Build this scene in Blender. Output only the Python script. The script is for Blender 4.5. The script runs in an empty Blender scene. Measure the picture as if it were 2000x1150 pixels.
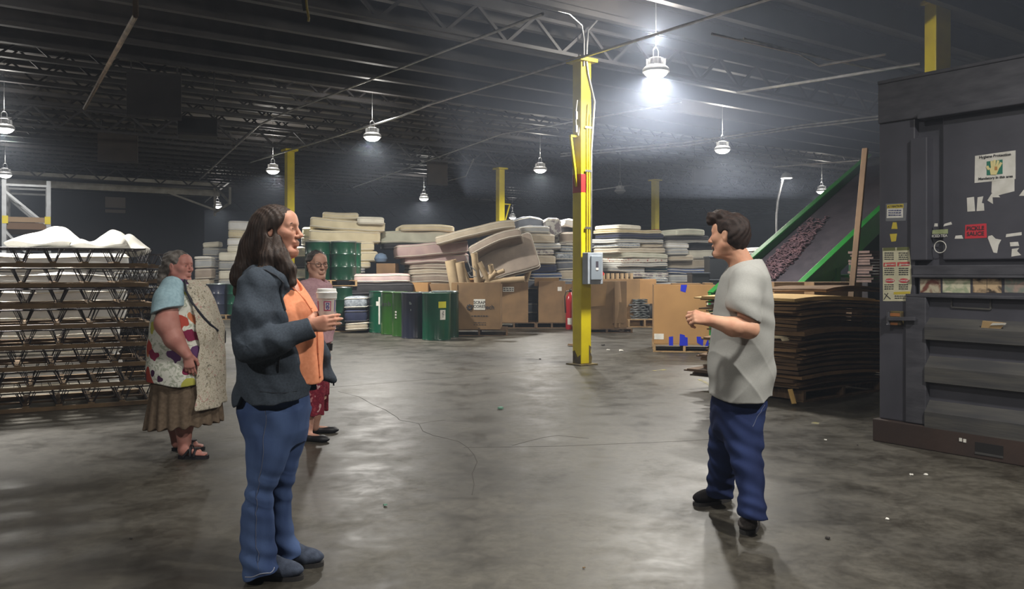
import bpy, math, random
import numpy as np
from mathutils import Vector, Matrix

sc = bpy.context.scene
col = sc.collection
random.seed(7)
PI = math.pi

# ------------------------------------------------------------------ camera, world, exposure
F, H = 1670.0, 1.40          # focal length in pixels of the 2000 px wide frame, eye height
cam_data = bpy.data.cameras.new('camera')
cam_data.sensor_width = 36.0
cam_data.lens = F / 2000 * 36.0
cam_data.shift_y = -45 / 2000
cam_data.clip_end = 300
cam = bpy.data.objects.new('camera', cam_data)
cam.location = (0, 0, H)
cam.rotation_euler = (PI / 2, 0, 0)
col.objects.link(cam)
sc.camera = cam

world = bpy.data.worlds.new('world')
sc.world = world
world.use_nodes = True
world.node_tree.nodes['Background'].inputs[0].default_value = (0.02, 0.022, 0.03, 1)
world.node_tree.nodes['Background'].inputs[1].default_value = 1.0

# thin scattering haze added to the air, stands in for lens glare
vs_ = world.node_tree.nodes.new('ShaderNodeVolumeScatter')
vs_.inputs['Color'].default_value = (0.72, 0.82, 1.0, 1)
vs_.inputs['Density'].default_value = 0.0024
vs_.inputs['Anisotropy'].default_value = 0.45
world.node_tree.links.new(vs_.outputs[0], world.node_tree.nodes['World Output'].inputs['Volume'])
sc.cycles.volume_bounces = 0

sc.view_settings.view_transform = 'Standard'
sc.view_settings.look = 'None'
sc.view_settings.gamma = 1
sc.view_settings.exposure = 0.0
sc.view_settings.use_curve_mapping = False
sc.cycles.use_denoising = True
sc.cycles.max_bounces = 6
sc.cycles.diffuse_bounces = 3
sc.cycles.adaptive_threshold = 0.025
sc.cycles.glossy_bounces = 3
sc.cycles.sample_clamp_indirect = 6

LAMP_POWER = 265.0            # every high bay lamp in the hall
LAMP_COLOR = (1.0, 0.965, 0.90)

# ------------------------------------------------------------------ places
UA = Vector((-0.587, 0.8096, 0)).normalized()    # building direction away to the left
UB = Vector((UA.y, -UA.x, 0))                    # building direction away to the right
YAW_B = math.atan2(UB.y, UB.x)

def W(px, py, d):
    return Vector(((px - 1000) / F * d, d, H - (py - 530) / F * d))

def G(px, py):
    d = F * H / (py - 530)
    return Vector(((px - 1000) / F * d, d, 0))

def B(a, b, z=0):
    p = UA * a + UB * b
    return Vector((p.x, p.y, z))

def lin(c):
    out = []
    for v in c[:3]:
        v = v / 255
        out.append(v / 12.92 if v <= 0.04045 else ((v + 0.055) / 1.055) ** 2.4)
    return (out[0], out[1], out[2], 1)

# ------------------------------------------------------------------ materials
_mats = {}

def M(name, c, rough=0.65, metal=0.0, c2=None, scale=6.0, lo=0.35, hi=0.65, bump=0.0, bscale=40.0, spec=0.5,
      detail=5.0, stretch=None, emit=0.0, sss=0.0, coat=0.0, distort=0.0, alpha=1.0):
    if name in _mats:
        return _mats[name]
    m = bpy.data.materials.new(name)
    m.use_nodes = True
    nt = m.node_tree
    N, Lk = nt.nodes, nt.links
    b = N['Principled BSDF']
    b.inputs['Roughness'].default_value = rough
    b.inputs['Metallic'].default_value = metal
    b.inputs['Specular IOR Level'].default_value = spec
    b.inputs['Base Color'].default_value = lin(c)
    if coat:
        b.inputs['Coat Weight'].default_value = coat
        b.inputs['Coat Roughness'].default_value = 0.15
    if sss:
        b.inputs['Subsurface Weight'].default_value = sss
        b.inputs['Subsurface Radius'].default_value = (0.012, 0.005, 0.003)
        b.inputs['Subsurface Scale'].default_value = 1.0
    if emit:
        b.inputs['Emission Color'].default_value = lin(c)
        b.inputs['Emission Strength'].default_value = emit
    if alpha < 1:
        b.inputs['Alpha'].default_value = alpha
    if c2 is not None or bump:
        tc = N.new('ShaderNodeTexCoord')
        vec = tc.outputs['Object']
        if stretch:
            mp = N.new('ShaderNodeMapping')
            mp.inputs['Scale'].default_value = stretch
            Lk.new(vec, mp.inputs['Vector'])
            vec = mp.outputs['Vector']
    if c2 is not None:
        n = N.new('ShaderNodeTexNoise')
        n.inputs['Scale'].default_value = scale
        n.inputs['Detail'].default_value = detail
        n.inputs['Distortion'].default_value = distort
        Lk.new(vec, n.inputs['Vector'])
        r = N.new('ShaderNodeValToRGB')
        r.color_ramp.elements[0].position = lo
        r.color_ramp.elements[1].position = hi
        r.color_ramp.elements[0].color = lin(c)
        r.color_ramp.elements[1].color = lin(c2)
        Lk.new(n.outputs['Fac'], r.inputs['Fac'])
        Lk.new(r.outputs['Color'], b.inputs['Base Color'])
    if bump:
        n2 = N.new('ShaderNodeTexNoise')
        n2.inputs['Scale'].default_value = bscale
        n2.inputs['Detail'].default_value = 3
        Lk.new(vec, n2.inputs['Vector'])
        bp = N.new('ShaderNodeBump')
        bp.inputs['Strength'].default_value = bump
        bp.inputs['Distance'].default_value = 0.01
        Lk.new(n2.outputs['Fac'], bp.inputs['Height'])
        Lk.new(bp.outputs['Normal'], b.inputs['Normal'])
    _mats[name] = m
    return m

# ------------------------------------------------------------------ objects
def tag(o, label=None, cat=None, group=None, kind=None):
    if label: o['label'] = label
    if cat: o['category'] = cat
    if group: o['group'] = group
    if kind: o['kind'] = kind
    return o

def thing(name, label, cat, loc=(0, 0, 0), yaw=0.0, group=None, kind=None):
    o = bpy.data.objects.new(name, None)
    o.empty_display_size = 0.1
    col.objects.link(o)
    o.location = loc
    o.rotation_euler = (0, 0, yaw)
    return tag(o, label, cat, group, kind)

def copy_tree(o, parent=None):
    c = o.copy()
    col.objects.link(c)
    c.parent = parent
    for ch in o.children:
        copy_tree(ch, c)
    return c

class MB:
    def __init__(s):
        s.v, s.f, s.m = [], [], []

    def add(s, verts, faces, mi=0):
        n = len(s.v)
        s.v.extend([tuple(p) for p in verts])
        for f in faces:
            s.f.append(tuple(i + n for i in f))
            s.m.append(mi)
        return s

    def box(s, c, size, yaw=0.0, mi=0, R=None):
        hx, hy, hz = size[0] / 2, size[1] / 2, size[2] / 2
        R = R if R is not None else Matrix.Rotation(yaw, 3, 'Z')
        c = Vector(c)
        vs = [c + R @ Vector((x, y, z)) for x, y, z in ((-hx, -hy, -hz), (hx, -hy, -hz), (hx, hy, -hz), (-hx, hy, -hz),
                                                        (-hx, -hy, hz), (hx, -hy, hz), (hx, hy, hz), (-hx, hy, hz))]
        return s.add(vs, [(0, 3, 2, 1), (4, 5, 6, 7), (0, 1, 5, 4), (1, 2, 6, 5), (2, 3, 7, 6), (3, 0, 4, 7)], mi)

    def b2(s, x0, x1, y0, y1, z0, z1, mi=0):
        return s.box(((x0 + x1) / 2, (y0 + y1) / 2, (z0 + z1) / 2), (abs(x1 - x0), abs(y1 - y0), abs(z1 - z0)), 0, mi)

    def bar(s, a, b, w, h, mi=0, up=(0, 0, 1)):
        a, b = Vector(a), Vector(b)
        d = b - a
        L = d.length
        d.normalize()
        u = Vector(up)
        if abs(d.dot(u)) > 0.98:
            u = Vector((1, 0, 0))
        side = d.cross(u).normalized()
        u = side.cross(d).normalized()
        R = Matrix((d, side, u)).transposed()
        return s.box((a + b) / 2, (L, w, h), 0, mi, R)

    def tube(s, pts, r, n=8, mi=0, closed=False):
        pts = [Vector(p) for p in pts]
        k = len(pts)
        rs = r if isinstance(r, (list, tuple)) else [r] * k
        vs, fs = [], []
        prev = None
        for i, p in enumerate(pts):
            if closed:
                t = pts[(i + 1) % k] - pts[i - 1]
            else:
                t = pts[min(i + 1, k - 1)] - pts[max(i - 1, 0)]
            t.normalize()
            ref = prev if prev is not None else (Vector((0, 0, 1)) if abs(t.z) < 0.9 else Vector((1, 0, 0)))
            u = (ref - t * ref.dot(t))
            if u.length < 1e-5:
                u = Vector((1, 0, 0)).cross(t)
            u.normalize()
            w = t.cross(u)
            prev = u
            for j in range(n):
                a = 2 * PI * j / n
                vs.append(p + (u * math.cos(a) + w * math.sin(a)) * rs[i])
        for i in range(k if closed else k - 1):
            i2 = (i + 1) % k
            for j in range(n):
                j2 = (j + 1) % n
                fs.append((i * n + j, i2 * n + j, i2 * n + j2, i * n + j2)[::-1])
        if not closed:
            fs.append(tuple(range(n)))
            fs.append(tuple(reversed(range((k - 1) * n, k * n))))
        return s.add(vs, fs, mi)

    def lathe(s, prof, n=24, c=(0, 0, 0), mi=0, sx=1, sy=1):
        vs, fs = [], []
        for r, z in prof:
            for j in range(n):
                a = 2 * PI * j / n
                vs.append((c[0] + r * math.cos(a) * sx, c[1] + r * math.sin(a) * sy, c[2] + z))
        k = len(prof)
        for i in range(k - 1):
            for j in range(n):
                j2 = (j + 1) % n
                fs.append((i * n + j, i * n + j2, (i + 1) * n + j2, (i + 1) * n + j))
        fs.append(tuple(reversed(range(n))))
        fs.append(tuple(range((k - 1) * n, k * n)))
        return s.add(vs, fs, mi)

    def prism(s, poly, o, u, w, thick, mi=0):
        """polygon (2D, counter-clockwise in u,w) extruded along -(u x w) by thick"""
        o, u, w = Vector(o), Vector(u), Vector(w)
        nrm = u.cross(w).normalized()
        k = len(poly)
        vs = [o + u * p[0] + w * p[1] for p in poly] + [o + u * p[0] + w * p[1] - nrm * thick for p in poly]
        fs = [tuple(range(k)), tuple(reversed(range(k, 2 * k)))]
        for i in range(k):
            j = (i + 1) % k
            fs.append((i, i + k, j + k, j))
        return s.add(vs, fs, mi)

    def build(s, name, mats, parent=None, smooth=False, bevel=0.0, loc=None, yaw=0.0):
        me = bpy.data.meshes.new(name)
        me.from_pydata(s.v, [], s.f)
        if not isinstance(mats, (list, tuple)):
            mats = [mats]
        for m in mats:
            me.materials.append(m)
        if len(mats) > 1:
            me.polygons.foreach_set('material_index', s.m)
        if smooth:
            me.polygons.foreach_set('use_smooth', [True] * len(me.polygons))
        me.update()
        o = bpy.data.objects.new(name, me)
        col.objects.link(o)
        if parent is not None:
            o.parent = parent
        if loc is not None:
            o.location = loc
            o.rotation_euler = (0, 0, yaw)
        if bevel:
            md = o.modifiers.new('bevel', 'BEVEL')
            md.width = bevel
            md.segments = 2
            md.limit_method = 'ANGLE'
        if smooth:
            try:
                me.set_sharp_from_angle(angle=math.radians(40))
            except Exception:
                pass
        return o

_texts = []
def text(name, body, size, m, parent, loc, rot, align='CENTER', shear=0.0, spacing=1.0, bold=0.014):
    cu = bpy.data.curves.new(name, 'FONT')
    cu.body = body
    cu.size = size
    cu.align_x = align
    cu.align_y = 'CENTER'
    cu.extrude = 0.0006
    cu.offset = bold * size
    cu.shear = shear
    cu.space_line = spacing
    cu.resolution_u = 3
    cu.materials.append(m)
    o = bpy.data.objects.new(name, cu)
    col.objects.link(o)
    o.parent = parent
    o.location = loc
    o.rotation_euler = rot
    _texts.append(o)
    return o

def basis(o, u, w, origin):
    """orient an object so that its local x,y lie along u,w"""
    u, w = Vector(u).normalized(), Vector(w).normalized()
    n = u.cross(w)
    o.matrix_local = Matrix(((u.x, w.x, n.x, origin[0]), (u.y, w.y, n.y, origin[1]), (u.z, w.z, n.z, origin[2]), (0, 0, 0, 1)))
    return o

def ordinal(i):
    w = ['topmost', 'second', 'third', 'fourth', 'fifth', 'sixth', 'seventh', 'eighth', 'ninth', 'tenth', 'eleventh', 'twelfth',
         'thirteenth', 'fourteenth', 'fifteenth', 'sixteenth', 'seventeenth', 'eighteenth', 'nineteenth', 'twentieth', 'twenty-first',
         'twenty-second', 'twenty-third', 'twenty-fourth', 'twenty-fifth', 'twenty-sixth', 'twenty-seventh', 'twenty-eighth']
    return w[i]
# ------------------------------------------------------------------ the hall
def concrete():
    m = bpy.data.materials.new('concrete')
    m.use_nodes = True
    nt = m.node_tree; N, L = nt.nodes, nt.links
    b = N['Principled BSDF']
    tc = N.new('ShaderNodeTexCoord')
    def noise(scale, detail=6, dist=0.0, rough=0.55):
        n = N.new('ShaderNodeTexNoise')
        n.inputs['Scale'].default_value = scale; n.inputs['Detail'].default_value = detail
        n.inputs['Distortion'].default_value = dist; n.inputs['Roughness'].default_value = rough
        L.new(tc.outputs['Object'], n.inputs['Vector'])
        return n
    def ramp(fac, p0, c0, p1, c1):
        r = N.new('ShaderNodeValToRGB')
        r.color_ramp.elements[0].position = p0; r.color_ramp.elements[0].color = c0
        r.color_ramp.elements[1].position = p1; r.color_ramp.elements[1].color = c1
        L.new(fac, r.inputs['Fac'])
        return r
    def mul(a, bb, f=1.0):
        x = N.new('ShaderNodeMixRGB'); x.blend_type = 'MULTIPLY'; x.inputs[0].default_value = f
        L.new(a, x.inputs[1]); L.new(bb, x.inputs[2])
        return x
    big = noise(0.4, 8, 0.3, 0.6)
    base = ramp(big.outputs['Fac'], 0.36, lin((61, 58, 52)), 0.64, lin((91, 87, 78)))
    mid = noise(2.4, 12, 0.25, 0.72)
    blot = ramp(mid.outputs['Fac'], 0.38, lin((168, 164, 158)), 0.56, lin((255, 255, 255)))
    fine = noise(14, 8, 0.4, 0.7)
    gr = ramp(fine.outputs['Fac'], 0.32, lin((178, 175, 168)), 0.62, lin((255, 255, 255)))
    sp = noise(70, 2)
    dots = ramp(sp.outputs['Fac'], 0.22, lin((120, 115, 105)), 0.31, lin((255, 255, 255)))
    c = mul(base.outputs['Color'], blot.outputs['Color'], 0.9)
    c = mul(c.outputs['Color'], gr.outputs['Color'], 0.9)
    c = mul(c.outputs['Color'], dots.outputs['Color'], 0.5)
    # hairline cracks
    vd = N.new('ShaderNodeTexVoronoi'); vd.feature = 'DISTANCE_TO_EDGE'; vd.inputs['Scale'].default_value = 0.16
    nz = noise(1.3, 4)
    mixv = N.new('ShaderNodeMixRGB'); mixv.inputs[0].default_value = 0.28
    L.new(tc.outputs['Object'], mixv.inputs[1]); L.new(nz.outputs['Color'], mixv.inputs[2])
    L.new(mixv.outputs[0], vd.inputs['Vector'])
    cr = ramp(vd.outputs['Distance'], 0.0005, lin((105, 100, 92)), 0.0016, lin((255, 255, 255)))
    c = mul(c.outputs['Color'], cr.outputs['Color'], 0.25)
    L.new(c.outputs['Color'], b.inputs['Base Color'])
    rr = ramp(mid.outputs['Fac'], 0.35, (0.36, 0.36, 0.36, 1), 0.62, (0.56, 0.56, 0.56, 1))
    L.new(rr.outputs['Color'], b.inputs['Roughness'])
    b.inputs['Specular IOR Level'].default_value = 0.4
    bp = N.new('ShaderNodeBump'); bp.inputs['Strength'].default_value = 0.06; bp.inputs['Distance'].default_value = 0.003
    L.new(fine.outputs['Fac'], bp.inputs['Height']); L.new(bp.outputs['Normal'], b.inputs['Normal'])
    return m

A0, A1, B0, B1 = -14.0, 72.0, -26.0, 62.0
DECK = 5.55

def slab(name, a0, a1, b0, b1, z0, z1, m):
    mb = MB()
    P = [B(a0, b0), B(a0, b1), B(a1, b1), B(a1, b0)]
    vs = [(p.x, p.y, z0) for p in P] + [(p.x, p.y, z1) for p in P]
    mb.add(vs, [(0, 1, 2, 3), (7, 6, 5, 4), (0, 4, 5, 1), (1, 5, 6, 2), (2, 6, 7, 3), (3, 7, 4, 0)][0:6])
    o = mb.build(name, m)
    import bmesh
    bm = bmesh.new(); bm.from_mesh(o.data); bmesh.ops.recalc_face_normals(bm, faces=bm.faces); bm.to_mesh(o.data); bm.free()
    o['kind'] = 'structure'
    return o

m_wall = M('dark_wall', (62, 62, 68), 0.8, c2=(48, 47, 52), scale=0.6)
m_deck = M('roof_deck', (128, 124, 120), 0.6, c2=(92, 88, 86), scale=0.5, stretch=(1, 1, 1))
m_joist = M('joist_steel', (50, 47, 47), 0.6, c2=(36, 34, 35), scale=3)
m_girder = M('girder_steel', (52, 50, 52), 0.6, c2=(40, 38, 40), scale=2)
m_white_steel = M('white_steel', (205, 203, 195), 0.5, c2=(170, 166, 156), scale=3)
m_conduit = M('galvanised', (190, 190, 192), 0.32, 0.85, c2=(160, 160, 160), scale=8)
slab('floor', A0, A1, B0, B1, -0.2, 0.0, concrete())
slab('ceiling', A0, A1, B0, B1, DECK, DECK + 0.15, m_deck)
slab('wall_back', A1, A1 + 0.2, B0, B1, 0, DECK, m_wall)
slab('wall_front', A0 - 0.2, A0, B0, B1, 0, DECK, m_wall)
slab('wall_right', A0, A1, B1, B1 + 0.2, 0, DECK, m_wall)
slab('wall_left', A0, A1, B0 - 0.2, B0, 0, DECK, m_wall)
slab('wall_partition', 35.2, 35.4, -20, 10.2, 0, 4.35, M('partition', (40, 39, 45), 0.8, c2=(30, 30, 36), scale=0.8))

# roof joists along UB: plain web near the camera, open web further in
a = -1.6
while a < 66:
    mb = MB()
    p0, p1 = B(a, -18), B(a, 46)
    zt, zb = 5.5, 5.14
    mb.bar((p0.x, p0.y, zt), (p1.x, p1.y, zt), 0.12, 0.06)
    mb.bar((p0.x, p0.y, zb), (p1.x, p1.y, zb), 0.12, 0.08)
    if a < 17:
        mb.bar((p0.x, p0.y, (zt + zb) / 2), (p1.x, p1.y, (zt + zb) / 2), 0.03, zt - zb)
    elif a < 48:
        b = -17.0
        up = False
        while b < 36:
            q0, q1 = B(a, b), B(a, b + 0.42)
            mb.bar((q0.x, q0.y, zb if not up else zt), (q1.x, q1.y, zt if not up else zb), 0.035, 0.035)
            up = not up
            b += 0.42
    o = mb.build('ceiling_joist', m_joist)
    o['kind'] = 'structure'
    a += 1.1
# open web trusses along UB over the rows of columns
for a in (9.79, 21.46, 33.1, 44.8):
    mb = MB()
    zt, zb = 5.06, 4.62
    p0, p1 = B(a, -16), B(a, 42)
    for z in (zt, zb):
        mb.bar((p0.x, p0.y, z), (p1.x, p1.y, z), 0.07, 0.05)
    b, up = -16.0, False
    while b < 41.5:
        q0, q1 = B(a, b), B(a, b + 0.5)
        mb.bar((q0.x, q0.y, zb if not up else zt), (q1.x, q1.y, zt if not up else zb), 0.045, 0.045)
        up = not up
        b += 0.5
    o = mb.build('ceiling_truss', m_girder)
    o['kind'] = 'structure'

# white header beam over the dark partition, with its bracket at the right end
mb = MB()
for (z, h, a_) in ((4.86, 0.13, 34.6), (4.52, 0.24, 34.6)):
    p0, p1 = B(a_, -14), B(a_, 10.6)
    mb.bar((p0.x, p0.y, z), (p1.x, p1.y, z), 0.14, h)
hb = mb.build('header_beam', m_white_steel)
tag(hb, 'long white double header beam above the dark partition at the far left', 'beam', kind='thing')
mb = MB()
e = B(34.5, 10.4); e2 = B(32.6, 10.4); e3 = B(34.5, 8.6)
for q0, q1 in (((e.x, e.y, 4.8), (e2.x, e2.y, 4.0)), ((e.x, e.y, 4.8), (e.x, e.y, 3.6)), ((e2.x, e2.y, 4.0), (e.x, e.y, 3.75)),
               ((e3.x, e3.y, 4.45), (e.x, e.y, 3.85)), ((e2.x, e2.y, 4.0), (e2.x, e2.y, 4.6))):
    mb.bar(q0, q1, 0.07, 0.07)
br = mb.build('end_bracket', m_white_steel, hb)

# ------------------------------------------------------------------ lamps
m_lens = M('lamp_lens', (255, 250, 240), 0.4, emit=22.0)
m_lens_off = M('lamp_lens_off', (120, 122, 125), 0.3)
m_housing = M('lamp_housing', (196, 196, 198), 0.45, 0.2)
_proto = {}

def lamp_parts(root, lit, z_hook):
    mb = MB()
    mb.lathe([(0.03, 0.20), (0.08, 0.20), (0.10, 0.19), (0.105, 0.10), (0.155, 0.075), (0.185, 0.045), (0.19, 0.0), (0.165, -0.004), (0.165, 0.0)], 28)
    hs = mb.build('housing', m_housing, root, smooth=True)
    f = MB()
    for i in range(12):
        a_ = 2 * PI * i / 12
        f.box((0.115 * math.cos(a_), 0.115 * math.sin(a_), 0.135), (0.05, 0.006, 0.09), a_)
    f.build('cooling_fins', m_housing, hs)
    mb = MB()
    mb.lathe([(0.0001, -0.085), (0.06, -0.08), (0.11, -0.062), (0.15, -0.03), (0.164, 0.0), (0.160, 0.003)], 28)
    mb.build('lens', m_lens if lit else m_lens_off, root, smooth=True)
    mb = MB()
    mb.tube([(-0.05, 0, 0.2), (-0.05, 0, 0.30), (-0.02, 0, 0.34), (0.02, 0, 0.34), (0.05, 0, 0.30), (0.05, 0, 0.2)], 0.008, 6)
    mb.tube([(0, 0, 0.34), (0, 0, z_hook)], 0.006, 6)
    mb.build('hanger', m_conduit, root)

def lamp(pos, label, lit=True, power=1.0, group=None, hang=True, spread=170, up=0.16):
    root = thing('high_bay_lamp', label, 'ceiling lamp', pos, YAW_B, group)
    lamp_parts(root, lit, (DECK - pos[2]) if hang else 0.36)
    if lit and power > 0:
        ld = bpy.data.lights.new('lamp_light', 'AREA')
        ld.shape = 'DISK'; ld.size = 0.32
        ld.energy = LAMP_POWER * power
        ld.spread = math.radians(spread)
        ld.color = LAMP_COLOR
        lo = bpy.data.objects.new('lamp_light', ld)
        col.objects.link(lo)
        lo.location = (pos[0], pos[1], pos[2] - 0.09)
        lo['kind'] = 'helper'
        # added point light above the housing, brightens the roof deck and haze
        l2 = bpy.data.lights.new('added_uplight', 'POINT')
        l2.energy = LAMP_POWER * up * power
        l2.shadow_soft_size = 0.12
        l2.color = LAMP_COLOR
        o2 = bpy.data.objects.new('added_uplight', l2)
        col.objects.link(o2)
        o2.location = (pos[0], pos[1], pos[2] + 0.5)
        o2['kind'] = 'helper'
    return root

LAMPS = [
    (1281, 141, 12.0, 'large bright high bay lamp to the right of the near yellow column', 1.0),
    (727, 268, 17.8, 'lit high bay lamp hanging on the conduit right of the far-left yellow column', 1.4),
    (533, 334, 23.7, 'lit high bay lamp just left of the tall yellow column behind the hooded jacket', 1.0),
    (1055, 332, 23.6, 'lit high bay lamp between the near yellow column and the bracketed column behind', 1.0),
    (1411, 293, 19.7, 'lit high bay lamp above the head of the man in grey', 1.0),
    (828, 388, 32.9, 'lit high bay lamp above the round-topped cream mattress stack', 1.4),
    (425, 403, 36.5, 'lit high bay lamp beside the end bracket of the white header beam', 0.8),
    (348, 452, 46.0, 'lowest far lamp just left of the distant column with the red band', 0.6),
    (1605, 374, 29.8, 'small far lamp at the left rail of the green conveyor', 0.8),
    (1001, 425, 44.0, 'far lamp at the foot of the bracketed yellow column, over the grey mattresses', 0.6),
    (8, 252, 16.7, 'upper one of the two lamps cut by the left frame edge', 1.0),
    (10, 342, 24.9, 'lower one of the two lamps at the left frame edge, over the rack', 1.0),
]
for px, py, d, lab, pw in LAMPS:
    lamp(W(px, py, d), lab, True, pw, up=0.95 if px == 1281 else 0.6 if px == 1411 else 0.16)
lamp(W(1211, 374, 29.0), 'small unlit high bay lamp right of the near yellow column', False)
# unseen lamps outside the frame: some read off shadows, others added as fill
for x, y, pw in ((-0.25, 3.9, 0.32), (-6.25, 9.7, 1.35), (-3.6, -0.6, 0.75), (3.3, 2.9, 0.9), (12.5, 17.5, 0.9), (14.0, 30.0, 0.9), (-17.0, 17.0, 0.9)):
    lamp(Vector((x, y, 4.2)), 'unseen high bay lamp outside the frame, placed for the light it adds', True, pw, 'lamps above the frame', spread=105 if x == -6.25 else 170)
# added scattering box under the roof, stands in for lens glare near the lamp
mb = MB(); mb.b2(-1.0, 12.0, 5.0, 19.0, 3.0, 5.04)
hz = mb.build('glare_haze', bpy.data.materials.new('glare_haze'))
hz.data.materials[0].use_nodes = True
nt = hz.data.materials[0].node_tree
nt.nodes.remove(nt.nodes['Principled BSDF'])
vs2 = nt.nodes.new('ShaderNodeVolumeScatter')
vs2.inputs['Color'].default_value = (0.66, 0.76, 1.0, 1); vs2.inputs['Density'].default_value = 0.03; vs2.inputs['Anisotropy'].default_value = 0.3
nt.links.new(vs2.outputs[0], nt.nodes['Material Output'].inputs['Volume'])
tag(hz, 'added bluish haze under the roof standing in for glare around the brightest lamp', 'haze', kind='stuff')
# lamp on a bent pole
gp = W(1536, 348, 25.3)
root = thing('pole_lamp', 'lit lamp on a curved grey pole behind the man and left of the green conveyor', 'lamp', (gp.x, gp.y, 0))
mb = MB()
mb.lathe([(0.05, 0.16), (0.11, 0.14), (0.17, 0.03), (0.17, 0.0)], 20, (0, 0, gp.z))
mb.build('shade', m_housing, root, smooth=True)
mb = MB(); mb.lathe([(0.001, -0.012), (0.15, -0.006), (0.16, 0.004)], 20, (0, 0, gp.z)); mb.build('lens', m_lens, root, smooth=True)
mb = MB()
mb.tube([(-0.30, 0, 0), (-0.30, 0, gp.z - 1.1), (-0.26, 0, gp.z - 0.65), (-0.17, 0, gp.z - 0.25), (-0.08, 0, gp.z + 0.1), (0, 0, gp.z + 0.17)], 0.035, 10)
mb.build('pole', m_conduit, root, smooth=True)
mb = MB(); mb.lathe([(0.14, 0), (0.14, 0.02), (0.05, 0.03)], 16, (-0.3, 0, 0)); mb.build('base_plate', m_conduit, root)
ld = bpy.data.lights.new('pole_light', 'AREA'); ld.shape = 'DISK'; ld.size = 0.3; ld.energy = LAMP_POWER * 0.8; ld.color = LAMP_COLOR
lo = bpy.data.objects.new('pole_light', ld); col.objects.link(lo); lo.location = (gp.x, gp.y, gp.z - 0.03); lo['kind'] = 'helper'

# ------------------------------------------------------------------ yellow columns
m_yellow = M('yellow_paint', (222, 204, 22), 0.42, c2=(196, 176, 24), scale=2.2, bump=0.1, bscale=20)
m_red = M('red_paint', (176, 42, 40), 0.45, c2=(150, 34, 36), scale=4)
m_scuff = M('scuffed_steel', (66, 56, 44), 0.7, c2=(110, 95, 40), scale=9)

def column(pos, label, top=4.55, side=0.2, band=(2.57, 2.86), yaw=YAW_B):
    root = thing('steel_column', label, 'column', (pos[0], pos[1], 0), yaw, kind='thing')
    mb = MB(); mb.b2(-side / 2, side / 2, -side / 2, side / 2, 0.02, top - 0.02)
    mb.build('shaft', m_yellow, root, bevel=0.012)
    mb = MB(); mb.b2(-0.17, 0.17, -0.17, 0.17, 0, 0.02); mb.build('base_plate', m_scuff, root)
    mb = MB(); mb.b2(-0.17, 0.17, -0.17, 0.17, top - 0.02, top + 0.03); mb.build('cap_plate', m_yellow, root)
    if band:
        mb = MB(); s2 = side / 2 + 0.002
        mb.b2(-s2, s2, -s2, s2, band[0], band[1]); mb.build('red_band', m_red, root, bevel=0.012)
    return root

c1 = column((1.05, 12.85), 'near yellow steel column with a red band and the grey switch box')
c3 = column((-5.80, 22.3), 'tall yellow steel column rising behind the woman in the dark hooded jacket')
c2 = column((-0.36, 26.3), 'yellow steel column with a small side bracket behind the tilted mattresses')
c4 = column((4.96, 29.6), 'yellow steel column standing behind the navy and white mattress stacks')
c5 = column((-16.8, 45.7), 'distant yellow steel column with a red band above the old woman in the flowered tunic', band=(2.05, 2.45))
c7 = column((-2.6, 66.0), 'tiny far yellow column seen over the tilted mattresses', band=None)
c6 = column((6.47, 13.0), 'yellow steel column rising behind the top of the black baler', top=5.5, side=0.26, band=None, yaw=0.2)
mb = MB()
mb.prism([(0.0, 0), (0.42, 0.0), (0.0, 0.9)], (0.12, 0.02, 2.95), (1, 0, 0), (0, 0, 1), 0.02)
mb.build('gusset_brace', M('brace_steel', (92, 88, 70), 0.6), c6)

# small welded brackets
def bracket(root, z, mir=1, L=0.26):
    mb = MB()
    mb.bar((mir * 0.1, 0, z), (mir * (0.1 + L), 0, z), 0.05, 0.03)
    mb.bar((mir * 0.1, 0, z - 0.75), (mir * (0.1 + L * 0.9), 0, z - 0.02), 0.04, 0.03)
    mb.build('side_bracket', m_yellow, root)
bracket(c1, W(1112, 268, 12.85).z, -1, 0.13)
bracket(c2, W(985, 398, 26.3).z, 1, 0.28)

# scuffs at the foot of the near column, conduits and clamps on its lit face
mb = MB()
mb.prism([(0, 0.02), (0.05, 0.02), (0.06, 0.11), (0.03, 0.2), (0.045, 0.27), (0, 0.30)][::1], (0.052, -0.1015, 0.0), (1, 0, 0), (0, 0, 1), 0.001)
mb.prism([(-0.2, 0.02), (-0.1, 0.02), (-0.13, 0.17), (-0.19, 0.23), (-0.2, 0.1)], (-0.1015, 0.0, 0.0), (0, -1, 0), (0, 0, 1), 0.001) if False else None
mb.build('paint_chip', m_scuff, c1)
mb = MB()
mb.prism([(-0.09, 0.02), (0.09, 0.02), (0.085, 0.16), (0.02, 0.12), (-0.05, 0.22), (-0.09, 0.2)], (-0.1015, 0, 0), (0, -1, 0), (0, 0, 1), 0.001)
mb.build('rust_stain', m_scuff, c1)
m_yc = M('yellow_conduit', (205, 190, 40), 0.4, 0.1)
mb = MB()
for x, z1 in ((0.0, 3.9), (0.045, 3.75)):
    mb.tube([(x, -0.118, 1.7), (x, -0.118, z1 - 0.3), (x + 0.02, -0.12, z1)], 0.013, 8)
mb.build('painted_conduit', m_yc, c1, smooth=True)
mb = MB()
for z in (2.05, 2.9, 3.55):
    mb.box((0.02, -0.122, z), (0.13, 0.02, 0.03))
mb.build('conduit_clamp', m_conduit, c1)
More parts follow.
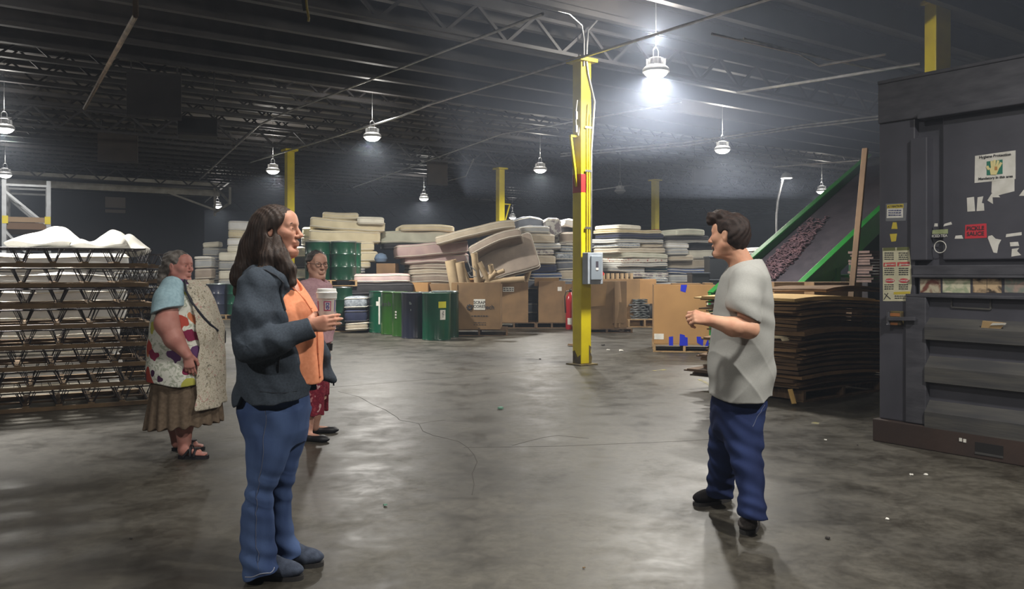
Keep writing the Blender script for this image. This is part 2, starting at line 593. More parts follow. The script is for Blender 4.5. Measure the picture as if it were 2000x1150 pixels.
# switch conduit that loops off the column and runs up into the roof
zt = W(1137, 118, 12.85).z
mb = MB()
mb.tube([(0.075, -0.12, 1.70), (0.082, -0.12, 2.6), (0.085, -0.12, 3.2), (0.115, -0.12, 3.55), (0.15, -0.12, 3.95), (0.12, -0.12, 4.05), (0.02, -0.12, 4.35),
         (-0.01, -0.12, 4.55), (0, -0.12, 4.78), (0.02, -0.12, 5.0), (0.22, -0.12, 5.2), (0.6, -0.12, 5.3), (3.2, -0.3, 5.34)], 0.016, 8)
mb.build('flexible_conduit', m_conduit, c1, smooth=True)
mb = MB()
mb.tube([(-0.06, -0.12, 4.45), (-0.06, -0.12, 4.85), (-0.10, -0.12, 5.05), (-0.35, -0.12, 5.18), (-1.0, -0.12, 5.2)], 0.013, 8)
mb.build('service_conduit', m_conduit, c1, smooth=True)
mb = MB()
mb.tube([(-0.13, -0.05, 3.95), (-0.17, -0.06, 3.75), (-0.16, -0.06, 3.5), (-0.12, -0.06, 3.42), (-0.1, -0.06, 3.55)], 0.008, 6)
mb.box((-0.16, -0.06, 3.72), (0.03, 0.03, 0.12)); mb.box((-0.16, -0.06, 3.52), (0.03, 0.03, 0.1))
mb.build('hanging_plug', m_white_steel, c1)

# grey disconnect switch box on the near column
o = W(1149, 524, 12.7)
sw = thing('disconnect_switch', 'grey electrical switch box with a red handle mounted on the near yellow column', 'switch box', (1.05, 12.85, 1.42), YAW_B)
m_grey = M('switch_grey', (168, 176, 186), 0.4, c2=(150, 158, 168), scale=6)
mb = MB(); mb.b2(-0.10, 0.20, -0.25, -0.125, -0.21, 0.26); mb.build('housing', m_grey, sw, bevel=0.008)
mb = MB(); mb.b2(-0.055, 0.16, -0.275, -0.25, -0.15, 0.215); mb.build('door', M('switch_door', (140, 150, 160), 0.4), sw, bevel=0.012)
mb = MB(); mb.b2(0.035, 0.085, -0.277, -0.275, -0.01, 0.13); mb.build('label_plate', M('plate_dark', (70, 66, 76), 0.5), sw)
mb = MB(); mb.b2(0.035, 0.085, -0.2785, -0.277, 0.0, 0.035); mb.build('label_sticker', M('paper_white', (225, 225, 222), 0.7), sw)
mb = MB(); mb.bar((0.20, -0.19, -0.02), (0.25, -0.19, -0.075), 0.05, 0.05); mb.b2(0.2, 0.215, -0.21, -0.17, -0.06, 0.16)
mb.build('handle', M('switch_red', (190, 48, 44), 0.4), sw, bevel=0.006)

# ------------------------------------------------------------------ conduits along the roof
def conduit(pts, label, r=0.02):
    mb = MB(); mb.tube(pts, r, 8)
    return tag(mb.build('ceiling_conduit', m_conduit, smooth=True), label, 'conduit')
zc = 4.56
def on_line(a, b, z): return B(a, b, z)
conduit([B(-1, 8.24, zc), B(14, 8.24, zc), B(15.2, 8.24, zc - 0.06), B(24, 8.24, zc - 0.06)], 'bright conduit running level past the top of the near yellow column', 0.022)
conduit([W(1060, 27, 10.2), W(840, 110, 13.0), W(650, 184, 16.3), W(540, 227, 18.3), W(505, 245, 18.6), W(390, 350, 24)], 'long broken-looking conduit descending from the top centre towards the white header beam', 0.02)
conduit([W(690, 366, 27), W(980, 262, 22.0), W(1120, 252, 19.8)][:2] + [W(1330, 200, 18.0)], 'thin conduit passing behind the near yellow column to the left', 0.016)
conduit([W(1095, 300, 20), W(1340, 278, 18.0), W(1560, 245, 15.5), W(1722, 226, 14.0)], 'upper of two thin conduits running to the baler from the near column', 0.016)
conduit([W(1095, 305, 20), W(1340, 284, 18.0), W(1560, 250, 15.5), W(1722, 232, 14.0)], 'lower of two thin conduits running to the baler from the near column', 0.016)
conduit([W(1440, 181, 13.5), W(1620, 153, 12.2), W(1798, 124, 11.2)], 'pipe running level across the dark roof above the green conveyor', 0.022)
conduit([W(1390, 66, 10.5), W(1560, 105, 11.0), W(1600, 128, 11.2), W(1730, 106, 10.6)], 'bent conduit high over the lamp and the conveyor', 0.016)
conduit([W(1452, 75, 10.6), W(1600, 112, 11.3), W(1705, 134, 11.6)], 'straight conduit crossing the bent one high at the upper right', 0.016)
conduit([W(1510, 326, 24), W(1665, 314, 22), W(1720, 310, 21.5)], 'far conduit behind the wooden pole and the conveyor', 0.018)
conduit([W(875, 353, 26), W(910, 344, 25), W(925, 310, 24)], 'short bent conduit beside the dark hanging panel', 0.014)
conduit([W(265, 0, 8.8), W(265, 30, 8.8), W(165, 212, 15.0)], 'rusty sloping pipe under the roof at the upper left', 0.03).data.materials[0] = M('rusty_pipe', (104, 88, 72), 0.7, 0.2, c2=(70, 58, 48), scale=6)
conduit([W(455, 350, 36), W(342, 440, 41)], 'far white conduit sloping down to the distant column', 0.035)
conduit([W(1300, 380, 34), W(1230, 362, 31), W(1130, 375, 33)], 'short conduit run beside the small unlit lamp', 0.02)

# dark panels and units hung under the roof
m_panel = M('dark_panel', (48, 45, 46), 0.75, c2=(34, 32, 34), scale=2)
m_panel2 = M('brown_panel', (72, 64, 58), 0.8, c2=(56, 50, 46), scale=2)
def hung(x0, x1, y0, y1, d, label, m, name='roof_baffle', cat='baffle', th=0.12, yaw=0.35):
    p0, p1 = W(x0, y1, d), W(x1, y0, d)
    c = (p0 + p1) / 2
    root = thing(name, label, cat, c, yaw)
    w, h = (p1.x - p0.x) / math.cos(yaw), p1.z - p0.z
    mb = MB(); mb.box((0, 0, 0), (w, th, h)); mb.build('panel', m, root, bevel=0.01)
    for s_ in (-1, 1):
        mb = MB(); mb.box((0, -th / 2 - 0.004, s_ * (h / 2 - 0.02)), (w, 0.01, 0.04)); mb.build('edge_trim', m_joist, root)
    mb = MB()
    for s in (-1, 1):
        mb.tube([(s * w * 0.42, 0, h / 2), (s * w * 0.42, 0, max(h / 2 + 0.05, 5.45 - c.z))], 0.012, 6)
    mb.build('hanger_rod', m_joist, root)
    return root
hung(255, 348, 142, 232, 15.5, 'large dark ribbed panel hanging under the roof at the upper left', m_panel)
hung(197, 264, 258, 318, 21.0, 'grey-brown square panel hanging below the ribbed panel at the left', m_panel2)
hung(352, 420, 232, 268, 16.5, 'black box-shaped heater unit hanging right of the ribbed panel', M('black_unit', (24, 24, 28), 0.6), 'unit_heater', 'heater', 0.5)
hung(835, 873, 310, 362, 25.5, 'dark square panel hanging just above the lamp over the cream mattresses', m_panel2)
hung(1352, 1400, 330, 360, 24.0, 'dark panel hanging below the lamp over the grey-shirted man', m_panel, yaw=0.2)
for (x0, x1, y0, y1, d, lab) in ((205, 245, 386, 405, 31, 'pale board fixed high on the dark partition'), (205, 245, 410, 415, 31, 'narrow pale strip under the pale board on the dark partition')):
    p0, p1 = W(x0, y1, d), W(x1, y0, d)
    s = B(35.18, 0)
    # slide along the view ray to the partition face
    def hit(p):
        t = 35.14 / (p.x * UA.x + p.y * UA.y)
        return Vector((p.x * t, p.y * t, H + (p.z - H) * t))
    q0, q1 = hit(p0), hit(p1)
    mb = MB(); mb.bar((q0.x, q0.y, (q0.z + q1.z) / 2), (q1.x, q1.y, (q0.z + q1.z) / 2), 0.04, q1.z - q0.z)
    tag(mb.build('wall_board', M('pale_board', (120, 112, 106), 0.8), bevel=0.004), lab, 'board')
# straps hanging from the roof
st = W(597, 0, 8.0)
root = thing('hanging_strap', 'yellow and black strap dangling from the roof at the top edge', 'strap', st)
mb = MB(); mb.bar((-0.03, 0, 0.9), (-0.02, 0, 0.02), 0.05, 0.012, up=(0, 1, 0)); mb.bar((-0.02, 0, 0.02), (0.0, 0, -0.1), 0.045, 0.012, up=(0, 1, 0)); mb.build('webbing', M('strap_black', (30, 30, 32), 0.8), root)
mb = MB(); mb.tube([(0.0, 0, 0.05), (0.012, 0, -0.08), (0.03, 0, -0.17), (0.025, 0, -0.2)], 0.012, 8); mb.build('hook', M('strap_yellow', (150, 130, 30), 0.5), root)
# floor paint
m_fy = M('floor_yellow', (150, 140, 62), 0.7, c2=(108, 103, 84), scale=9, lo=0.38, hi=0.52)
def floor_line(a, b, w, n):
    a, b = Vector(a), Vector(b)
    mb = MB(); mb.bar((a.x, a.y, 0.001), (b.x, b.y, 0.001), w, 0.002)
    o = mb.build('trim_%d' % n, m_fy); o['kind'] = 'structure'
floor_line(G(1366, 741), G(1388, 752), 0.05, 1)
floor_line(G(1585, 826), G(1600, 827), 0.1, 2)
floor_line(G(1276, 724), G(1300, 722), 0.05, 3)
m_joint = M('floor_joint', (62, 58, 52), 0.8)
def floor_cut(pts, w, n):
    mb = MB()
    pts = [G(*p) for p in pts]
    for p, q in zip(pts[:-1], pts[1:]):
        mb.bar((p.x, p.y, 0.0006), (q.x, q.y, 0.0006), w * 0.6, 0.001)
    o = mb.build('trim_%d' % n, m_joint); o['kind'] = 'structure'
floor_cut([(640, 757), (700, 752), (870, 738), (1044, 722)], 0.014, 4)
floor_cut([(905, 874), (1100, 871), (1320, 862), (1420, 856)], 0.008, 5)
floor_cut([(660, 764), (702, 775), (728, 790), (752, 800), (776, 815), (780, 820), (818, 827), (826, 842), (846, 850), (872, 856), (896, 862), (914, 874), (926, 888), (932, 902), (922, 925), (926, 945), (922, 966)], 0.010, 6)
floor_cut([(820, 827), (845, 823), (870, 820)], 0.005, 7)
floor_cut([(1000, 870), (1030, 862), (1062, 854), (1090, 850), (1150, 856)], 0.010, 8)
# ------------------------------------------------------------------ mattresses
def ticking(name, c, c2, quilt=0.0, stain=None, rough=0.8):
    m = M(name, c, rough, c2=c2, scale=3.2, lo=0.3, hi=0.7, detail=7, spec=0.3)
    nt = m.node_tree; N, L = nt.nodes, nt.links
    b = N['Principled BSDF']
    tc = N.new('ShaderNodeTexCoord')
    v = N.new('ShaderNodeTexVoronoi'); v.inputs['Scale'].default_value = 7.0
    L.new(tc.outputs['Object'], v.inputs['Vector'])
    bp = N.new('ShaderNodeBump'); bp.inputs['Strength'].default_value = 0.35 + quilt; bp.inputs['Distance'].default_value = 0.012
    L.new(v.outputs['Distance'], bp.inputs['Height']); L.new(bp.outputs['Normal'], b.inputs['Normal'])
    if stain:
        base = b.inputs['Base Color'].links[0].from_socket
        n = N.new('ShaderNodeTexNoise'); n.inputs['Scale'].default_value = 2.1; n.inputs['Detail'].default_value = 6
        L.new(tc.outputs['Object'], n.inputs['Vector'])
        r = N.new('ShaderNodeValToRGB'); r.color_ramp.elements[0].position = 0.56; r.color_ramp.elements[1].position = 0.68
        r.color_ramp.elements[0].color = (0, 0, 0, 1); r.color_ramp.elements[1].color = (1, 1, 1, 1)
        L.new(n.outputs['Fac'], r.inputs['Fac'])
        mx = N.new('ShaderNodeMixRGB'); mx.inputs[2].default_value = lin(stain)
        sc_ = N.new('ShaderNodeMath'); sc_.operation = 'MULTIPLY'; sc_.inputs[1].default_value = 0.6
        L.new(r.outputs['Color'], sc_.inputs[0]); L.new(sc_.outputs[0], mx.inputs[0])
        L.new(base, mx.inputs[1]); L.new(mx.outputs[0], b.inputs['Base Color'])
    return m

TK = {
    'cream': (ticking('cream_ticking', (216, 204, 172), (196, 184, 152), stain=(188, 152, 88)), 'cream quilted'),
    'ivory': (ticking('ivory_ticking', (226, 222, 206), (206, 202, 186)), 'ivory'),
    'white': (ticking('white_ticking', (232, 232, 230), (212, 212, 212)), 'white'),
    'sage': (ticking('sage_ticking', (196, 198, 180), (172, 174, 158)), 'pale sage'),
    'pink': (ticking('pink_ticking', (190, 166, 160), (168, 146, 146), stain=(176, 130, 110)), 'faded pink'),
    'taupe': (ticking('taupe_ticking', (160, 146, 132), (138, 126, 116)), 'taupe'),
    'beige': (ticking('beige_ticking', (188, 176, 156), (168, 156, 138)), 'beige'),
    'grey': (ticking('grey_ticking', (168, 170, 170), (146, 148, 150)), 'grey'),
    'slate': (ticking('slate_ticking', (112, 116, 124), (92, 96, 106)), 'slate grey'),
    'navy': (ticking('navy_ticking', (46, 52, 78), (36, 40, 60)), 'navy blue'),
    'blue': (ticking('blue_ticking', (84, 98, 132), (70, 82, 110)), 'dull blue'),
    'teal': (ticking('teal_ticking', (72, 96, 108), (60, 80, 92)), 'teal'),
    'dark': (ticking('dark_ticking', (48, 46, 48), (38, 36, 38)), 'dark'),
    'tan': (ticking('tan_ticking', (182, 164, 118), (160, 142, 100)), 'tan'),
    'plastic': (M('plastic_wrap', (170, 178, 186), 0.18, c2=(120, 126, 134), scale=9, bump=0.8, bscale=14, distort=2), 'plastic-wrapped'),
    'floral': (M('floral_ticking', (178, 176, 170), 0.8, c2=(120, 112, 116), scale=11, lo=0.45, hi=0.55, bump=0.2, bscale=12), 'flowered'),
    'redfloral': (M('red_floral', (186, 180, 170), 0.8, c2=(142, 72, 66), scale=13, lo=0.55, hi=0.6), 'red-patterned'),
}
m_pipe = M('edge_tape', (206, 200, 186), 0.75)
m_pipe_d = M('edge_tape_dark', (70, 68, 70), 0.75)

def plan(L, Wd, r, n=5):
    pts = []
    for cx, cy, a0 in ((L / 2 - r, Wd / 2 - r, 0), (-L / 2 + r, Wd / 2 - r, 90), (-L / 2 + r, -Wd / 2 + r, 180), (L / 2 - r, -Wd / 2 + r, 270)):
        for i in range(n):
            a = math.radians(a0 + 90 * i / (n - 1))
            pts.append((cx + r * math.cos(a), cy + r * math.sin(a)))
    # subdivide the straight sides
    out = []
    k = len(pts)
    for i in range(k):
        p, q = pts[i], pts[(i + 1) % k]
        d = math.hypot(q[0] - p[0], q[1] - p[1])
        m_ = max(1, int(d / 0.22))
        for j in range(m_):
            t = j / m_
            out.append((p[0] + (q[0] - p[0]) * t, p[1] + (q[1] - p[1]) * t))
    return out

def mattress_mesh(L, Wd, T, seed, bow=0.0, wav=0.012):
    rnd = random.Random(seed)
    ph = [rnd.uniform(0, 6.28) for _ in range(6)]
    re = min(0.05, T * 0.28)
    base = plan(L, Wd, 0.09)
    def deform(x, y, z):
        w = wav * (math.sin(3.1 * x + ph[0]) * math.cos(2.6 * y + ph[1]) + 0.6 * math.sin(6.3 * x + ph[2] + 2 * y))
        w += bow * ((2 * x / L) ** 2)
        out = 0.010 * math.sin(7 * x + ph[3]) + 0.008 * math.sin(9 * y + ph[4])
        return (x + (out if abs(y) > Wd * 0.45 else 0) * 0.3, y + (out if abs(y) > Wd * 0.45 else 0), z + w)
    def ring(ins, z):
        r = []
        for x, y in base:
            fx, fy = (L / 2 - ins) / (L / 2), (Wd / 2 - ins) / (Wd / 2)
            r.append((x * fx, y * fy, z))
        return r
    h = T / 2
    prof = []
    for a in (90, 60, 30, 0):
        prof.append((re - re * math.cos(math.radians(a)), -h + re - re * math.sin(math.radians(a))))
    prof.append((-0.006, 0))
    for a in (0, 30, 60, 90):
        prof.append((re - re * math.cos(math.radians(a)), h - re + re * math.sin(math.radians(a))))
    rings = [ring(i, z) for i, z in prof]
    top, bot = [], []
    for fr in (0.35, 0.7):
        top.append([(x * (1 - fr), y * (1 - fr), h + 0.010 * fr) for x, y, z in rings[-1]])
        bot.append([(x * (1 - fr), y * (1 - fr), -h) for x, y, z in rings[0]])
    rings = bot[::-1] + rings + top
    vs, fs = [], []
    n = len(base)
    for r in rings:
        vs.extend(deform(*p) for p in r)
    for i in range(len(rings) - 1):
        for j in range(n):
            j2 = (j + 1) % n
            fs.append((i * n + j, i * n + j2, (i + 1) * n + j2, (i + 1) * n + j))
    vs.append(deform(0, 0, -h)); vs.append(deform(0, 0, h + 0.01))
    cb, ct = len(vs) - 2, len(vs) - 1
    for j in range(n):
        j2 = (j + 1) % n
        fs.append((cb, j2, j))
        q = (len(rings) - 1) * n
        fs.append((ct, q + j, q + j2))
    tape = []
    for z, i0 in ((-h + re * 0.9, 0.0), (h - re * 0.9, 0.0)):
        tape.append([deform(x * (1 + 0.003), y * (1 + 0.003), z) for x, y in base])
    return vs, fs, tape

_ms = [0]
def mattress(c, yaw, L, Wd, T, kind, label, group=None, pitch=0.0, roll=0.0, bow=0.0, dark_tape=False, cat='mattress'):
    """c = centre of the bottom face"""
    _ms[0] += 1
    vs, fs, tape = mattress_mesh(L, Wd, T, _ms[0] * 13 + 5, bow)
    mb = MB(); mb.add(vs, fs)
    o = mb.build('mattress', TK[kind][0], smooth=True)
    R = Matrix.Rotation(yaw, 4, 'Z') @ Matrix.Rotation(pitch, 4, 'Y') @ Matrix.Rotation(roll, 4, 'X')
    o.matrix_world = Matrix.Translation(Vector(c) + Vector((0, 0, T / 2))) @ R
    tag(o, label, cat, group)
    mb = MB()
    for t in tape:
        mb.tube(t, 0.010, 5, closed=True)
    p = mb.build('edge_piping', m_pipe_d if (dark_tape or kind in ('navy', 'dark')) else m_pipe, o, smooth=True)
    return o

def solve(xc, xr, d, yaw):
    """length of a front edge that starts at pixel column xc (depth d) and ends at column xr"""
    X = (xc - 1000) / F * d
    k = (xr - 1000) / F
    return (k * d - X) / (math.cos(yaw) - k * math.sin(yaw)), X

def stack(rows, d, yaw, Wd, where, group, fill=True, filler='taupe', filler2='dark', clip=(0.5, 2.6)):
    """rows from the top: (xc, xr, y_top, y_bottom, kind, extra dict)"""
    zlow, last = None, None
    total = len(rows)
    rnd = random.Random(len(where) * 7 + total)
    zs = []
    for i, r in enumerate(rows):
        xc, xr, yt, yb, kind = r[:5]
        ex = r[5] if len(r) > 5 else {}
        dd = d + ex.get('dd', 0)
        yw = yaw + ex.get('yaw', rnd.uniform(-0.03, 0.03))
        L, X = solve(xc, xr, dd, yw)
        L = min(max(L, clip[0]), clip[1])
        wd = ex.get('W', Wd)
        z0 = H - (yb - 530) / F * dd
        z1 = H - (yt - 530) / F * dd
        T = max(z1 - z0, 0.08)
        c = Vector((X, dd, z0)) + Vector((math.cos(yw), math.sin(yw), 0)) * L / 2 + Vector((-math.sin(yw), math.cos(yw), 0)) * wd / 2
        adj = TK[kind][1]
        lab = ex.get('label') or '%s mattress, %s of the %s' % (adj, ordinal(i), where)
        mattress(c, yw, L, wd, T, kind, lab, group, pitch=ex.get('pitch', 0.0), roll=ex.get('roll', 0.0), bow=ex.get('bow', 0.0))
        if not ex.get('side'):
            zlow, last = z0, (c, yw, L, wd)
    if fill and zlow and zlow > 0.06:
        n = max(1, round(zlow / 0.3))
        T = zlow / n
        for j in range(n):
            c, yw, L, wd = last
            mattress((c.x, c.y, zlow - (j + 1) * T), yw + rnd.uniform(-0.03, 0.03), max(L, 1.5), wd, T, filler if j % 2 == 0 else filler2,
                     '%s mattress, %s under the %s' % (TK[filler if j % 2 == 0 else filler2][1], ['first', 'second', 'third', 'fourth', 'fifth', 'sixth', 'seventh', 'eighth'][j], where), group)

# tall cream stack behind the green drums
g1 = 'cream mattresses stacked behind the green drums'
stack([
    (606, 752, 428, 449, 'cream', {'pitch': 0.055, 'yaw': 0.0}),
    (604, 743, 449, 473, 'cream', {'pitch': 0.02, 'yaw': 0.0}),
    (622, 731, 471, 490, 'cream'),
    (640, 738, 490, 511, 'cream'),
    (650, 724, 511, 524, 'cream'),
    (660, 713, 524, 535, 'slate'),
], 21.6, 0.22, 1.35, 'cream stack behind the green drums', g1, filler='slate')
stack([(630, 700, 414, 428, 'cream', {'pitch': 0.04, 'label': 'short cream mattress lying on the top left of the cream stack behind the green drums'})], 21.9, 0.2, 1.2, 'x', g1, fill=False)
stack([(698, 750, 423, 438, 'ivory', {'pitch': 0.06, 'label': 'ivory mattress end lying on the top right of the cream stack behind the green drums'})], 21.7, 0.2, 1.2, 'x', g1, fill=False)
stack([(590, 612, 443, 462, 'sage'), (588, 640, 462, 481, 'grey')], 23.4, 0.1, 1.0, 'pair peeping out left of the cream stack', g1, filler='grey')
# mattress on a low shelf in front of it
stack([(690, 801, 535, 553, 'pink', {'label': 'pinkish quilted mattress lying in front of the cream stack just above the row of drums'})], 19.9, 0.15, 1.3, 'pink mattress above the drums', g1, filler='dark')
stack([(672, 705, 580, 604, 'plastic', {'label': 'crumpled clear plastic bale beside the stacked green drums'}),
       (672, 705, 604, 630, 'navy', {'label': 'dark blue folded mattress under the clear plastic bale'}),
       (674, 705, 629, 647, 'beige', {'label': 'pale folded mattress on the floor left of the green drum row'})], 19.4, 0.1, 0.6, 'bale', 'bales left of the drum row', fill=False)
# middle stacks
g2 = 'mattresses of the middle pile'
stack([
    (783, 888, 437, 450, 'cream', {'bow': -0.035}),
    (744, 893, 450, 474, 'sage', {'bow': -0.02}),
    (750, 880, 474, 486, 'dark'),  # dark ticking stands in for the shaded gap between the mattresses
    (776, 915, 473, 499, 'pink', {'pitch': -0.085, 'yaw': 0, 'dd': -0.9, 'label': 'long faded pink mattress sloping up to the right in the middle pile', 'side': 1}),
    (790, 916, 494, 513, 'pink', {'pitch': -0.02, 'yaw': 0, 'dd': -0.7, 'bow': -0.03, 'label': 'long pink and taupe mattress directly under the sloping pink one'}),
    (800, 890, 511, 525, 'taupe', {'dd': -0.6, 'bow': -0.03}),
    (800, 892, 525, 536, 'beige', {'dd': -0.6, 'bow': -0.02}),
    (806, 884, 535, 552, 'taupe', {'dd': -0.9, 'bow': -0.03}),
], 22.4, 0.22, 1.3, 'middle pile between the cream stack and the tilted mattresses', g2, filler='beige')
# tilted and folded ones
def tilted(x0, y0, x1, y1, d, T, Wd, kind, label, roll=0.0, yaw=0.0, bow=0.0, dd=0.0):
    p, q = W(x0, y0, d), W(x1, y1, d + dd)
    v = q - p
    L = v.length
    yw = math.atan2(v.y, v.x)
    pitch = -math.asin(v.z / L)
    c = (p + q) / 2 - Vector((0, 0, T / 2))
    n = Vector((-math.sin(yw), math.cos(yw), 0)) * Wd / 2
    return mattress(c + n, yw, L, Wd, T, kind, label, g2, pitch=pitch, roll=roll, bow=bow)
tilted(850, 468, 1004, 434, 20.9, 0.22, 1.2, 'beige', 'long grey-beige mattress tilted up to the right over the folded one', bow=-0.03)
tilted(917, 493, 1018, 456, 20.3, 0.24, 1.1, 'taupe', 'limp folded mattress draped below the long tilted one', roll=-0.2, bow=-0.08)
o = mattress((0, 0, 0), 0, 1.45, 1.0, 0.22, 'taupe', 'big drab mattress leaning with its broad face to the front under the folded one', g2, bow=-0.04)
o.matrix_world = Matrix.Translation(W(990, 503, 20.95)) @ Matrix.Rotation(-0.28, 4, 'Y') @ Matrix.Rotation(math.radians(62), 4, 'X')
# grey pile behind the near column, left part
g3 = 'grey mattresses behind the tube box'
stack([
    (1020, 1074, 441, 456, 'grey'), (1014, 1084, 456, 475, 'beige'), (1022, 1096, 475, 487, 'grey'), (1030, 1082, 487, 498, 'floral'),
    (1034, 1086, 498, 516, 'beige'), (1030, 1088, 516, 533, 'navy'), (1036, 1098, 533, 545, 'blue')], 22.0, 0.12, 1.3, 'grey pile left of the near yellow column', g3, filler='slate')
stack([
    (1096, 1150, 452, 474, 'taupe'), (1092, 1150, 474, 480, 'floral'), (1094, 1150, 480, 492, 'plastic'), (1084, 1150, 492, 509, 'plastic'),
    (1086, 1150, 509, 528, 'slate'), (1090, 1150, 528, 548, 'beige')], 22.6, 0.12, 1.3, 'pile directly behind the near yellow column', g3, filler='slate')
for x, y, w, h, d, k, lab, rot in ((1030, 433, 54, 22, 22.9, 'slate', 'grey folded mattress humped on the left of the grey pile', 0.0),
                             (1075, 451, 34, 52, 22.8, 'floral', 'grey mattress standing on edge at the top of the grey pile', 0.0),
                             (1118, 436, 44, 16, 23.2, 'white', 'white mattress corner sticking up behind the near column', 0.3),
                             (1112, 448, 40, 30, 23.6, 'slate', 'curled grey mattress behind the standing one', 0.1)):
    p = W(x, y, d)
    o = mattress((p.x, p.y + 0.5, p.z - h / 2 * d / F), 0.15, w * d / F, 1.0, h * d / F, k, lab, g3, pitch=rot, bow=-0.08)
# stack right of the near column
g4 = 'mixed mattresses right of the near column'
stack([
    (1208, 1254, 438, 447, 'ivory'), (1208, 1294, 447, 455, 'tan'), (1209, 1298, 455, 465, 'navy'), (1203, 1297, 465, 474, 'grey'),
    (1206, 1253, 474, 483, 'plastic', {'side': 1}), (1254, 1297, 474, 483, 'beige', {'dd': 0.6}),
    (1208, 1301, 483, 494, 'beige'), (1218, 1306, 494, 504, 'sage'), (1215, 1306, 504, 513, 'redfloral'), (1212, 1306, 513, 521, 'grey'),
    (1190, 1261, 521, 532, 'grey', {'side': 1}), (1262, 1306, 520, 532, 'teal', {'dd': 0.7}), (1238, 1307, 532, 543, 'floral'), (1262, 1307, 543, 552, 'plastic')],
    23.6, 0.52, 1.2, 'navy-banded stack right of the near column', g4, filler='grey')
stack([(1146, 1192, 470, 487, 'slate'), (1144, 1196, 487, 505, 'dark'), (1140, 1190, 505, 520, 'slate'), (1150, 1188, 520, 536, 'grey')], 24.8, 0.3, 1.0, 'dim pile between the near column and the navy-banded stack', g4, filler='slate')
# stack behind the man
g5 = 'mattresses behind the tan box'
stack([
    (1322, 1378, 447, 460, 'sage'), (1300, 1386, 460, 470, 'dark'), (1302, 1420, 470, 474, 'slate'), (1302, 1347, 474, 485, 'white', {'side': 1}),
    (1348, 1424, 474, 488, 'dark', {'dd': 0.6}), (1306, 1346, 485, 498, 'grey', {'side': 1, 'dd': -0.1}), (1346, 1430, 488, 505, 'ivory', {'dd': 0.4}),
    (1308, 1356, 498, 510, 'beige', {'side': 1}), (1308, 1410, 505, 525, 'beige', {'dd': 0.3}), (1306, 1400, 525, 536, 'blue'), (1308, 1390, 536, 552, 'grey')],
    24.6, 0.3, 1.1, 'dark-banded stack behind the clean tan box', g5, filler='slate')
stack([(1462, 1560, 484, 492, 'white'), (1462, 1560, 492, 500, 'slate'), (1462, 1560, 500, 512, 'grey')], 21.0, 0.1, 1.1, 'pile between the man and the conveyor rail', g5, filler='slate')
# far-left piles between the women
g6 = 'mattresses between the two left women'
stack([(446, 505, 431, 450, 'white'), (446, 505, 450, 465, 'cream'), (444, 505, 465, 480, 'white'), (444, 505, 480, 493, 'ivory')], 27.6, 0.30, 1.0, 'white stack behind the hooded jacket', g6, filler='ivory', filler2='grey')
stack([(396, 430, 472, 483, 'ivory', {'pitch': -0.15, 'yaw': 0}), (396, 445, 484, 500, 'grey'), (406, 446, 500, 512, 'slate'), (404, 446, 512, 524, 'grey'), (402, 444, 524, 536, 'slate'),
       (400, 442, 536, 548, 'grey'), (398, 440, 548, 562, 'slate')], 28.6, 0.25, 1.1, 'grey stack left of the blue and green drums', g6, filler='slate', filler2='grey')
stack([(379, 406, 502, 506, 'white'), (380, 406, 506, 524, 'grey'), (380, 404, 524, 545, 'taupe'), (376, 402, 545, 560, 'beige')], 26.8, 0.2, 1.0, 'short pile behind the flowered tunic', g6, filler='beige', filler2='grey')

# ------------------------------------------------------------------ drums
def paint(name, c): return M(name, c, 0.28, c2=tuple(int(v * 0.86) for v in c), scale=3, bump=0.05, bscale=9, coat=0.3)
DR = {'green': paint('drum_green', (8, 78, 54)), 'deep': paint('drum_deep_green', (8, 52, 34)), 'leaf': paint('drum_leaf_green', (46, 92, 30)),
      'navy': paint('drum_navy', (40, 44, 62)), 'dark': paint('drum_dark_blue', (26, 32, 46))}
m_rim = M('drum_rim', (150, 160, 160), 0.3, 0.8)
m_paper = M('paper_sheet', (224, 222, 214), 0.75, c2=(206, 204, 196), scale=12)
m_paper_y = M('yellow_sheet', (206, 204, 52), 0.7)
m_ink = M('ink', (48, 48, 52), 0.7)
m_ink_blue = M('ink_blue', (52, 58, 110), 0.7)

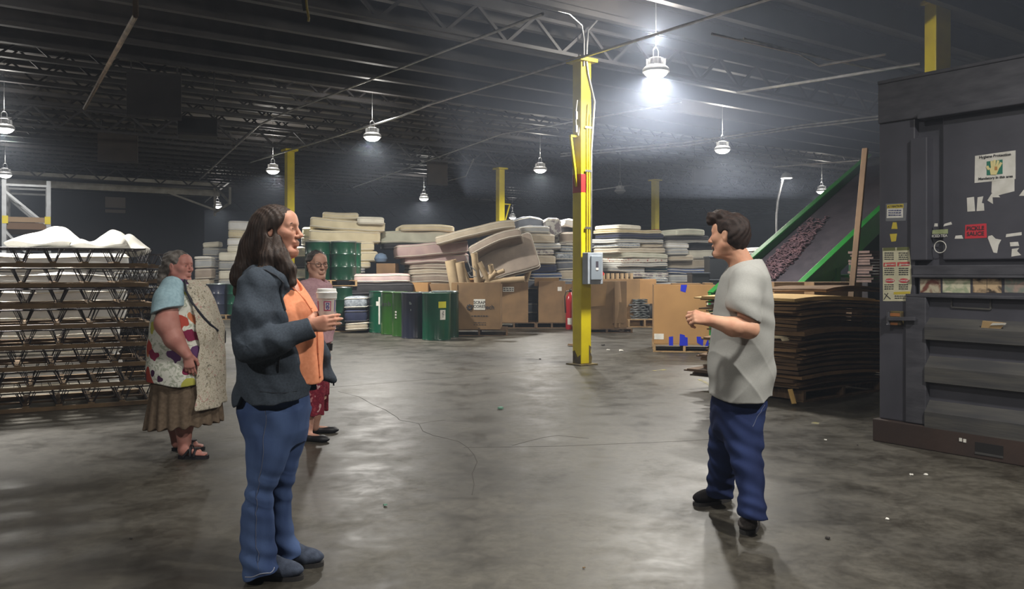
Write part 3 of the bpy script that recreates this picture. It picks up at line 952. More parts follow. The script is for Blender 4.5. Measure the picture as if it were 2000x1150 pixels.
def drum(x, y, kind, label, z=0.0, r=0.29, h=0.95, ribs=False, lid=True, tags=(), group='steel drums', yaw=0.0):
    root = thing('steel_drum', label, 'drum', (x, y, z), yaw, group)
    mb = MB()
    p = [(r - 0.015, 0.0), (r, 0.0), (r + 0.006, 0.012), (r, 0.03)]
    for q in ((0.34, 0.67) if ribs else ()):
        p += [(r, h * q - 0.03), (r + 0.012, h * q), (r, h * q + 0.03)]
    p += [(r, h - 0.03), (r + 0.004, h - 0.02)]
    p += [(r + 0.004, h - 0.02), (r - 0.005, h - 0.015)]
    mb.lathe(p, 40)
    mb.build('shell', DR[kind], root, smooth=True)
    mb = MB(); mb.lathe([(r - 0.01, h - 0.022), (r + 0.008, h - 0.022), (r + 0.011, h - 0.008), (r + 0.006, h), (r - 0.008, h), (r - 0.012, h - 0.018), (0.0001, h - 0.016)], 40)
    mb.build('rim', m_rim if not lid else DR[kind], root, smooth=True)
    if lid:
        mb = MB(); mb.lathe([(0.0001, h - 0.014), (r - 0.02, h - 0.012), (r - 0.03, h - 0.004), (0.0001, h - 0.002)], 32); mb.build('lid', m_rim, root, smooth=True)
    for (ang, z0, wd, hh, kindp) in tags:
        vs, fs = [], []
        n = 6; rr = r + 0.003
        for i in range(n + 1):
            t = ang + (i / n - 0.5) * wd / r
            vs += [(rr * math.cos(t), rr * math.sin(t), z0), (rr * math.cos(t), rr * math.sin(t), z0 + hh)]
        for i in range(n):
            fs.append((2 * i, 2 * i + 2, 2 * i + 3, 2 * i + 1))
        mb = MB(); mb.add(vs, fs)
        mb.build('label_sheet', {'w': m_paper, 'y': m_paper_y, 's': m_rim, 'k': m_ink}[kindp], root)
    return root

def drum_px(xc, ybase, *a, **k):
    g = G(xc, ybase)
    return drum(g.x, g.y + 0.29, *a, **k)

def facing(px):   # polar angle of the side that faces the camera
    return -PI / 2 - math.atan((px - 1000) / F) * -1 * 0
gd = 'drums standing in the row before the mattresses'
def drum_at(px, d, *a, **k):
    return drum((px - 1000) / F * d, d + 0.29, *a, **k)
def drum_print(root, items, z0, z1, m, name='fine_print', r=0.2945):
    """short printed strokes on the shell: (angle, width, z) items"""
    vs, fs = [], []
    for ang, wd, zc in items:
        n = len(vs)
        for i in range(4):
            t = ang + (i / 3 - 0.5) * wd / r
            vs += [(r * math.cos(t), r * math.sin(t), zc + z0), (r * math.cos(t), r * math.sin(t), zc + z1)]
        for i in range(3):
            fs.append((n + 2 * i, n + 2 * i + 2, n + 2 * i + 3, n + 2 * i + 1))
    mb = MB(); mb.add(vs, fs)
    return mb.build(name, m, root)
dr = drum_at(850, 17.3, 'green', 'emerald drum at the right end of the row, with yellow and white sheets', tags=((-1.05, 0.66, 0.17, 0.13, 'y'), (-1.02, 0.42, 0.12, 0.2, 'w')), group=gd, h=0.96)
drum_print(dr, [(-1.02, 0.02, 0.48), (-1.0, 0.04, 0.52), (-1.03, 0.03, 0.55), (-1.0, 0.03, 0.58)], -0.008, 0.008, m_ink, r=0.2955)
dn = drum_at(808, 17.75, 'navy', 'dark navy drum second from the right in the drum row', group=gd, h=0.955)
drum_print(dn, [(-1.85, 0.03, 0.75), (-1.8, 0.05, 0.73), (-1.78, 0.02, 0.6)], -0.02, 0.02, m_rim, 'paint_smear')
d3 = drum_at(789, 18.3, 'leaf', 'leaf green drum left of the navy one, with two white marks', group=gd)
drum_print(d3, [(-2.25, 0.05, 0.47), (-2.25, 0.05, 0.41), (-2.25, 0.05, 0.53)], -0.018, 0.018, m_paper, 'white_mark')
d4 = drum_at(766, 18.85, 'leaf', 'leaf green drum with black lettering in the middle of the row', group=gd)
for ch_, an_ in (('e', -2.40), ('n', -2.10), ('h', -1.80)):
    text('lettering', ch_, 0.15, m_ink, d4, (0.2915 * math.cos(an_), 0.2915 * math.sin(an_), 0.68), (PI / 2, 0, an_ + PI / 2))
drum_at(742, 19.4, 'green', 'emerald drum with torn white tape, second from the left', tags=((-1.62, 0.2, 0.035, 0.62, 'w'), (-1.72, 0.62, 0.09, 0.1, 'w')), group=gd)
drum_at(725, 20.0, 'green', 'leftmost emerald drum of the row with a yellow strip', tags=((-2.02, 0.68, 0.07, 0.16, 'y'), (-2.0, 0.40, 0.045, 0.26, 'w')), group=gd)
drum_at(822, 18.45, 'leaf', 'open drum behind the navy one in the second rank', group=gd, lid=False)
b = Vector(((858 - 1000) / F * 18.0, 18.0 + 0.29 - 0.95, 0))
drum(b.x + 0.1, b.y + 0.95, 'deep', 'drum with a loose clamp ring behind the right end drum', group=gd)
mb = MB(); mb.tube([(0.27 * math.cos(t / 24 * 2 * PI), 0.27 * math.sin(t / 24 * 2 * PI), 0.02) for t in range(24)], 0.02, 8, closed=True)
ring = mb.build('clamp_ring', m_rim, smooth=True, loc=(b.x + 0.1, b.y + 0.95, 0.95)); tag(ring, 'loose bright metal clamp ring lying on the drum behind the right end drum', 'ring')

# ------------------------------------------------------------------ pallets
m_wood = M('pallet_wood', (172, 142, 100), 0.75, c2=(128, 102, 72), scale=4, stretch=(1, 6, 1))
m_wood_d = M('old_wood', (112, 88, 64), 0.8, c2=(80, 62, 46), scale=5, stretch=(1, 6, 1))
def pallet(x, y, label, yaw=0.0, w=1.1, dp=1.0, z=0.0, m=None, h=0.14, group='wooden pallets'):
    root = thing('wooden_pallet', label, 'pallet', (x, y, z), yaw, group)
    m = m or m_wood
    for i in range(3):
        mb = MB(); yy = (-0.5 + i * 0.5) * (w - 0.05)
        mb.box((yy, 0, h / 2), (0.045, dp, h - 0.036)); mb.build('stringer', m, root, bevel=0.004)
    n = 7
    for i in range(n):
        mb = MB(); yy = (-0.5 + i / (n - 1)) * (dp - 0.1)
        mb.box((0, yy, h - 0.009), (w, 0.095, 0.018)); mb.build('deck_board', m, root)
    for i in range(3):
        mb = MB(); yy = (-0.5 + i * 0.5) * (dp - 0.1)
        mb.box((0, yy, 0.009), (w, 0.095, 0.018)); mb.build('bottom_board', m, root)
    return root

# stacked drums behind the hooded woman: a pallet of four above another
ga = 'drums stacked two high behind the women'
def drum_block(x, y, cols, where, n=2, z=0.0, lev='lower'):
    pallet(x, y, 'pallet under the %s drums %s' % (lev, where), 0.1, 1.2, 1.15, z)
    i = 0
    names = ['front left', 'front right', 'rear left', 'rear right']
    for jy in range(2):
        for jx in range(n):
            k = cols[i % len(cols)]
            drum(x + (jx - (n - 1) / 2) * 0.61, y + (jy - 0.5) * 0.61 * (1 if n > 1 else 1), k, '%s %s drum of the %s level %s' % (names[i], {'deep': 'dark green', 'green': 'emerald green', 'navy': 'navy', 'dark': 'blue-black', 'leaf': 'leaf green'}[k], lev, where), z + 0.14, ribs=True, group=ga,
                 tags=((-1.2, 0.5, 0.12, 0.14, 'w'),) if (jy == 0 and jx % 2 == (1 if lev == 'lower' else 0)) else (), lid=False, h=0.9, yaw=0.15)
            i += 1
g = G(640, 648)
wh = 'behind the person in pink'
drum_block(g.x, g.y + 0.55, ['deep', 'deep', 'green', 'navy'], wh)
drum_block(g.x + 0.02, g.y + 0.55, ['deep', 'deep', 'deep', 'green'], wh, z=1.04 + 0.02, lev='upper')
g = G(439, 624)
wh = 'between the two left women'
drum_block(g.x - 0.02, g.y + 0.55, ['navy', 'green', 'dark', 'deep'], wh)
g = G(470, 622)
drum_block(g.x + 0.72, g.y + 0.5, ['dark', 'navy', 'deep', 'dark'], 'behind the hooded jacket')
drum_block(g.x + 0.72, g.y + 0.5, ['green', 'dark', 'deep', 'navy'], 'behind the hooded jacket', z=1.06, lev='upper')

# ------------------------------------------------------------------ cardboard boxes
m_card = M('cardboard', (172, 132, 84), 0.8, c2=(158, 120, 76), scale=2, bump=0.04, bscale=60)
m_card_d = M('cardboard_dull', (136, 108, 76), 0.82, c2=(116, 92, 66), scale=2.5, bump=0.05, bscale=40)
m_card_b = M('cardboard_brown', (150, 118, 78), 0.82, c2=(128, 100, 68), scale=2, bump=0.05, bscale=40)
m_inside = M('cardboard_inside', (120, 94, 64), 0.85)
m_tape_blue = M('blue_tape', (32, 48, 190), 0.4)
m_tape_clear = M('clear_tape', (190, 160, 116), 0.2)

def box(x, y, w, dp, h, yaw, label, m, z=0.0, open_top=True, flap=0.0, name='cardboard_box', group=None):
    """x,y = middle of the front edge on the ground"""
    root = thing(name, label, 'box', (x, y, z), yaw, group)
    t = 0.012
    mb = MB()
    mb.b2(-w / 2, w / 2, 0, t, 0, h); mb.b2(-w / 2, w / 2, dp - t, dp, 0, h)
    mb.b2(-w / 2, -w / 2 + t, t, dp - t, 0, h); mb.b2(w / 2 - t, w / 2, t, dp - t, 0, h)
    mb.b2(-w / 2 + t, w / 2 - t, t, dp - t, 0, t)
    mb.build('carton_wall', m, root, bevel=0.006)
    if not open_top:
        mb = MB(); mb.b2(-w / 2, w / 2, 0, dp / 2 - 0.003, h, h + 0.01); mb.b2(-w / 2, w / 2, dp / 2 + 0.003, dp, h, h + 0.01)
        mb.build('top_flap', m, root)
    if flap:
        mb = MB(); mb.box((0, -0.012, h - flap / 2), (w * 0.9, 0.008, flap)); mb.build('front_flap', m, root)
    return root

def decal(root, x0, x1, z0, z1, m, name='label_sheet', y=-0.004, poly=None):
    mb = MB()
    poly = poly or [(x0, z0), (x1, z0), (x1, z1), (x0, z1)]
    mb.prism(poly, (0, y, 0), (1, 0, 0), (0, 0, 1), 0.003)
    return mb.build(name, m, root)

# tan gaylord with blue tape
g = G(1337, 688)
pallet(g.x + 0.07, g.y + 0.52, 'pallet under the clean tan box with blue tape', -0.14, 1.07, 1.05)
bx = box(g.x, g.y, 1.05, 1.05, 1.03, -0.14, 'clean tan cardboard bulk box with blue tape on its front', m_card, 0.14)
u = lambda px: (px - 1337) / F * g.y
v = lambda py: H - (py - 530) / F * g.y - 0.14
decal(bx, u(1328), u(1341), v(570), v(557), m_tape_blue, 'tape_patch', poly=[(u(1329), v(568)), (u(1339), v(571)), (u(1342), v(556)), (u(1330), v(556))])
for p in ([(1307, 675), (1315, 675), (1315, 657), (1307, 658)], [(1327, 675), (1343, 675), (1343, 659), (1338, 658), (1337, 654), (1328, 652)],
          [(1361, 669), (1372, 675), (1373, 662), (1369, 662), (1368, 657), (1360, 657)], [(1376, 675), (1383, 675), (1383, 658)]):
    decal(bx, 0, 0, 0, 0, m_tape_blue, 'tape_patch', poly=[(u(a), v(b_)) for a, b_ in p])
decal(bx, u(1278.5), u(1297), v(663), v(652), m_paper)
decal(bx, u(1380), u(1390), v(596), v(589), m_paper)
mb = MB(); mb.b2(0.36, 0.5, 0.2, 0.75, 1.0, 1.06); mb.b2(-0.2, 0.3, 0.3, 0.8, 1.0, 1.05); mb.build('folded_flap', m_card_b, bx)

# scrap cores box with tubes
g = G(931, 656)
u = lambda px: (px - 931) / F * g.y
pallet(g.x + 0.05, g.y + 0.55, 'pallet under the scrap cores box', 0.0, 1.25, 1.05, m=m_wood_d)
sb = box(g.x - 0.02, g.y, 1.06, 1.1, 1.02, -0.03, 'brown bulk box marked scrap cores with a gear logo, full of cardboard tubes', m_card_d, 0.14)
v = lambda py: H - (py - 530) / F * g.y - 0.14
decal(sb, u(927), u(949.5), v(605), v(584), m_paper, 'sign_sheet')
text('sign_lettering', 'SCRAP\nCORES', 0.085, m_ink, sb, (u(938), -0.0055, v(594.5)), (PI / 2, 0, 0.0))
mb = MB()
for k in range(8):
    t = k * PI / 4
    mb.box((u(919) + 0.055 * math.cos(t), -0.003, v(600) + 0.055 * math.sin(t)), (0.03, 0.004, 0.03), 0, 0, Matrix.Rotation(-t, 3, 'Y'))
pts = [(u(919) + 0.042 * math.cos(t / 20 * 2 * PI), -0.003, v(600) + 0.042 * math.sin(t / 20 * 2 * PI)) for t in range(20)]
mb.tube(pts, 0.012, 6, closed=True)
mb.build('gear_logo', m_ink, sb)
text('box_lettering', 'F', 0.12, m_ink, sb, (u(924.5), -0.003, v(600)), (PI / 2, 0, 0))
text('box_lettering', 'tech', 0.13, m_ink, sb, (u(957), -0.003, v(600)), (PI / 2, 0, 0))
def box_print(root, x0, x1, z, hgt, seed, y=-0.003):
    rnd = random.Random(seed); mb = MB(); x = x0
    while x < x1:
        w_ = min(rnd.uniform(0.02, 0.07), x1 - x)
        mb.b2(x, x + w_, y, y + 0.002, z - hgt / 2, z + hgt / 2); x += w_ + 0.016
    return mb.build('fine_print', m_ink, root)
box_print(sb, u(923), u(956), v(617), 0.022, 1)
box_print(sb, u(927), u(951), v(630), 0.014, 2); box_print(sb, u(927), u(951), v(634), 0.014, 3); box_print(sb, u(936), u(940), v(641), 0.02, 4)
decal(sb, -0.53, -0.40, 0.02, 1.0, m_card_b, 'corner_flap', -0.012)
mb = MB()
mb.b2(-0.2, 0.25, 0.55, 0.95, 0.98, 1.08); mb.b2(-0.55, 0.05, 0.9, 1.25, 0.95, 1.1); mb.build('top_flap', m_card, sb)

m_tube = M('tube_board', (176, 154, 122), 0.8, c2=(150, 130, 102), scale=3)
m_tube_in = M('tube_hollow', (70, 58, 46), 0.9)
def core(p0, p1, r, label, d0, d1):
    a, b_ = W(p0[0], p0[1], d0), W(p1[0], p1[1], d1)
    mb = MB()
    dv = (b_ - a).normalized()
    # a hollow tube: outside, rim, inside
    n = 18
    ref = Vector((0, 0, 1)) if abs(dv.z) < 0.9 else Vector((1, 0, 0))
    uu = dv.cross(ref).normalized(); ww = dv.cross(uu)
    vs, fs = [], []
    rings = ((a, r), (b_, r), (b_, r * 0.86), (b_ - dv * 0.3, r * 0.86))
    for c, rr in rings:
        for j in range(n):
            t = 2 * PI * j / n
            vs.append(c + (uu * math.cos(t) + ww * math.sin(t)) * rr)
    for i in range(3):
        for j in range(n):
            j2 = (j + 1) % n
            fs.append((i * n + j, i * n + j2, (i + 1) * n + j2, (i + 1) * n + j))
    fs.append(tuple(range(3 * n, 4 * n)))
    mb.add(vs, fs)
    o = mb.build('cardboard_tube', m_tube, smooth=True)
    tag(o, label, 'tube', 'cardboard tubes standing in the boxes')
dz = g.y
for p0, p1, r, lab in (
    ((905, 640), (880, 508), 0.13, 'fat cardboard tube leaning left at the left end of the scrap cores box'),
    ((914, 640), (897, 512), 0.115, 'fat cardboard tube just behind the leftmost one'),
    ((930, 600), (903, 524), 0.07, 'short slanting tube right of the two fat ones'),
    ((938, 600), (926, 494), 0.075, 'tall upright tube near the middle of the scrap cores box'),
    ((962, 565), (936, 512), 0.06, 'slim tube leaning left in the middle of the tangle'),
    ((948, 553), (970, 530), 0.06, 'tube crossing low toward the upper right over the scrap cores box'),
    ((950, 550), (1025, 545), 0.07, 'long tube lying level across both boxes'),
    ((965, 552), (958, 517), 0.06, 'short upright tube right of the tall one'),
    ((935, 548), (985, 528), 0.05, 'thin tube lying across the tangle')):
    core(p0, p1, r, lab, dz + 0.55, dz + 0.45)
g2_ = G(1000, 641)
for p0, p1, r, lab in (
    ((997, 600), (1005, 500), 0.055, 'tall upright tube in the second box, right one of the close pair'),
    ((992, 600), (1001, 502), 0.045, 'tall thin tube in the second box, left one of the close pair'),
    ((1012, 600), (1036, 524), 0.05, 'tube leaning right at the right edge of the second box'),
    ((1005, 560), (1030, 535), 0.045, 'slim tube leaning right low in the second box'),
    ((985, 580), (968, 527), 0.06, 'tube leaning left at the left edge of the second box')):
    core(p0, p1, r, lab, g2_.y + 0.5, g2_.y + 0.4)
mb = MB()
p = [W(910, 500, dz + 0.3), W(921, 530, dz + 0.3), W(914, 532, dz + 0.3), W(919, 540, dz + 0.3), W(930, 540, dz + 0.3), W(930, 530, dz + 0.3), W(920, 520, dz + 0.3)]
mb.tube(p, 0.012, 6)
tag(mb.build('wire_frame', m_conduit, smooth=True), 'bent pale wire sticking out between the tubes of the scrap cores box', 'wire')

# second box with small sign
g = g2_
pallet(g.x + 0.05, g.y + 0.5, 'pallet under the second brown box right of the scrap cores box', 0, 1.1, 1.0, m=m_wood_d)
b2 = box(g.x, g.y, 0.80, 1.0, 1.0, 0.02, 'plain brown bulk box with tubes right of the scrap cores box', m_card_d, 0.14)
decal(b2, (982 - 1000) / F * g.y, (1004 - 1000) / F * g.y, 0.76, 0.88, m_paper, 'sign_sheet')
box_print(b2, (983 - 1000) / F * g.y, (1003 - 1000) / F * g.y, 0.84, 0.022, 5, -0.0055); box_print(b2, (983 - 1000) / F * g.y, (1003 - 1000) / F * g.y, 0.795, 0.022, 6, -0.0055)
# third, darker gap and boxes up to the column
g = G(1043, 636)
b3 = box(g.x, g.y + 0.6, 0.35, 1.0, 1.1, 0.0, 'narrow tan box in the gap between two brown boxes', m_card, 0.0)
decal(b3, -0.02, 0.05, 0.5, 0.6, m_paper)
g = G(1078, 641)
pallet(g.x, g.y + 0.5, 'pallet under the brown box with the white tag left of the extinguisher', 0, 0.8, 1.0, m=m_wood_d)
b4 = box(g.x, g.y, 0.66, 1.0, 1.02, 0.0, 'brown bulk box with a small white tag left of the fire extinguisher', m_card_d, 0.14)
decal(b4, 0.14, 0.24, 0.78, 0.88, m_paper)
mb = MB(); mb.box((-0.12, 0.3, 1.0), (0.6, 0.4, 0.2)); mb.build('top_flap', m_card_b, b4)
g = G(1110, 640)
box(g.x, g.y + 0.5, 0.45, 0.8, 1.08, 0.0, 'tan box partly hidden by the fire extinguisher', m_card_b)
# worn box behind the near column
g = G(1188, 650)
pallet(g.x - 0.1, g.y + 0.45, 'dark pallet under the worn box with rounded corner', 0.12, 1.2, 1.05, m=m_wood_d, h=0.1)
b5 = box(g.x - 0.03, g.y, 0.98, 1.0, 1.08, 0.28, 'large worn brown box with a bulging corner just right of the near column', m_card_d, 0.1)
mb = MB()
vs, fs = [], []
n = 10
for i in range(n + 1):
    t = -PI / 2 + PI * i / n * 0.5
    for z in (0.02, 0.5, 1.07):
        bul = 0.03 * math.sin(z * 2.8)
        vs.append((0.16 + (0.30 + bul) * math.cos(t), 0.0 + 0.28 + (0.33 + bul) * math.sin(t) + 0.0, z))
for i in range(n):
    for k in range(2):
        fs.append((i * 3 + k, (i + 1) * 3 + k, (i + 1) * 3 + k + 1, i * 3 + k + 1))
mb.add(vs, fs); mb.build('bulging_corner', m_card_d, b5, smooth=True)
mb = MB(); mb.prism([(-0.45, 0.5), (-0.05, 0.52), (0.0, 1.06), (-0.45, 1.06)], (0, -0.01, 0), (1, 0, 0), (0, 0, 1), 0.006); mb.build('front_flap', m_card_b, b5)
decal(b5, 0.12, 0.4, 0.12, 0.6, m_card_d, 'hand_hole_panel', -0.054)
# second scrap cores box behind
g = G(1252, 636)
pallet(g.x, g.y - 0.2, 'pallet of metal scrap under the tan scrap cores box', 0, 0.85, 0.9, h=0.2)
b6 = box(g.x - 0.05, g.y + 0.7, 1.1, 1.0, 1.2, 0.0, 'tan box with a white scrap cores sign between the worn box and the clean box', m_card, 0.0)
decal(b6, -0.02, 0.22, 0.72, 0.90, m_paper, 'sign_sheet')
text('sign_lettering', 'SCRAP\nCORES', 0.075, m_ink_blue, b6, (0.1, -0.0055, 0.81), (PI / 2, 0, 0))
# tape-bound metal sheets on the pallet
m_foil = M('crumpled_foil', (168, 172, 176), 0.25, 0.7, c2=(90, 94, 98), scale=7, bump=0.7, bscale=16)
for i in range(9):
    z = 0.2 + i * 0.058
    w = 0.42 + 0.1 * math.sin(i * 2.3)
    mb = MB()
    vs, fs = [], []
    nx = 7
    for a_ in range(nx + 1):
        for b_ in range(3):
            vs.append((-w / 2 + w * a_ / nx, -0.3 + 0.3 * b_, 0.012 * math.sin(a_ * 2.1 + i * 1.7 + b_)))
    k = len(vs)
    vs += [(x, y, zz + 0.035) for x, y, zz in vs]
    for a_ in range(nx):
        for b_ in range(2):
            q = (a_ * 3 + b_, (a_ + 1) * 3 + b_, (a_ + 1) * 3 + b_ + 1, a_ * 3 + b_ + 1)
            fs.append(tuple(reversed(q))); fs.append(tuple(j + k for j in q))
    for a_ in range(nx):
        fs.append((a_ * 3, (a_ + 1) * 3, (a_ + 1) * 3 + k, a_ * 3 + k))
        fs.append((a_ * 3 + 2, a_ * 3 + 2 + k, (a_ + 1) * 3 + 2 + k, (a_ + 1) * 3 + 2))
    for b_ in range(2):
        fs.append((b_, b_ + k, b_ + 1 + k, b_ + 1))
        fs.append((nx * 3 + b_, nx * 3 + b_ + 1, nx * 3 + b_ + 1 + k, nx * 3 + b_ + k))
    mb.add(vs, fs)
    o = mb.build('metal_sheet', m_foil, loc=(g.x - 0.12, g.y - 0.25, z), yaw=0.05 * math.sin(i))
    tag(o, 'crumpled silvery sheet, %s of the scrap heap under the scrap cores sign' % (ordinal(8 - i)), 'scrap sheet', 'silvery scrap sheets on the pallet')
mb = MB(); mb.lathe([(0.02, 0), (0.2, 0.02), (0.24, 0.15), (0.18, 0.32), (0.05, 0.38)], 18, sx=1.0, sy=0.8)
tag(mb.build('black_sack', M('black_plastic', (30, 30, 32), 0.35, bump=0.6, bscale=9), smooth=True, loc=(g.x + 0.24, g.y - 0.1, 0.205)), 'black plastic sack on the pallet beside the silvery scrap', 'sack')
# low boxes and bits behind
def pbox(x0, x1, yt, yb, d, dp, label, m, name='cardboard_box', yaw=0.0):
    p, q = W(x0, yb, d), W(x1, yt, d)
    return box((p.x + q.x) / 2, d, q.x - p.x, dp, q.z - max(p.z, 0), yaw, label, m, max(p.z, 0), name=name, open_top=False)
pbox(790, 836, 553, 646, 20.4, 0.8, 'yellow-tan carton behind the drum row', m_card)
pbox(735, 772, 515, 640, 21.4, 0.7, 'narrow carton in the dark gap beside the cream stack', m_card_d)
p_ = W(742, 514, 21.5)
mb = MB(); mb.lathe([(0.02, 0.0), (0.14, 0.02), (0.17, 0.1), (0.13, 0.2), (0.03, 0.24)], 18)
tag(mb.build('fabric_bundle', M('bundle_blue', (96, 116, 140), 0.85, bump=0.6, bscale=10), smooth=True, loc=(p_.x, p_.y + 0.15, p_.z + 0.02)), 'pale blue cloth bundle on the carton in the dark gap', 'bundle')
pbox(836, 880, 555, 646, 20.6, 0.8, 'dark brown carton behind the drum row beside the yellow-tan one', m_card_d)
pbox(1180, 1250, 546, 640, 21.6, 0.9, 'brown carton behind the worn box', m_card_b)
pbox(1240, 1282, 547, 640, 21.9, 0.8, 'flat tan carton behind the worn box, to its right', m_card)
for i in range(7):
    p = W(1180 + i * 9.2, 546, 21.7)
    mb = MB(); mb.lathe([(0.045, 0), (0.045, 0.16), (0.038, 0.16), (0.038, 0.02)], 14)
    tag(mb.build('short_tube', m_tube, smooth=True, loc=(p.x, 21.9, H - 16 / F * 21.6 + 0.23 - 0.24 + 0.011)), 'short cardboard core in the row standing on the carton, %s from the left' % ['first', 'second', 'third', 'fourth', 'fifth', 'sixth', 'seventh'][i], 'tube', 'short cores on the carton')
# black crates right of the tan box
for x0, x1, yt, yb, d, lab in ((1352, 1386, 532, 660, 20.2, 'black plastic crate stack behind the tan box'), (1386, 1425, 500, 545, 20.6, 'grey-lidded black crate behind the face of the man'), (1386, 1430, 545, 660, 20.6, 'lower black crate behind the man')):
    p, q = W(x0, yb, d), W(x1, yt, d)
    root = thing('plastic_crate', lab, 'crate', ((p.x + q.x) / 2, d + 0.3, max(p.z, 0)))
    w, h = q.x - p.x, q.z - max(p.z, 0)
    mb = MB(); mb.b2(-w / 2, w / 2, -0.3, 0.3, 0, h - 0.04); mb.build('crate_body', M('crate_black', (28, 30, 34), 0.45), root, bevel=0.02)
    mb = MB(); mb.b2(-w / 2 - 0.015, w / 2 + 0.015, -0.315, 0.315, h - 0.04, h); mb.build('lid', M('crate_lid', (58, 62, 68), 0.4), root, bevel=0.01)

# fire extinguisher left of the near column
g = G(1114, 643)
fe = thing('fire_extinguisher', 'red fire extinguisher on the floor left of the near yellow column', 'fire extinguisher', (g.x, g.y, 0))
m_fe = M('extinguisher_red', (172, 30, 40), 0.28, coat=0.5)
mb = MB(); mb.lathe([(0.10, 0.0), (0.115, 0.02), (0.115, 0.70), (0.10, 0.80), (0.05, 0.86), (0.03, 0.9)], 28); mb.build('cylinder', m_fe, fe, smooth=True)
mb = MB(); mb.lathe([(0.03, 0.88), (0.032, 0.95), (0.02, 0.97)], 14); mb.bar((-0.02, 0, 0.98), (0.10, 0, 1.03), 0.03, 0.012); mb.bar((-0.02, 0, 0.955), (0.11, 0, 0.955), 0.03, 0.012)
mb.build('valve_handle', M('valve_black', (26, 26, 28), 0.4), fe)
mb = MB(); mb.tube([(-0.03, 0, 0.93), (-0.10, -0.02, 0.92), (-0.14, -0.03, 0.8), (-0.13, -0.05, 0.55), (-0.122, -0.05, 0.4)], 0.014, 8); mb.build('hose', M('valve_black', (26, 26, 28), 0.4), fe, smooth=True)
vs = []; fs = []
for i in range(7):
    t = -PI / 2 + (i / 6 - 0.5) * 1.4
    vs += [(0.1165 * math.cos(t), 0.1165 * math.sin(t), 0.12), (0.1165 * math.cos(t), 0.1165 * math.sin(t), 0.28)]
for i in range(6): fs.append((2 * i, 2 * i + 2, 2 * i + 3, 2 * i + 1))
mb = MB(); mb.add(vs, fs); mb.build('label_sheet', m_paper, fe)
# ------------------------------------------------------------------ baler
m_blk = M('baler_paint', (74, 74, 82), 0.42, c2=(62, 62, 69), scale=2.2, bump=0.12, bscale=18)
m_blk2 = M('baler_worn', (74, 74, 80), 0.5, c2=(58, 58, 64), scale=5, stretch=(1, 1, 3), bump=0.15, bscale=14)
m_blk3 = M('baler_dusty', (76, 74, 70), 0.7, c2=(52, 52, 54), scale=3, stretch=(0.6, 1, 6), bump=0.2, bscale=12)
m_base = M('baler_base', (48, 38, 35), 0.65, c2=(58, 44, 38), scale=3, bump=0.2, bscale=20)
BO = Vector((3.04, 7.08, 0))          # left front foot of the baler
T_ = -UA                              # along its front to the right
baler = thing('baler', 'tall black steel baler covered with stickers at the right edge', 'baling press', BO)
baler.matrix_world = Matrix(((T_.x, UB.x, 0, BO.x), (T_.y, UB.y, 0, BO.y), (0, 0, 1, 0), (0, 0, 0, 1)))
def S(px):                            # pixel column -> position along the front
    k = (px - 1000) / F
    return (BO.y * k - BO.x) / (T_.x - k * T_.y)
def Z(px, py):
    d = BO.y + T_.y * S(px)
    return H - (py - 530) / F * d
s_post, s_in, s_r = S(1787), S(1815), 2.35
zt = 2.97
mb = MB(); mb.b2(-0.03, s_r, -0.05, 1.5, 0, 0.185); 
mb.build('base_skid', m_base, baler, bevel=0.008)
mb = MB(); mb.b2(S(1911), S(1966), -0.053, -0.049, 0.045, 0.125); mb.build('fork_pocket', M('pocket_shade', (22, 20, 20), 0.8), baler)  # flat dark plate; the shade inside the slot is put in its colour
mb = MB(); mb.b2(S(1911), S(1966), -0.056, -0.050, 0.036, 0.052); mb.build('pocket_lip', m_blk3, baler)
mb = MB()
for px_, py_ in ((1883, 857), (1891, 859)):
    mb.box((S(px_), -0.052, Z(px_, py_)), (0.02, 0.008, 0.025))
mb.build('white_fleck', m_paper, baler)
mb = MB()
mb.b2(0.0, s_post, 0.0, 0.5, 0.185, zt)
mb.build('corner_post', m_blk, baler, bevel=0.01)
mb = MB(); mb.b2(0.0, s_r, 0.06, 1.5, 0.185, zt - 0.02); mb.build('press_frame', m_blk, baler)
# upper hinged door edge, lower door edge
zmid = Z(1812, 515)
mb = MB(); mb.b2(s_post - 0.02, S(1815), -0.035, 0.07, Z(1812, 508), Z(1812, 268)); mb.build('upper_door_edge', m_blk, baler, bevel=0.008)
mb = MB(); mb.b2(S(1772), S(1812), -0.03, 0.07, 0.19, Z(1800, 580)); mb.build('lower_door_edge', m_blk2, baler, bevel=0.008)
mb = MB(); mb.b2(S(1838), s_r, 0.02, 0.07, Z(1812, 508), 2.62); mb.build('upper_door', m_blk, baler, bevel=0.01)
mb = MB(); mb.b2(S(1786), s_r, -0.03, 0.07, Z(1812, 537), Z(1812, 518)); mb.b2(S(1786), s_r, -0.05, 0.07, Z(1812, 542), Z(1812, 537)); mb.build('middle_rail', m_blk2, baler, bevel=0.006)
mb = MB(); mb.b2(S(1796), s_r, -0.006, 0.07, Z(1796, 575), Z(1796, 542)); mb.build('sticker_rail', m_blk, baler)
mb = MB(); mb.b2(S(1772), s_r, -0.03, 0.07, Z(1796, 580), Z(1796, 574)); mb.build('lower_rail', m_blk2, baler, bevel=0.005)
# top header
mb = MB()
mb.b2(0, s_r, -0.02, 0.07, 2.62, zt); mb.b2(S(1800), s_r, -0.07, 0.05, 2.60, 2.66); mb.b2(-0.0, s_r, -0.03, 1.5, zt - 0.03, zt)
mb.build('top_header', m_blk2, baler, bevel=0.008)
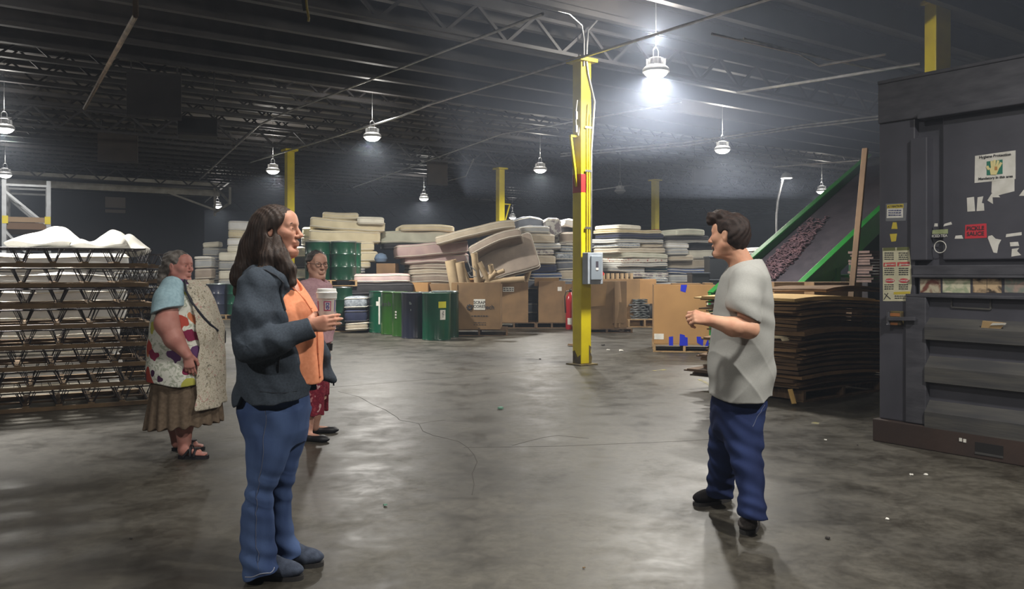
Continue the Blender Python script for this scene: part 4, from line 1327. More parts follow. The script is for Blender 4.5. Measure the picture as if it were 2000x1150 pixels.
# lower chamber door with horizontal channel ribs
mb = MB(); mb.b2(S(1812), s_r, 0.03, 0.07, 0.19, Z(1812, 580)); mb.build('chamber_door', m_blk, baler)
ztop = Z(1812, 580)
for i, (y0, y1) in enumerate(((622, 668), (698, 752), (786, 842))):
    za, zb = Z(1850, y1), Z(1850, y0)
    mb = MB()
    zm = za + (zb - za) * 0.62
    sec = [(0.03, za), (-0.05, za + 0.015), (-0.05, zm), (0.03, zb)]
    vs = [(S(1812), y, z) for y, z in sec] + [(s_r, y, z) for y, z in sec]
    mb.add(vs, [(0, 4, 5, 1), (1, 5, 6, 2), (2, 6, 7, 3), (0, 1, 2, 3), (7, 6, 5, 4)])
    mb.build('channel_rib', m_blk3, baler)
mb = MB(); 
for a_, b_ in (((1856, 600), (1856, 575)), ((1932, 604), (1932, 578)), ((1856, 600), (1932, 604))):
    mb.bar((S(a_[0]), 0.025, Z(*a_)), (S(b_[0]), 0.025, Z(*b_)), 0.012, 0.012)
mb.build('weld_frame', m_blk3, baler)
# latch
mb = MB(); mb.b2(S(1741), S(1766), -0.05, 0.0, Z(1750, 634), Z(1750, 607)); mb.build('latch_block', m_scuff, baler, bevel=0.006)
mb = MB(); mb.bar((S(1745), -0.065, Z(1745, 622)), (S(1797), -0.065, Z(1797, 622)), 0.03, 0.03); mb.tube([(S(1743), -0.06, Z(1743, 607)), (S(1743), -0.06, Z(1743, 633))], 0.014, 8)
mb.build('latch_bar', m_blk2, baler, bevel=0.004)
mb = MB(); mb.b2(S(1745), S(1764), -0.052, -0.05, Z(1755, 617), Z(1755, 611)); mb.b2(S(1745), S(1760), -0.052, -0.05, Z(1752, 634), Z(1752, 629)); mb.build('orange_wear', M('latch_orange', (150, 96, 52), 0.6), baler)

def sticker(pts, m, y, name='sticker'):
    mb = MB(); mb.prism([(S(a_), Z(a_, b_)) for a_, b_ in pts], (0, y, 0), (1, 0, 0), (0, 0, 1), 0.0015)
    return mb.build(name, m, baler)
def dashes(x0, x1, ys, y, m, name='fine_print'):
    rnd = random.Random(int(x0 * 7 + ys[0]))
    mb = MB()
    for py in ys:
        px = x0
        while px < x1:
            w_ = min(rnd.uniform(1.2, 5.0), x1 - px)
            mb.b2(S(px), S(px + w_), y, y + 0.0008, Z(px, py) - 0.004, Z(px, py) + 0.004)
            px += w_ + rnd.uniform(0.6, 1.2)
    return mb.build(name, m, baler)
def btext(body, px, py, size, m, y, name='lettering', rot=0.0):
    return text(name, body, size, m, baler, (S(px), y, Z(px, py)), (PI / 2, rot, 0))
m_wh = M('sticker_white', (206, 204, 198), 0.6, c2=(190, 188, 180), scale=14)
m_cr = M('sticker_cream', (196, 192, 164), 0.65, c2=(178, 174, 148), scale=9)
m_rd = M('sticker_red', (186, 50, 62), 0.5)
m_rd2 = M('warning_red', (182, 74, 72), 0.55)
m_ye = M('sticker_yellow', (186, 168, 62), 0.55)
m_ol = M('sticker_olive', (96, 100, 62), 0.6)
m_gn = M('sticker_green', (40, 110, 92), 0.55)
m_sk = M('sticker_hand', (208, 196, 140), 0.6)
UPY = 0.0185
# hand poster on the upper door
sticker([(1901, 357), (1981, 349), (1981, 293), (1902, 304)], m_wh, UPY, 'poster_sheet')
btext('Hygiene Protection', 1941, 304, 0.029, m_ink, UPY - 0.003)
btext('Mandatory in this area', 1942, 346.5, 0.027, m_ink, UPY - 0.003)
sticker([(1925, 342), (1956, 339), (1956, 311), (1925, 315)], m_gn, UPY - 0.002, 'poster_panel')
mb = MB()
def hp(a_, b_): return (S(a_), UPY - 0.0045, Z(a_, b_))
mb.prism([(S(a_), Z(a_, b_)) for a_, b_ in ((1933, 341), (1944, 341), (1948, 332), (1951, 325), (1946, 323), (1936, 323), (1931, 330))], (0, UPY - 0.004, 0), (1, 0, 0), (0, 0, 1), 0.001)
for a_, b_ in (((1930, 331), (1926, 324)), ((1936, 325), (1935, 314)), ((1940, 324), (1941, 312)), ((1945, 324), (1948, 313)), ((1949, 326), (1954, 317))):
    mb.bar(hp(*a_), hp(*b_), 0.018, 0.001, up=(0, 1, 0))
mb.build('poster_hand', m_sk, baler)
sticker([(1941, 332), (1946, 332), (1946, 325), (1941, 325)], M('hand_mark', (170, 120, 70), 0.6), UPY - 0.0055, 'hand_mark')
sticker([(1934, 376), (1948, 381), (1979, 373), (1979, 349), (1935, 354)], m_wh, UPY - 0.001, 'paper_scrap')
for q in ([(1887, 413), (1902, 412), (1900, 384), (1886, 386)], [(1905, 412), (1920, 411), (1919, 397), (1915, 396), (1918, 383), (1907, 385)],
          [(1926, 391), (1937, 398), (1936, 385), (1951, 385), (1945, 378), (1935, 377)], [(1988, 382), (2003, 382), (1997, 370)],
          [(1862, 466), (1879, 466), (1876, 459), (1864, 460)], [(1927, 465), (1938, 493), (1945, 494), (1948, 478), (1953, 468), (1942, 466), (1935, 459), (1928, 461)],
          [(1962, 463), (1993, 459), (1993, 453), (1963, 457)], [(1971, 481), (1988, 480), (1986, 472), (1970, 473)], [(1973, 501), (1992, 498), (1984, 490), (1988, 484), (1974, 486)],
          [(1822, 442), (1829, 442), (1829, 436), (1823, 436)], [(1840, 442), (1857, 438), (1855, 433), (1842, 437)]):
    sticker(q, m_wh, UPY, 'paper_scrap')
sticker([(1882, 466), (1925, 464), (1924, 436), (1883, 439)], m_rd, UPY, 'red_sign')
btext('PICKLE\nSAUCE', 1903, 451, 0.042, m_ink, UPY - 0.003)
sticker([(1818, 457), (1849, 456), (1849, 447), (1819, 449)], M('tea_green', (116, 128, 84), 0.6, c2=(150, 158, 120), scale=20), UPY - 0.0, 'tea_sticker')
sticker([(1818, 464), (1849, 463), (1849, 457), (1818, 458)], m_blk, UPY, 'sticker_strip')
btext('ICED TEA', 1833, 460.7, 0.029, m_wh, UPY - 0.003)
mb = MB(); mb.tube([(S(1834) + 0.046 * math.cos(t / 28 * 2 * PI), UPY - 0.002, Z(1834, 482) + 0.046 * math.sin(t / 28 * 2 * PI)) for t in range(28)], 0.0035, 6, closed=True)
mb.build('ring_sticker', m_wh, baler)
# post stickers
PY = -0.0015
sticker([(1730, 432), (1769, 431), (1772, 396), (1730, 398)], M('sleeve_film', (112, 114, 118), 0.15), PY, 'plastic_sleeve')
sticker([(1732, 426), (1764, 425), (1764, 398), (1733, 400)], m_wh, PY - 0.0015)
sticker([(1733, 407), (1765, 406), (1765, 398), (1733, 400)], m_ye, PY - 0.003)
btext('ATTENTION', 1749, 403, 0.023, m_ink, PY - 0.0045)
dashes(1736, 1761, (411, 415.5, 420), PY - 0.0045, m_ink_blue)
for q in ([(1741, 447), (1753, 447), (1751, 434), (1744, 434)], [(1741, 472), (1750, 471), (1752, 456), (1738, 457)]):
    sticker(q, m_ye, PY, 'yellow_label')
sticker([(1725, 588), (1776, 588), (1781, 556), (1779, 512), (1776, 482), (1724, 484)], m_cr, -0.0365 + 0.034, 'warning_sheet')
for q, m_ in (([(1725, 490), (1749, 489), (1749, 483), (1725, 484)], m_ol), ([(1752, 489), (1776, 488), (1776, 482), (1752, 483)], m_ol),
              ([(1726, 521), (1750, 520), (1750, 512), (1726, 513)], m_rd2), ([(1753, 520), (1777, 519), (1777, 511), (1753, 512)], m_rd2),
              ([(1746, 575), (1778, 574), (1778, 569), (1746, 570)], m_ye)):
    sticker(q, m_, PY - 0.0025, 'warning_strip')
for px_ in (1738, 1766):
    mb = MB(); pts = [(S(px_) + 0.043 * math.cos(t / 20 * 2 * PI), 0.018 * math.sin(t / 20 * 2 * PI)) for t in range(20)]
    mb.prism(pts, (0, PY - 0.0025, Z(px_, 548)), (1, 0, 0), (0, 0, 1), 0.001); mb.build('danger_oval', m_rd, baler)
    btext('DANGER', px_, 548, 0.02, m_wh, PY - 0.004)
    btext('WARNING', px_ + 2, 516.5, 0.016, m_wh, PY - 0.004)
    dashes(px_ - 10, px_ + 8, (494, 498, 502, 506), PY - 0.003, m_ink)
    dashes(px_ - 10, px_ + 9, (524, 528, 532, 536), PY - 0.003, m_ink)
    dashes(px_ - 10, px_ + 8, (556, 560, 564), PY - 0.003, m_ink)
    mb = MB(); mb.prism([(S(px_ - 10), Z(px_ - 10, 519.5)), (S(px_ - 5), Z(px_ - 5, 519.5)), (S(px_ - 7.5), Z(px_ - 7.5, 513.5))], (0, PY - 0.004, 0), (1, 0, 0), (0, 0, 1), 0.001); mb.build('warning_triangle', m_cr, baler)
dashes(1748, 1772, (578, 582), PY - 0.003, m_ink)
mb = MB(); mb.bar((S(1727), PY - 0.003, Z(1727, 585)), (S(1735), PY - 0.003, Z(1735, 572)), 0.006, 0.001, up=(0, 1, 0)); mb.bar((S(1728), PY - 0.003, Z(1728, 573)), (S(1740), PY - 0.003, Z(1740, 584)), 0.006, 0.001, up=(0, 1, 0)); mb.build('pictogram', m_ink, baler)
# picture stickers on the rail
PR = -0.0075
for x0, x1, c, c2, nm in ((1798, 1838, (176, 168, 146), (110, 66, 56), 'picture_sticker'), (1842, 1896, (150, 160, 132), (196, 192, 168), 'picture_sticker'),
                      (1901, 1928, (184, 160, 128), (70, 60, 52), 'picture_sticker'), (1929, 1957, (184, 160, 128), (64, 56, 50), 'picture_sticker'), (1963, 2010, (112, 120, 112), (150, 130, 120), 'picture_sticker')):
    m_ = M('picture_%d' % x0, c, 0.5, c2=c2, scale=11, lo=0.45, hi=0.6, distort=1)
    sticker([(x0, 571), (x1, 572), (x1, 545), (x0, 544)], m_, PR, nm)
# a paper lying on the rib
sc_p = thing('paper_slip', 'crumpled tan paper slip lying on a rib of the black baler', 'paper', (0, 0, 0))
pp = baler.matrix_world @ Vector((S(1945), -0.03, Z(1945, 641)))
sc_p.location = pp
sc_p.rotation_euler = (0, 0, math.atan2(T_.y, T_.x))
mb = MB(); mb.prism([(-0.09, 0), (0.05, 0.0), (0.09, 0.05), (-0.07, 0.06)], (0, -0.004, 0), (1, 0, 0), (0, -0.35, 0.9), 0.004)
mb.build('slip', M('tan_paper', (190, 160, 116), 0.7), sc_p)
mb = MB(); mb.prism([(-0.02, 0.02), (0.09, 0.03), (0.1, 0.045), (0.0, 0.04)], (0, -0.012, 0.004), (1, 0, 0), (0, -0.35, 0.9), 0.003); mb.build('torn_corner', m_paper, sc_p)

# ------------------------------------------------------------------ conveyor
m_cg = M('machine_green', (34, 132, 48), 0.42, c2=(28, 112, 42), scale=2.5, bump=0.06, bscale=15)
m_belt = M('belt_rubber', (70, 64, 72), 0.75, c2=(58, 54, 62), scale=4, bump=0.25, bscale=40)
P0 = W(1565, 550, 13.0)
conv = thing('inclined_conveyor', 'green-sided inclined conveyor with a dark belt rising behind the cardboard', 'conveyor', (P0.x, P0.y, 0))
conv.matrix_world = Matrix(((UB.x, UA.x, 0, P0.x), (UB.y, UA.y, 0, P0.y), (0, 0, 1, 0), (0, 0, 0, 1)))
tanp = 0.57
def zc_(x): return 1.24 + tanp * x
x0, x1 = -0.35, 4.25
wdt = 1.5
mb = MB()
mb.add([(x0, 0.03, zc_(x0) - 0.16), (x1, 0.03, zc_(x1) - 0.16), (x1, wdt - 0.03, zc_(x1) - 0.16), (x0, wdt - 0.03, zc_(x0) - 0.16),
        (x0, 0.03, zc_(x0) - 0.2), (x1, 0.03, zc_(x1) - 0.2), (x1, wdt - 0.03, zc_(x1) - 0.2), (x0, wdt - 0.03, zc_(x0) - 0.2)],
       [(0, 1, 2, 3), (7, 6, 5, 4), (0, 4, 5, 1), (3, 2, 6, 7), (1, 5, 6, 2), (0, 3, 7, 4)])
mb.build('belt', m_belt, conv)
for y, nm, dpth in ((0.0, 'side_rail', 0.40), (wdt, 'side_rail', 0.30)):
    mb = MB()
    a_, b_ = (x0, y, zc_(x0)), (x1, y, zc_(x1))
    hh = dpth
    vs = []
    for yy in (y - 0.03, y + 0.03):
        vs += [(x0, yy, zc_(x0)), (x1, yy, zc_(x1)), (x1, yy, zc_(x1) - hh), (x0, yy, zc_(x0) - hh)]
    mb.add(vs, [(0, 1, 2, 3), (7, 6, 5, 4), (0, 4, 5, 1), (3, 2, 6, 7), (1, 5, 6, 2), (0, 3, 7, 4)])
    mb.bar((x0, y - 0.02, zc_(x0) + 0.01), (x1, y - 0.02, zc_(x1) + 0.01), 0.12, 0.03)
    mb.build(nm, m_cg, conv, bevel=0.006)
for xx in (-0.25, 0.9, 2.6):
    for y in (0.0, wdt):
        mb = MB(); mb.b2(xx - 0.05, xx + 0.05, y - 0.05, y + 0.05, 0, zc_(xx) - 0.3); mb.build('support_leg', m_cg, conv)
    mb = MB(); mb.b2(xx - 0.03, xx + 0.03, 0, wdt, 0.5, 0.58); mb.build('cross_brace', m_cg, conv)
mb = MB()
mb.tube([(x1, 0.0, zc_(x1) - 0.18), (x1, wdt, zc_(x1) - 0.18)], 0.13, 16); mb.build('head_roller', m_blk2, conv, smooth=True)
mb = MB(); mb.b2(2.0, 3.6, 0.15, 1.3, 0.25, 1.3); mb.build('motor_housing', m_cg, conv, bevel=0.02)
mb = MB(); mb.b2(1.3, 1.95, -0.1, 0.4, 0.9, 1.35); mb.b2(1.5, 1.7, -0.15, -0.1, 1.0, 1.2); mb.build('gear_case', M('gear_bright', (60, 170, 60), 0.4), conv, bevel=0.02)
mb = MB(); mb.b2(1.0, 1.3, -0.1, 0.2, 1.0, 1.3); mb.lathe([(0.1, 0), (0.1, 0.35)], 14, (1.7, -0.2, 1.35)); mb.build('control_box', M('control_white', (150, 150, 148), 0.5), conv, bevel=0.01)
# shredded material riding on the belt: one heap nobody could count
rnd = random.Random(3)
mb = MB()
for i in range(900):
    u_ = rnd.betavariate(2.2, 2.2)
    x = -0.2 + 2.4 * u_ + rnd.uniform(-0.05, 0.05)
    y = 1.36 - 0.5 * rnd.random() * (1 - 0.4 * abs(u_ - 0.4)) - 0.25 * (1 - u_)
    y = min(max(y, 0.2), 1.42)
    z = zc_(x) - 0.155 + rnd.random() * 0.07
    R = Matrix.Rotation(rnd.uniform(0, 3), 3, 'Z') @ Matrix.Rotation(rnd.uniform(-0.8, 0.8), 3, 'Y')
    mb.box((x, y, z), (rnd.uniform(0.03, 0.09), rnd.uniform(0.02, 0.05), 0.012), 0, 0, R)
sh = mb.build('shredded_fibre', M('shred', (128, 98, 104), 0.85, c2=(92, 72, 82), scale=9), loc=None)
sh.matrix_world = conv.matrix_world.copy()
tag(sh, 'heap of pinkish shredded fibre riding on the dark conveyor belt', 'shredded fibre', kind='stuff')

# machine behind the conveyor
p = W(1668, 530, 16.5)
mc = thing('sorting_machine', 'green machine frame standing under and behind the conveyor', 'machine', (p.x, p.y, 0), 0.3)
mb = MB()
for xx in (-0.5, 0.7):
    for yy in (0, 0.9):
        mb.b2(xx - 0.06, xx + 0.06, yy - 0.06, yy + 0.06, 0, 2.5)
mb.b2(-0.6, 0.8, -0.05, 0.95, 2.3, 2.5); mb.b2(-0.6, 0.8, -0.05, 0.95, 1.62, 1.75)
mb.build('frame', M('dark_machine_green', (24, 84, 40), 0.5), mc, bevel=0.01)
mb = MB(); mb.b2(-0.4, -0.05, -0.02, 0.5, 1.75, 2.25); mb.b2(0.05, 0.6, 0.0, 0.5, 1.75, 2.2); mb.build('drive_cover', M('deep_machine_green', (24, 70, 36), 0.5), mc, bevel=0.02)
# stacked boards by the baler
for i in range(11):
    p = W(1704, 551, 12.8)
    z = p.z + i * 0.043
    mb = MB(); mb.box((0, 0, 0.018), (0.42 + 0.01 * math.sin(i * 3), 0.5, 0.034))
    o = mb.build('board_bundle', M('board_brown', (116, 96, 90), 0.75, c2=(96, 80, 76), scale=6), loc=(p.x + 0.03 * math.sin(i * 1.7), p.y, z), yaw=0.25)
    tag(o, 'thin brown carton, %s in the pile against the left side of the baler' % ordinal(10 - i), 'carton', 'flat cartons piled beside the baler')
p = W(1704, 551, 12.8)
pbl = box(p.x - 0.0, p.y - 0.35, 0.5, 0.7, p.z - 0.011, 0.25, 'dark crate under the pile of thin cartons by the baler', M('crate_brown', (48, 44, 48), 0.8), 0.0, open_top=False)
# leaning wooden pole
a_, b_ = W(1665, 556, 11.4), W(1690, 290, 11.8)
dv = (b_ - a_).normalized()
lo_ = a_ - dv * (a_.z / dv.z)
mb = MB(); mb.bar(lo_, b_, 0.075, 0.05)
tag(mb.build('wooden_pole', M('pole_wood', (118, 90, 60), 0.65, c2=(90, 68, 46), scale=4, stretch=(1, 1, 0.3)), bevel=0.006), 'long wooden pole leaning upright in front of the conveyor left of the baler', 'pole')
# long boxes behind the flattened cardboard
for x0_, x1_, yt, d, lab, m_ in ((1590, 1684, 551, 11.9, 'long brown box behind the flattened cardboard, right one', m_card_d), (1512, 1591, 551, 12.3, 'dull brown box behind the flattened cardboard, middle one', m_card_d), (1478, 1527, 552, 12.9, 'short brown box right behind the shoulder of the man', m_card_b)):
    p, q = W(x0_, 600, d), W(x1_, yt, d)
    box((p.x + q.x) / 2, d, q.x - p.x, 0.6, q.z - 0.011, 0.0, lab, m_, 0.0, open_top=False)

# ------------------------------------------------------------------ flattened cardboard on a pallet
CO = Vector((W(1562, 0, 9.05).x, 9.05, 0))
def sheet_px(L, Wd, seed, fold=False, curl=0.0):
    rnd = random.Random(seed)
    nx, ny = 9, 5
    ph = rnd.uniform(0, 6)
    T = 0.015
    vs, fs = [], []
    for j in range(ny + 1):
        for i in range(nx + 1):
            x, y = L * i / nx, Wd * j / ny
            z = 0.018 * math.sin(2.2 * x + 0.6 + 0.15 * ph) - 0.03 * (2 * x / L - 1) ** 2 + 0.006 * math.sin(5 * y + ph * 2) + 0.004 * math.sin(4 * x + ph)
            e = max(0, 1 - i / 2.0)
            z += curl * e * e
            xx = x + (0.012 * math.sin(j * 2.1 + ph) if i in (0, nx) else 0)
            yy = y + (0.010 * math.sin(i * 1.9 + ph) if j in (0, ny) else 0)
            vs.append((xx, yy, z))
    k = len(vs)
    vs += [(x, y, z + T) for x, y, z in vs]
    w = nx + 1
    for j in range(ny):
        for i in range(nx):
            q = (j * w + i, j * w + i + 1, (j + 1) * w + i + 1, (j + 1) * w + i)
            fs.append(tuple(reversed(q))); fs.append(tuple(a + k for a in q))
    for i in range(nx):
        fs.append((i, i + 1, i + 1 + k, i + k)); q = ny * w
        fs.append((q + i + 1, q + i, q + i + k, q + i + 1 + k))
    for j in range(ny):
        fs.append(((j + 1) * w, j * w, j * w + k, (j + 1) * w + k))
        fs.append((j * w + nx, (j + 1) * w + nx, (j + 1) * w + nx + k, j * w + nx + k))
    return vs, fs
m_flat = [M('flat_card_%d' % i, c, 0.85, c2=tuple(int(v_ * 0.8) for v_ in c), scale=4) for i, c in enumerate(((128, 98, 66), (112, 86, 60), (96, 74, 54), (140, 108, 72)))]
m_flat_top = M('flat_card_top', (206, 172, 112), 0.8, c2=(190, 156, 100), scale=3)
ux, uy = UB, UA
Mx = lambda o: Matrix(((ux.x, uy.x, 0, o.x), (ux.y, uy.y, 0, o.y), (0, 0, 1, o.z), (0, 0, 0, 1)))
c_ = CO + UB * 0.85 + UA * 0.65
pallet(c_.x, c_.y, 'old pallet under the big pile of flattened cardboard', YAW_B, 1.5, 1.25, m=m_wood_d, h=0.13)
rnd = random.Random(21)
NS = 30
z = 0.165
zs_top = 1.14
heights = [(rnd.uniform(0.6, 1.4)) for _ in range(NS)]
sm = sum(heights)
for i in range(NS):
    step = heights[i] / sm * (zs_top - z0_) if False else heights[i] / sm * (zs_top - 0.165)
    L = 1.75 + rnd.uniform(-0.10, 0.1)
    Wd = 1.3 + rnd.uniform(-0.1, 0.08)
    if i < 4: Wd += 0.15
    ox, oy = rnd.uniform(-0.07, 0.07), rnd.uniform(-0.06, 0.06)
    if i > 24: ox -= 0.05
    # a bundle is a few boards of one folded box
    nb = max(1, int(step / 0.0155))
    mb = MB()
    vs, fs = sheet_px(L, Wd, i * 3 + 1)
    mb.add(vs, fs)
    for q_ in range(1, nb):
        vs2, fs2 = sheet_px(L - rnd.uniform(0, 0.12), Wd - rnd.uniform(0, 0.12), i * 3 + 1)
        mb.add([(x, y, q + 0.0155 * q_) for x, y, q in vs2], fs2)
    top = i >= NS - 2
    o = mb.build('flattened_box', m_flat_top if top else m_flat[rnd.randrange(4)])
    yw = rnd.uniform(-0.03, 0.03)
    o.matrix_world = Mx(CO + UB * ox + UA * oy + Vector((0, 0, z))) @ Matrix.Rotation(yw, 4, 'Z')
    if i == NS - 1: lab = 'clean tan flattened carton, topmost of the cardboard pile behind the man'
    else: lab = 'flattened brown carton, %s from the top of the cardboard pile behind the man' % (['', 'second', 'third', 'fourth', 'fifth', 'sixth', 'seventh', 'eighth', 'ninth', 'tenth', 'eleventh', 'twelfth', 'thirteenth', 'fourteenth', 'fifteenth', 'sixteenth', 'seventeenth', 'eighteenth', 'nineteenth', 'twentieth', 'twenty-first', 'twenty-second', 'twenty-third', 'twenty-fourth', 'twenty-fifth', 'twenty-sixth', 'twenty-seventh', 'twenty-eighth', 'twenty-ninth', 'thirtieth'][NS - 1 - i])
    tag(o, lab, 'flattened box', 'flattened cartons in the pile behind the man')
    z += step
# second small lot on the right of the pile
q0 = W(1640, 590, 9.6)
for i in range(2):
    vs, fs = sheet_px(1.15, 0.9, 200 + i)
    mb = MB(); mb.add(vs, fs)
    o = mb.build('flattened_box', m_flat[i % 4])
    o.matrix_world = Mx(CO + UB * 0.85 + UA * (0.25) + Vector((0, 0, 1.178 + 0.018 * i))) @ Matrix.Rotation(-0.06 * i, 4, 'Z')
    tag(o, 'short flattened carton overhanging the right end of the cardboard pile, %s from its top' % ['second', 'first'][i], 'flattened box', 'short cartons at the right end of the pile')
# torn pale strip and a tan board leaning at the foot
p = W(1512, 655, 9.3)
mb = MB(); mb.add([(-0.1, 0, 0), (0.16, -0.05, -0.01), (0.15, -0.07, -0.04), (0.08, -0.08, -0.09), (0.05, -0.07, -0.03), (-0.1, -0.03, -0.02)], [(0, 1, 2, 3, 4, 5)])
mb.add([(-0.1, 0, 0.004), (0.16, -0.05, -0.006), (0.15, -0.07, -0.036), (0.08, -0.08, -0.086), (0.05, -0.07, -0.026), (-0.1, -0.03, -0.016)], [(5, 4, 3, 2, 1, 0)])
tag(mb.build('torn_strip', M('torn_pale', (196, 182, 150), 0.8), loc=(p.x, p.y, p.z)), 'torn pale strip hanging from the left side of the cardboard pile', 'cardboard scrap')
a_ = W(1543, 760, 8.95); b_ = W(1551, 786, 8.85)
mb = MB(); mb.bar((a_.x, a_.y, a_.z), (b_.x, b_.y, 0.03), 0.05, 0.012, up=(0, 1, 0))
tag(mb.build('tan_slat', M('tan_slat', (160, 128, 70), 0.7), bevel=0.002), 'short tan slat leaning at the foot of the cardboard pile', 'slat')

# ------------------------------------------------------------------ box springs at the left
TH = math.radians(29)
u_ = Vector((math.cos(TH), math.sin(TH), 0)); v_ = Vector((-math.sin(TH), math.cos(TH), 0))
m_slat = M('spring_wood', (112, 90, 62), 0.8, c2=(78, 61, 43), scale=5, stretch=(1, 5, 1))
m_wire = M('spring_wire', (46, 42, 44), 0.5, 0.5)
LB, WB, HB = 2.05, 1.0, 0.2
def box_spring_meshes(seed):
    rnd = random.Random(seed)
    fr, sl, sp, tg = MB(), MB(), MB(), MB()
    fr.b2(0, LB, 0, 0.045, 0, 0.04); fr.b2(0, LB, WB - 0.045, WB, 0, 0.04)
    fr.b2(0, 0.045, 0.045, WB - 0.045, 0, 0.04); fr.b2(LB - 0.045, LB, 0.045, WB - 0.045, 0, 0.04)
    ns = 7
    for i in range(1, ns):
        x = LB * i / ns
        sl.b2(x - 0.03, x + 0.03, 0.03, WB - 0.03, 0.04, 0.055)
    for j in (0.5,):
        sl.b2(0.03, LB - 0.03, WB * j - 0.03, WB * j + 0.03, 0.024, 0.04)
    zt_ = HB - 0.012
    for i in range(0, ns + 1):
        x = min(max(LB * i / ns, 0.04), LB - 0.04)
        for j in (0, 2, 5):
            y = 0.04 + (WB - 0.08) * j / 5
            for dx, dy in ((0.06, 0), (-0.06, 0), (0.05, 0.05), (-0.05, 0.05)):
                e = rnd.uniform(-0.012, 0.012)
                sp.bar((x + dx * 0.35 + e, y + dy * 0.3, 0.05), (x + dx * 1.35 + e, y + dy, zt_), 0.006, 0.006)
            if j == 0 or j == 5:
                sp.tube([(x - 0.09, y, zt_), (x - 0.03, y, 0.06), (x + 0.03, y, 0.06), (x + 0.09, y, zt_)], 0.004, 4)
    tg.tube([(0.02, 0.02, zt_), (LB - 0.02, 0.02, zt_), (LB - 0.02, WB - 0.02, zt_), (0.02, WB - 0.02, zt_)], 0.007, 6, closed=True)
    for i in range(1, 8):
        x = LB * i / 8
        tg.bar((x, 0.02, zt_), (x, WB - 0.02, zt_), 0.005, 0.005)
    for j in range(1, 4):
        y = WB * j / 4
        tg.bar((0.02, y, zt_), (LB - 0.02, y, zt_), 0.005, 0.005)
    return fr, sl, sp, tg
def make_box_spring(seed):
    root = thing('box_spring', 'box spring', 'box spring')
    fr, sl, sp, tg = box_spring_meshes(seed)
    fr.build('wooden_frame', m_slat, root); sl.build('slat_base', m_slat, root); tag(sp.build('wire_springs', m_wire, root), kind='stuff'); tg.build('top_wire_grid', m_wire, root)
    return root
protos = [make_box_spring(s) for s in (1, 2, 3)]
used = set()
def place_spring(p, yaw, flip, label, group, i):
    src = protos[i % 3]
    if src.name not in used:
        used.add(src.name); o = src
    else:
        o = copy_tree(src)
    R = Matrix.Rotation(yaw, 4, 'Z')
    if flip:
        R = R @ Matrix.Translation((0, WB, HB)) @ Matrix.Rotation(PI, 4, 'X')
    o.matrix_world = Matrix.Translation(p) @ R
    tag(o, label, 'box spring', group)
corner = Vector((W(297, 0, 9.0).x, 9.0, 0))
rnd = random.Random(5)
names9 = ['bottom', 'second', 'third', 'fourth', 'fifth', 'sixth', 'seventh', 'eighth', 'ninth']
for k in range(8):
    off = u_ * (-LB + rnd.uniform(-0.06, 0.06)) + v_ * rnd.uniform(-0.05, 0.05)
    place_spring(corner + off + Vector((0, 0, 0.004 + k * 0.206)), TH + rnd.uniform(-0.012, 0.012), False,
                 'wood and wire box spring, %s from the floor in the front left pile' % names9[k], 'box springs in the front left pile', k)
corner2 = Vector((W(350, 0, 11.85).x, 11.85, 0))
for k in range(8):
    off = u_ * (-LB + rnd.uniform(-0.05, 0.05)) + v_ * rnd.uniform(-0.05, 0.05)
    place_spring(corner2 + off + Vector((0, 0, 0.004 + k * 0.206)), TH + rnd.uniform(-0.012, 0.012), False,
                 'wire box spring, %s from the floor in the rear pile behind the flowered tunic' % names9[k], 'box springs in the rear left pile', k + 1)
# white foam and wadding behind the front pile
base = Vector((W(243, 0, 10.6).x, 10.6, 0))
tops = [(0.0, 0.2), (0.2, 0.4), (0.4, 0.6), (0.6, 0.8), (0.8, 1.0), (1.0, 1.2), (1.2, 1.4), (1.4, 1.62)]
for k, (z0_, z1_) in enumerate(tops):
    wd = 0.9
    L = 2.1
    c = base - u_ * (L / 2) + v_ * (wd / 2) + u_ * rnd.uniform(-0.06, 0.06)
    mattress((c.x, c.y, z0_ + 0.002), TH + rnd.uniform(-0.02, 0.02), L, wd, z1_ - z0_ - 0.004, 'white', 'white foam mattress, %s from the floor behind the front box springs' % names9[k], 'white foam mattresses behind the box springs', bow=rnd.uniform(-0.03, 0.01))
m_wad = M('wadding', (222, 220, 212), 0.85, c2=(204, 202, 194), scale=3, bump=0.3, bscale=8)
def wad(x0, x1, yt, yb, d, dp, seed, label):
    p, q = W(x0, yb, d), W(x1, yt, d)
    L, hgt = q.x - p.x, q.z - p.z
    rnd = random.Random(seed)
    ph = [rnd.uniform(0, 6) for _ in range(4)]
    vs, fs = [], []
    nu, nv = 28, 14
    for i in range(nu + 1):
        for j in range(nv):
            t = 2 * PI * j / nv
            s_ = i / nu * 2 - 1
            prof = max(0.0, 1 - abs(s_) ** 3.0) ** 0.5
            hh = hgt * (0.5 + 0.32 * math.sin(s_ * 2.3 + ph[0]) * (1 if math.sin(t) > 0 else 0.1) + 0.1 * math.sin(s_ * 6 + ph[1]))
            y = dp / 2 * math.cos(t) * prof * (1 + 0.08 * math.sin(s_ * 7 + ph[2]))
            zz = (hh if math.sin(t) > 0 else hgt * 0.3) * math.sin(t) * prof + 0.02 * math.sin(5 * s_ + 3 * t + ph[3]) * prof
            vs.append((s_ * L / 2, y, zz))
    for i in range(nu):
        for j in range(nv):
            j2 = (j + 1) % nv
            fs.append((i * nv + j, (i + 1) * nv + j, (i + 1) * nv + j2, i * nv + j2)[::-1])
    mb = MB(); mb.add(vs, fs)
    o = mb.build('wadding_roll', m_wad, smooth=True, loc=((p.x + q.x) / 2, d + dp / 2, p.z + hgt * 0.3), yaw=0.35)
    tag(o, label, 'wadding', 'white wadding on the foam')
z_t = 1.62
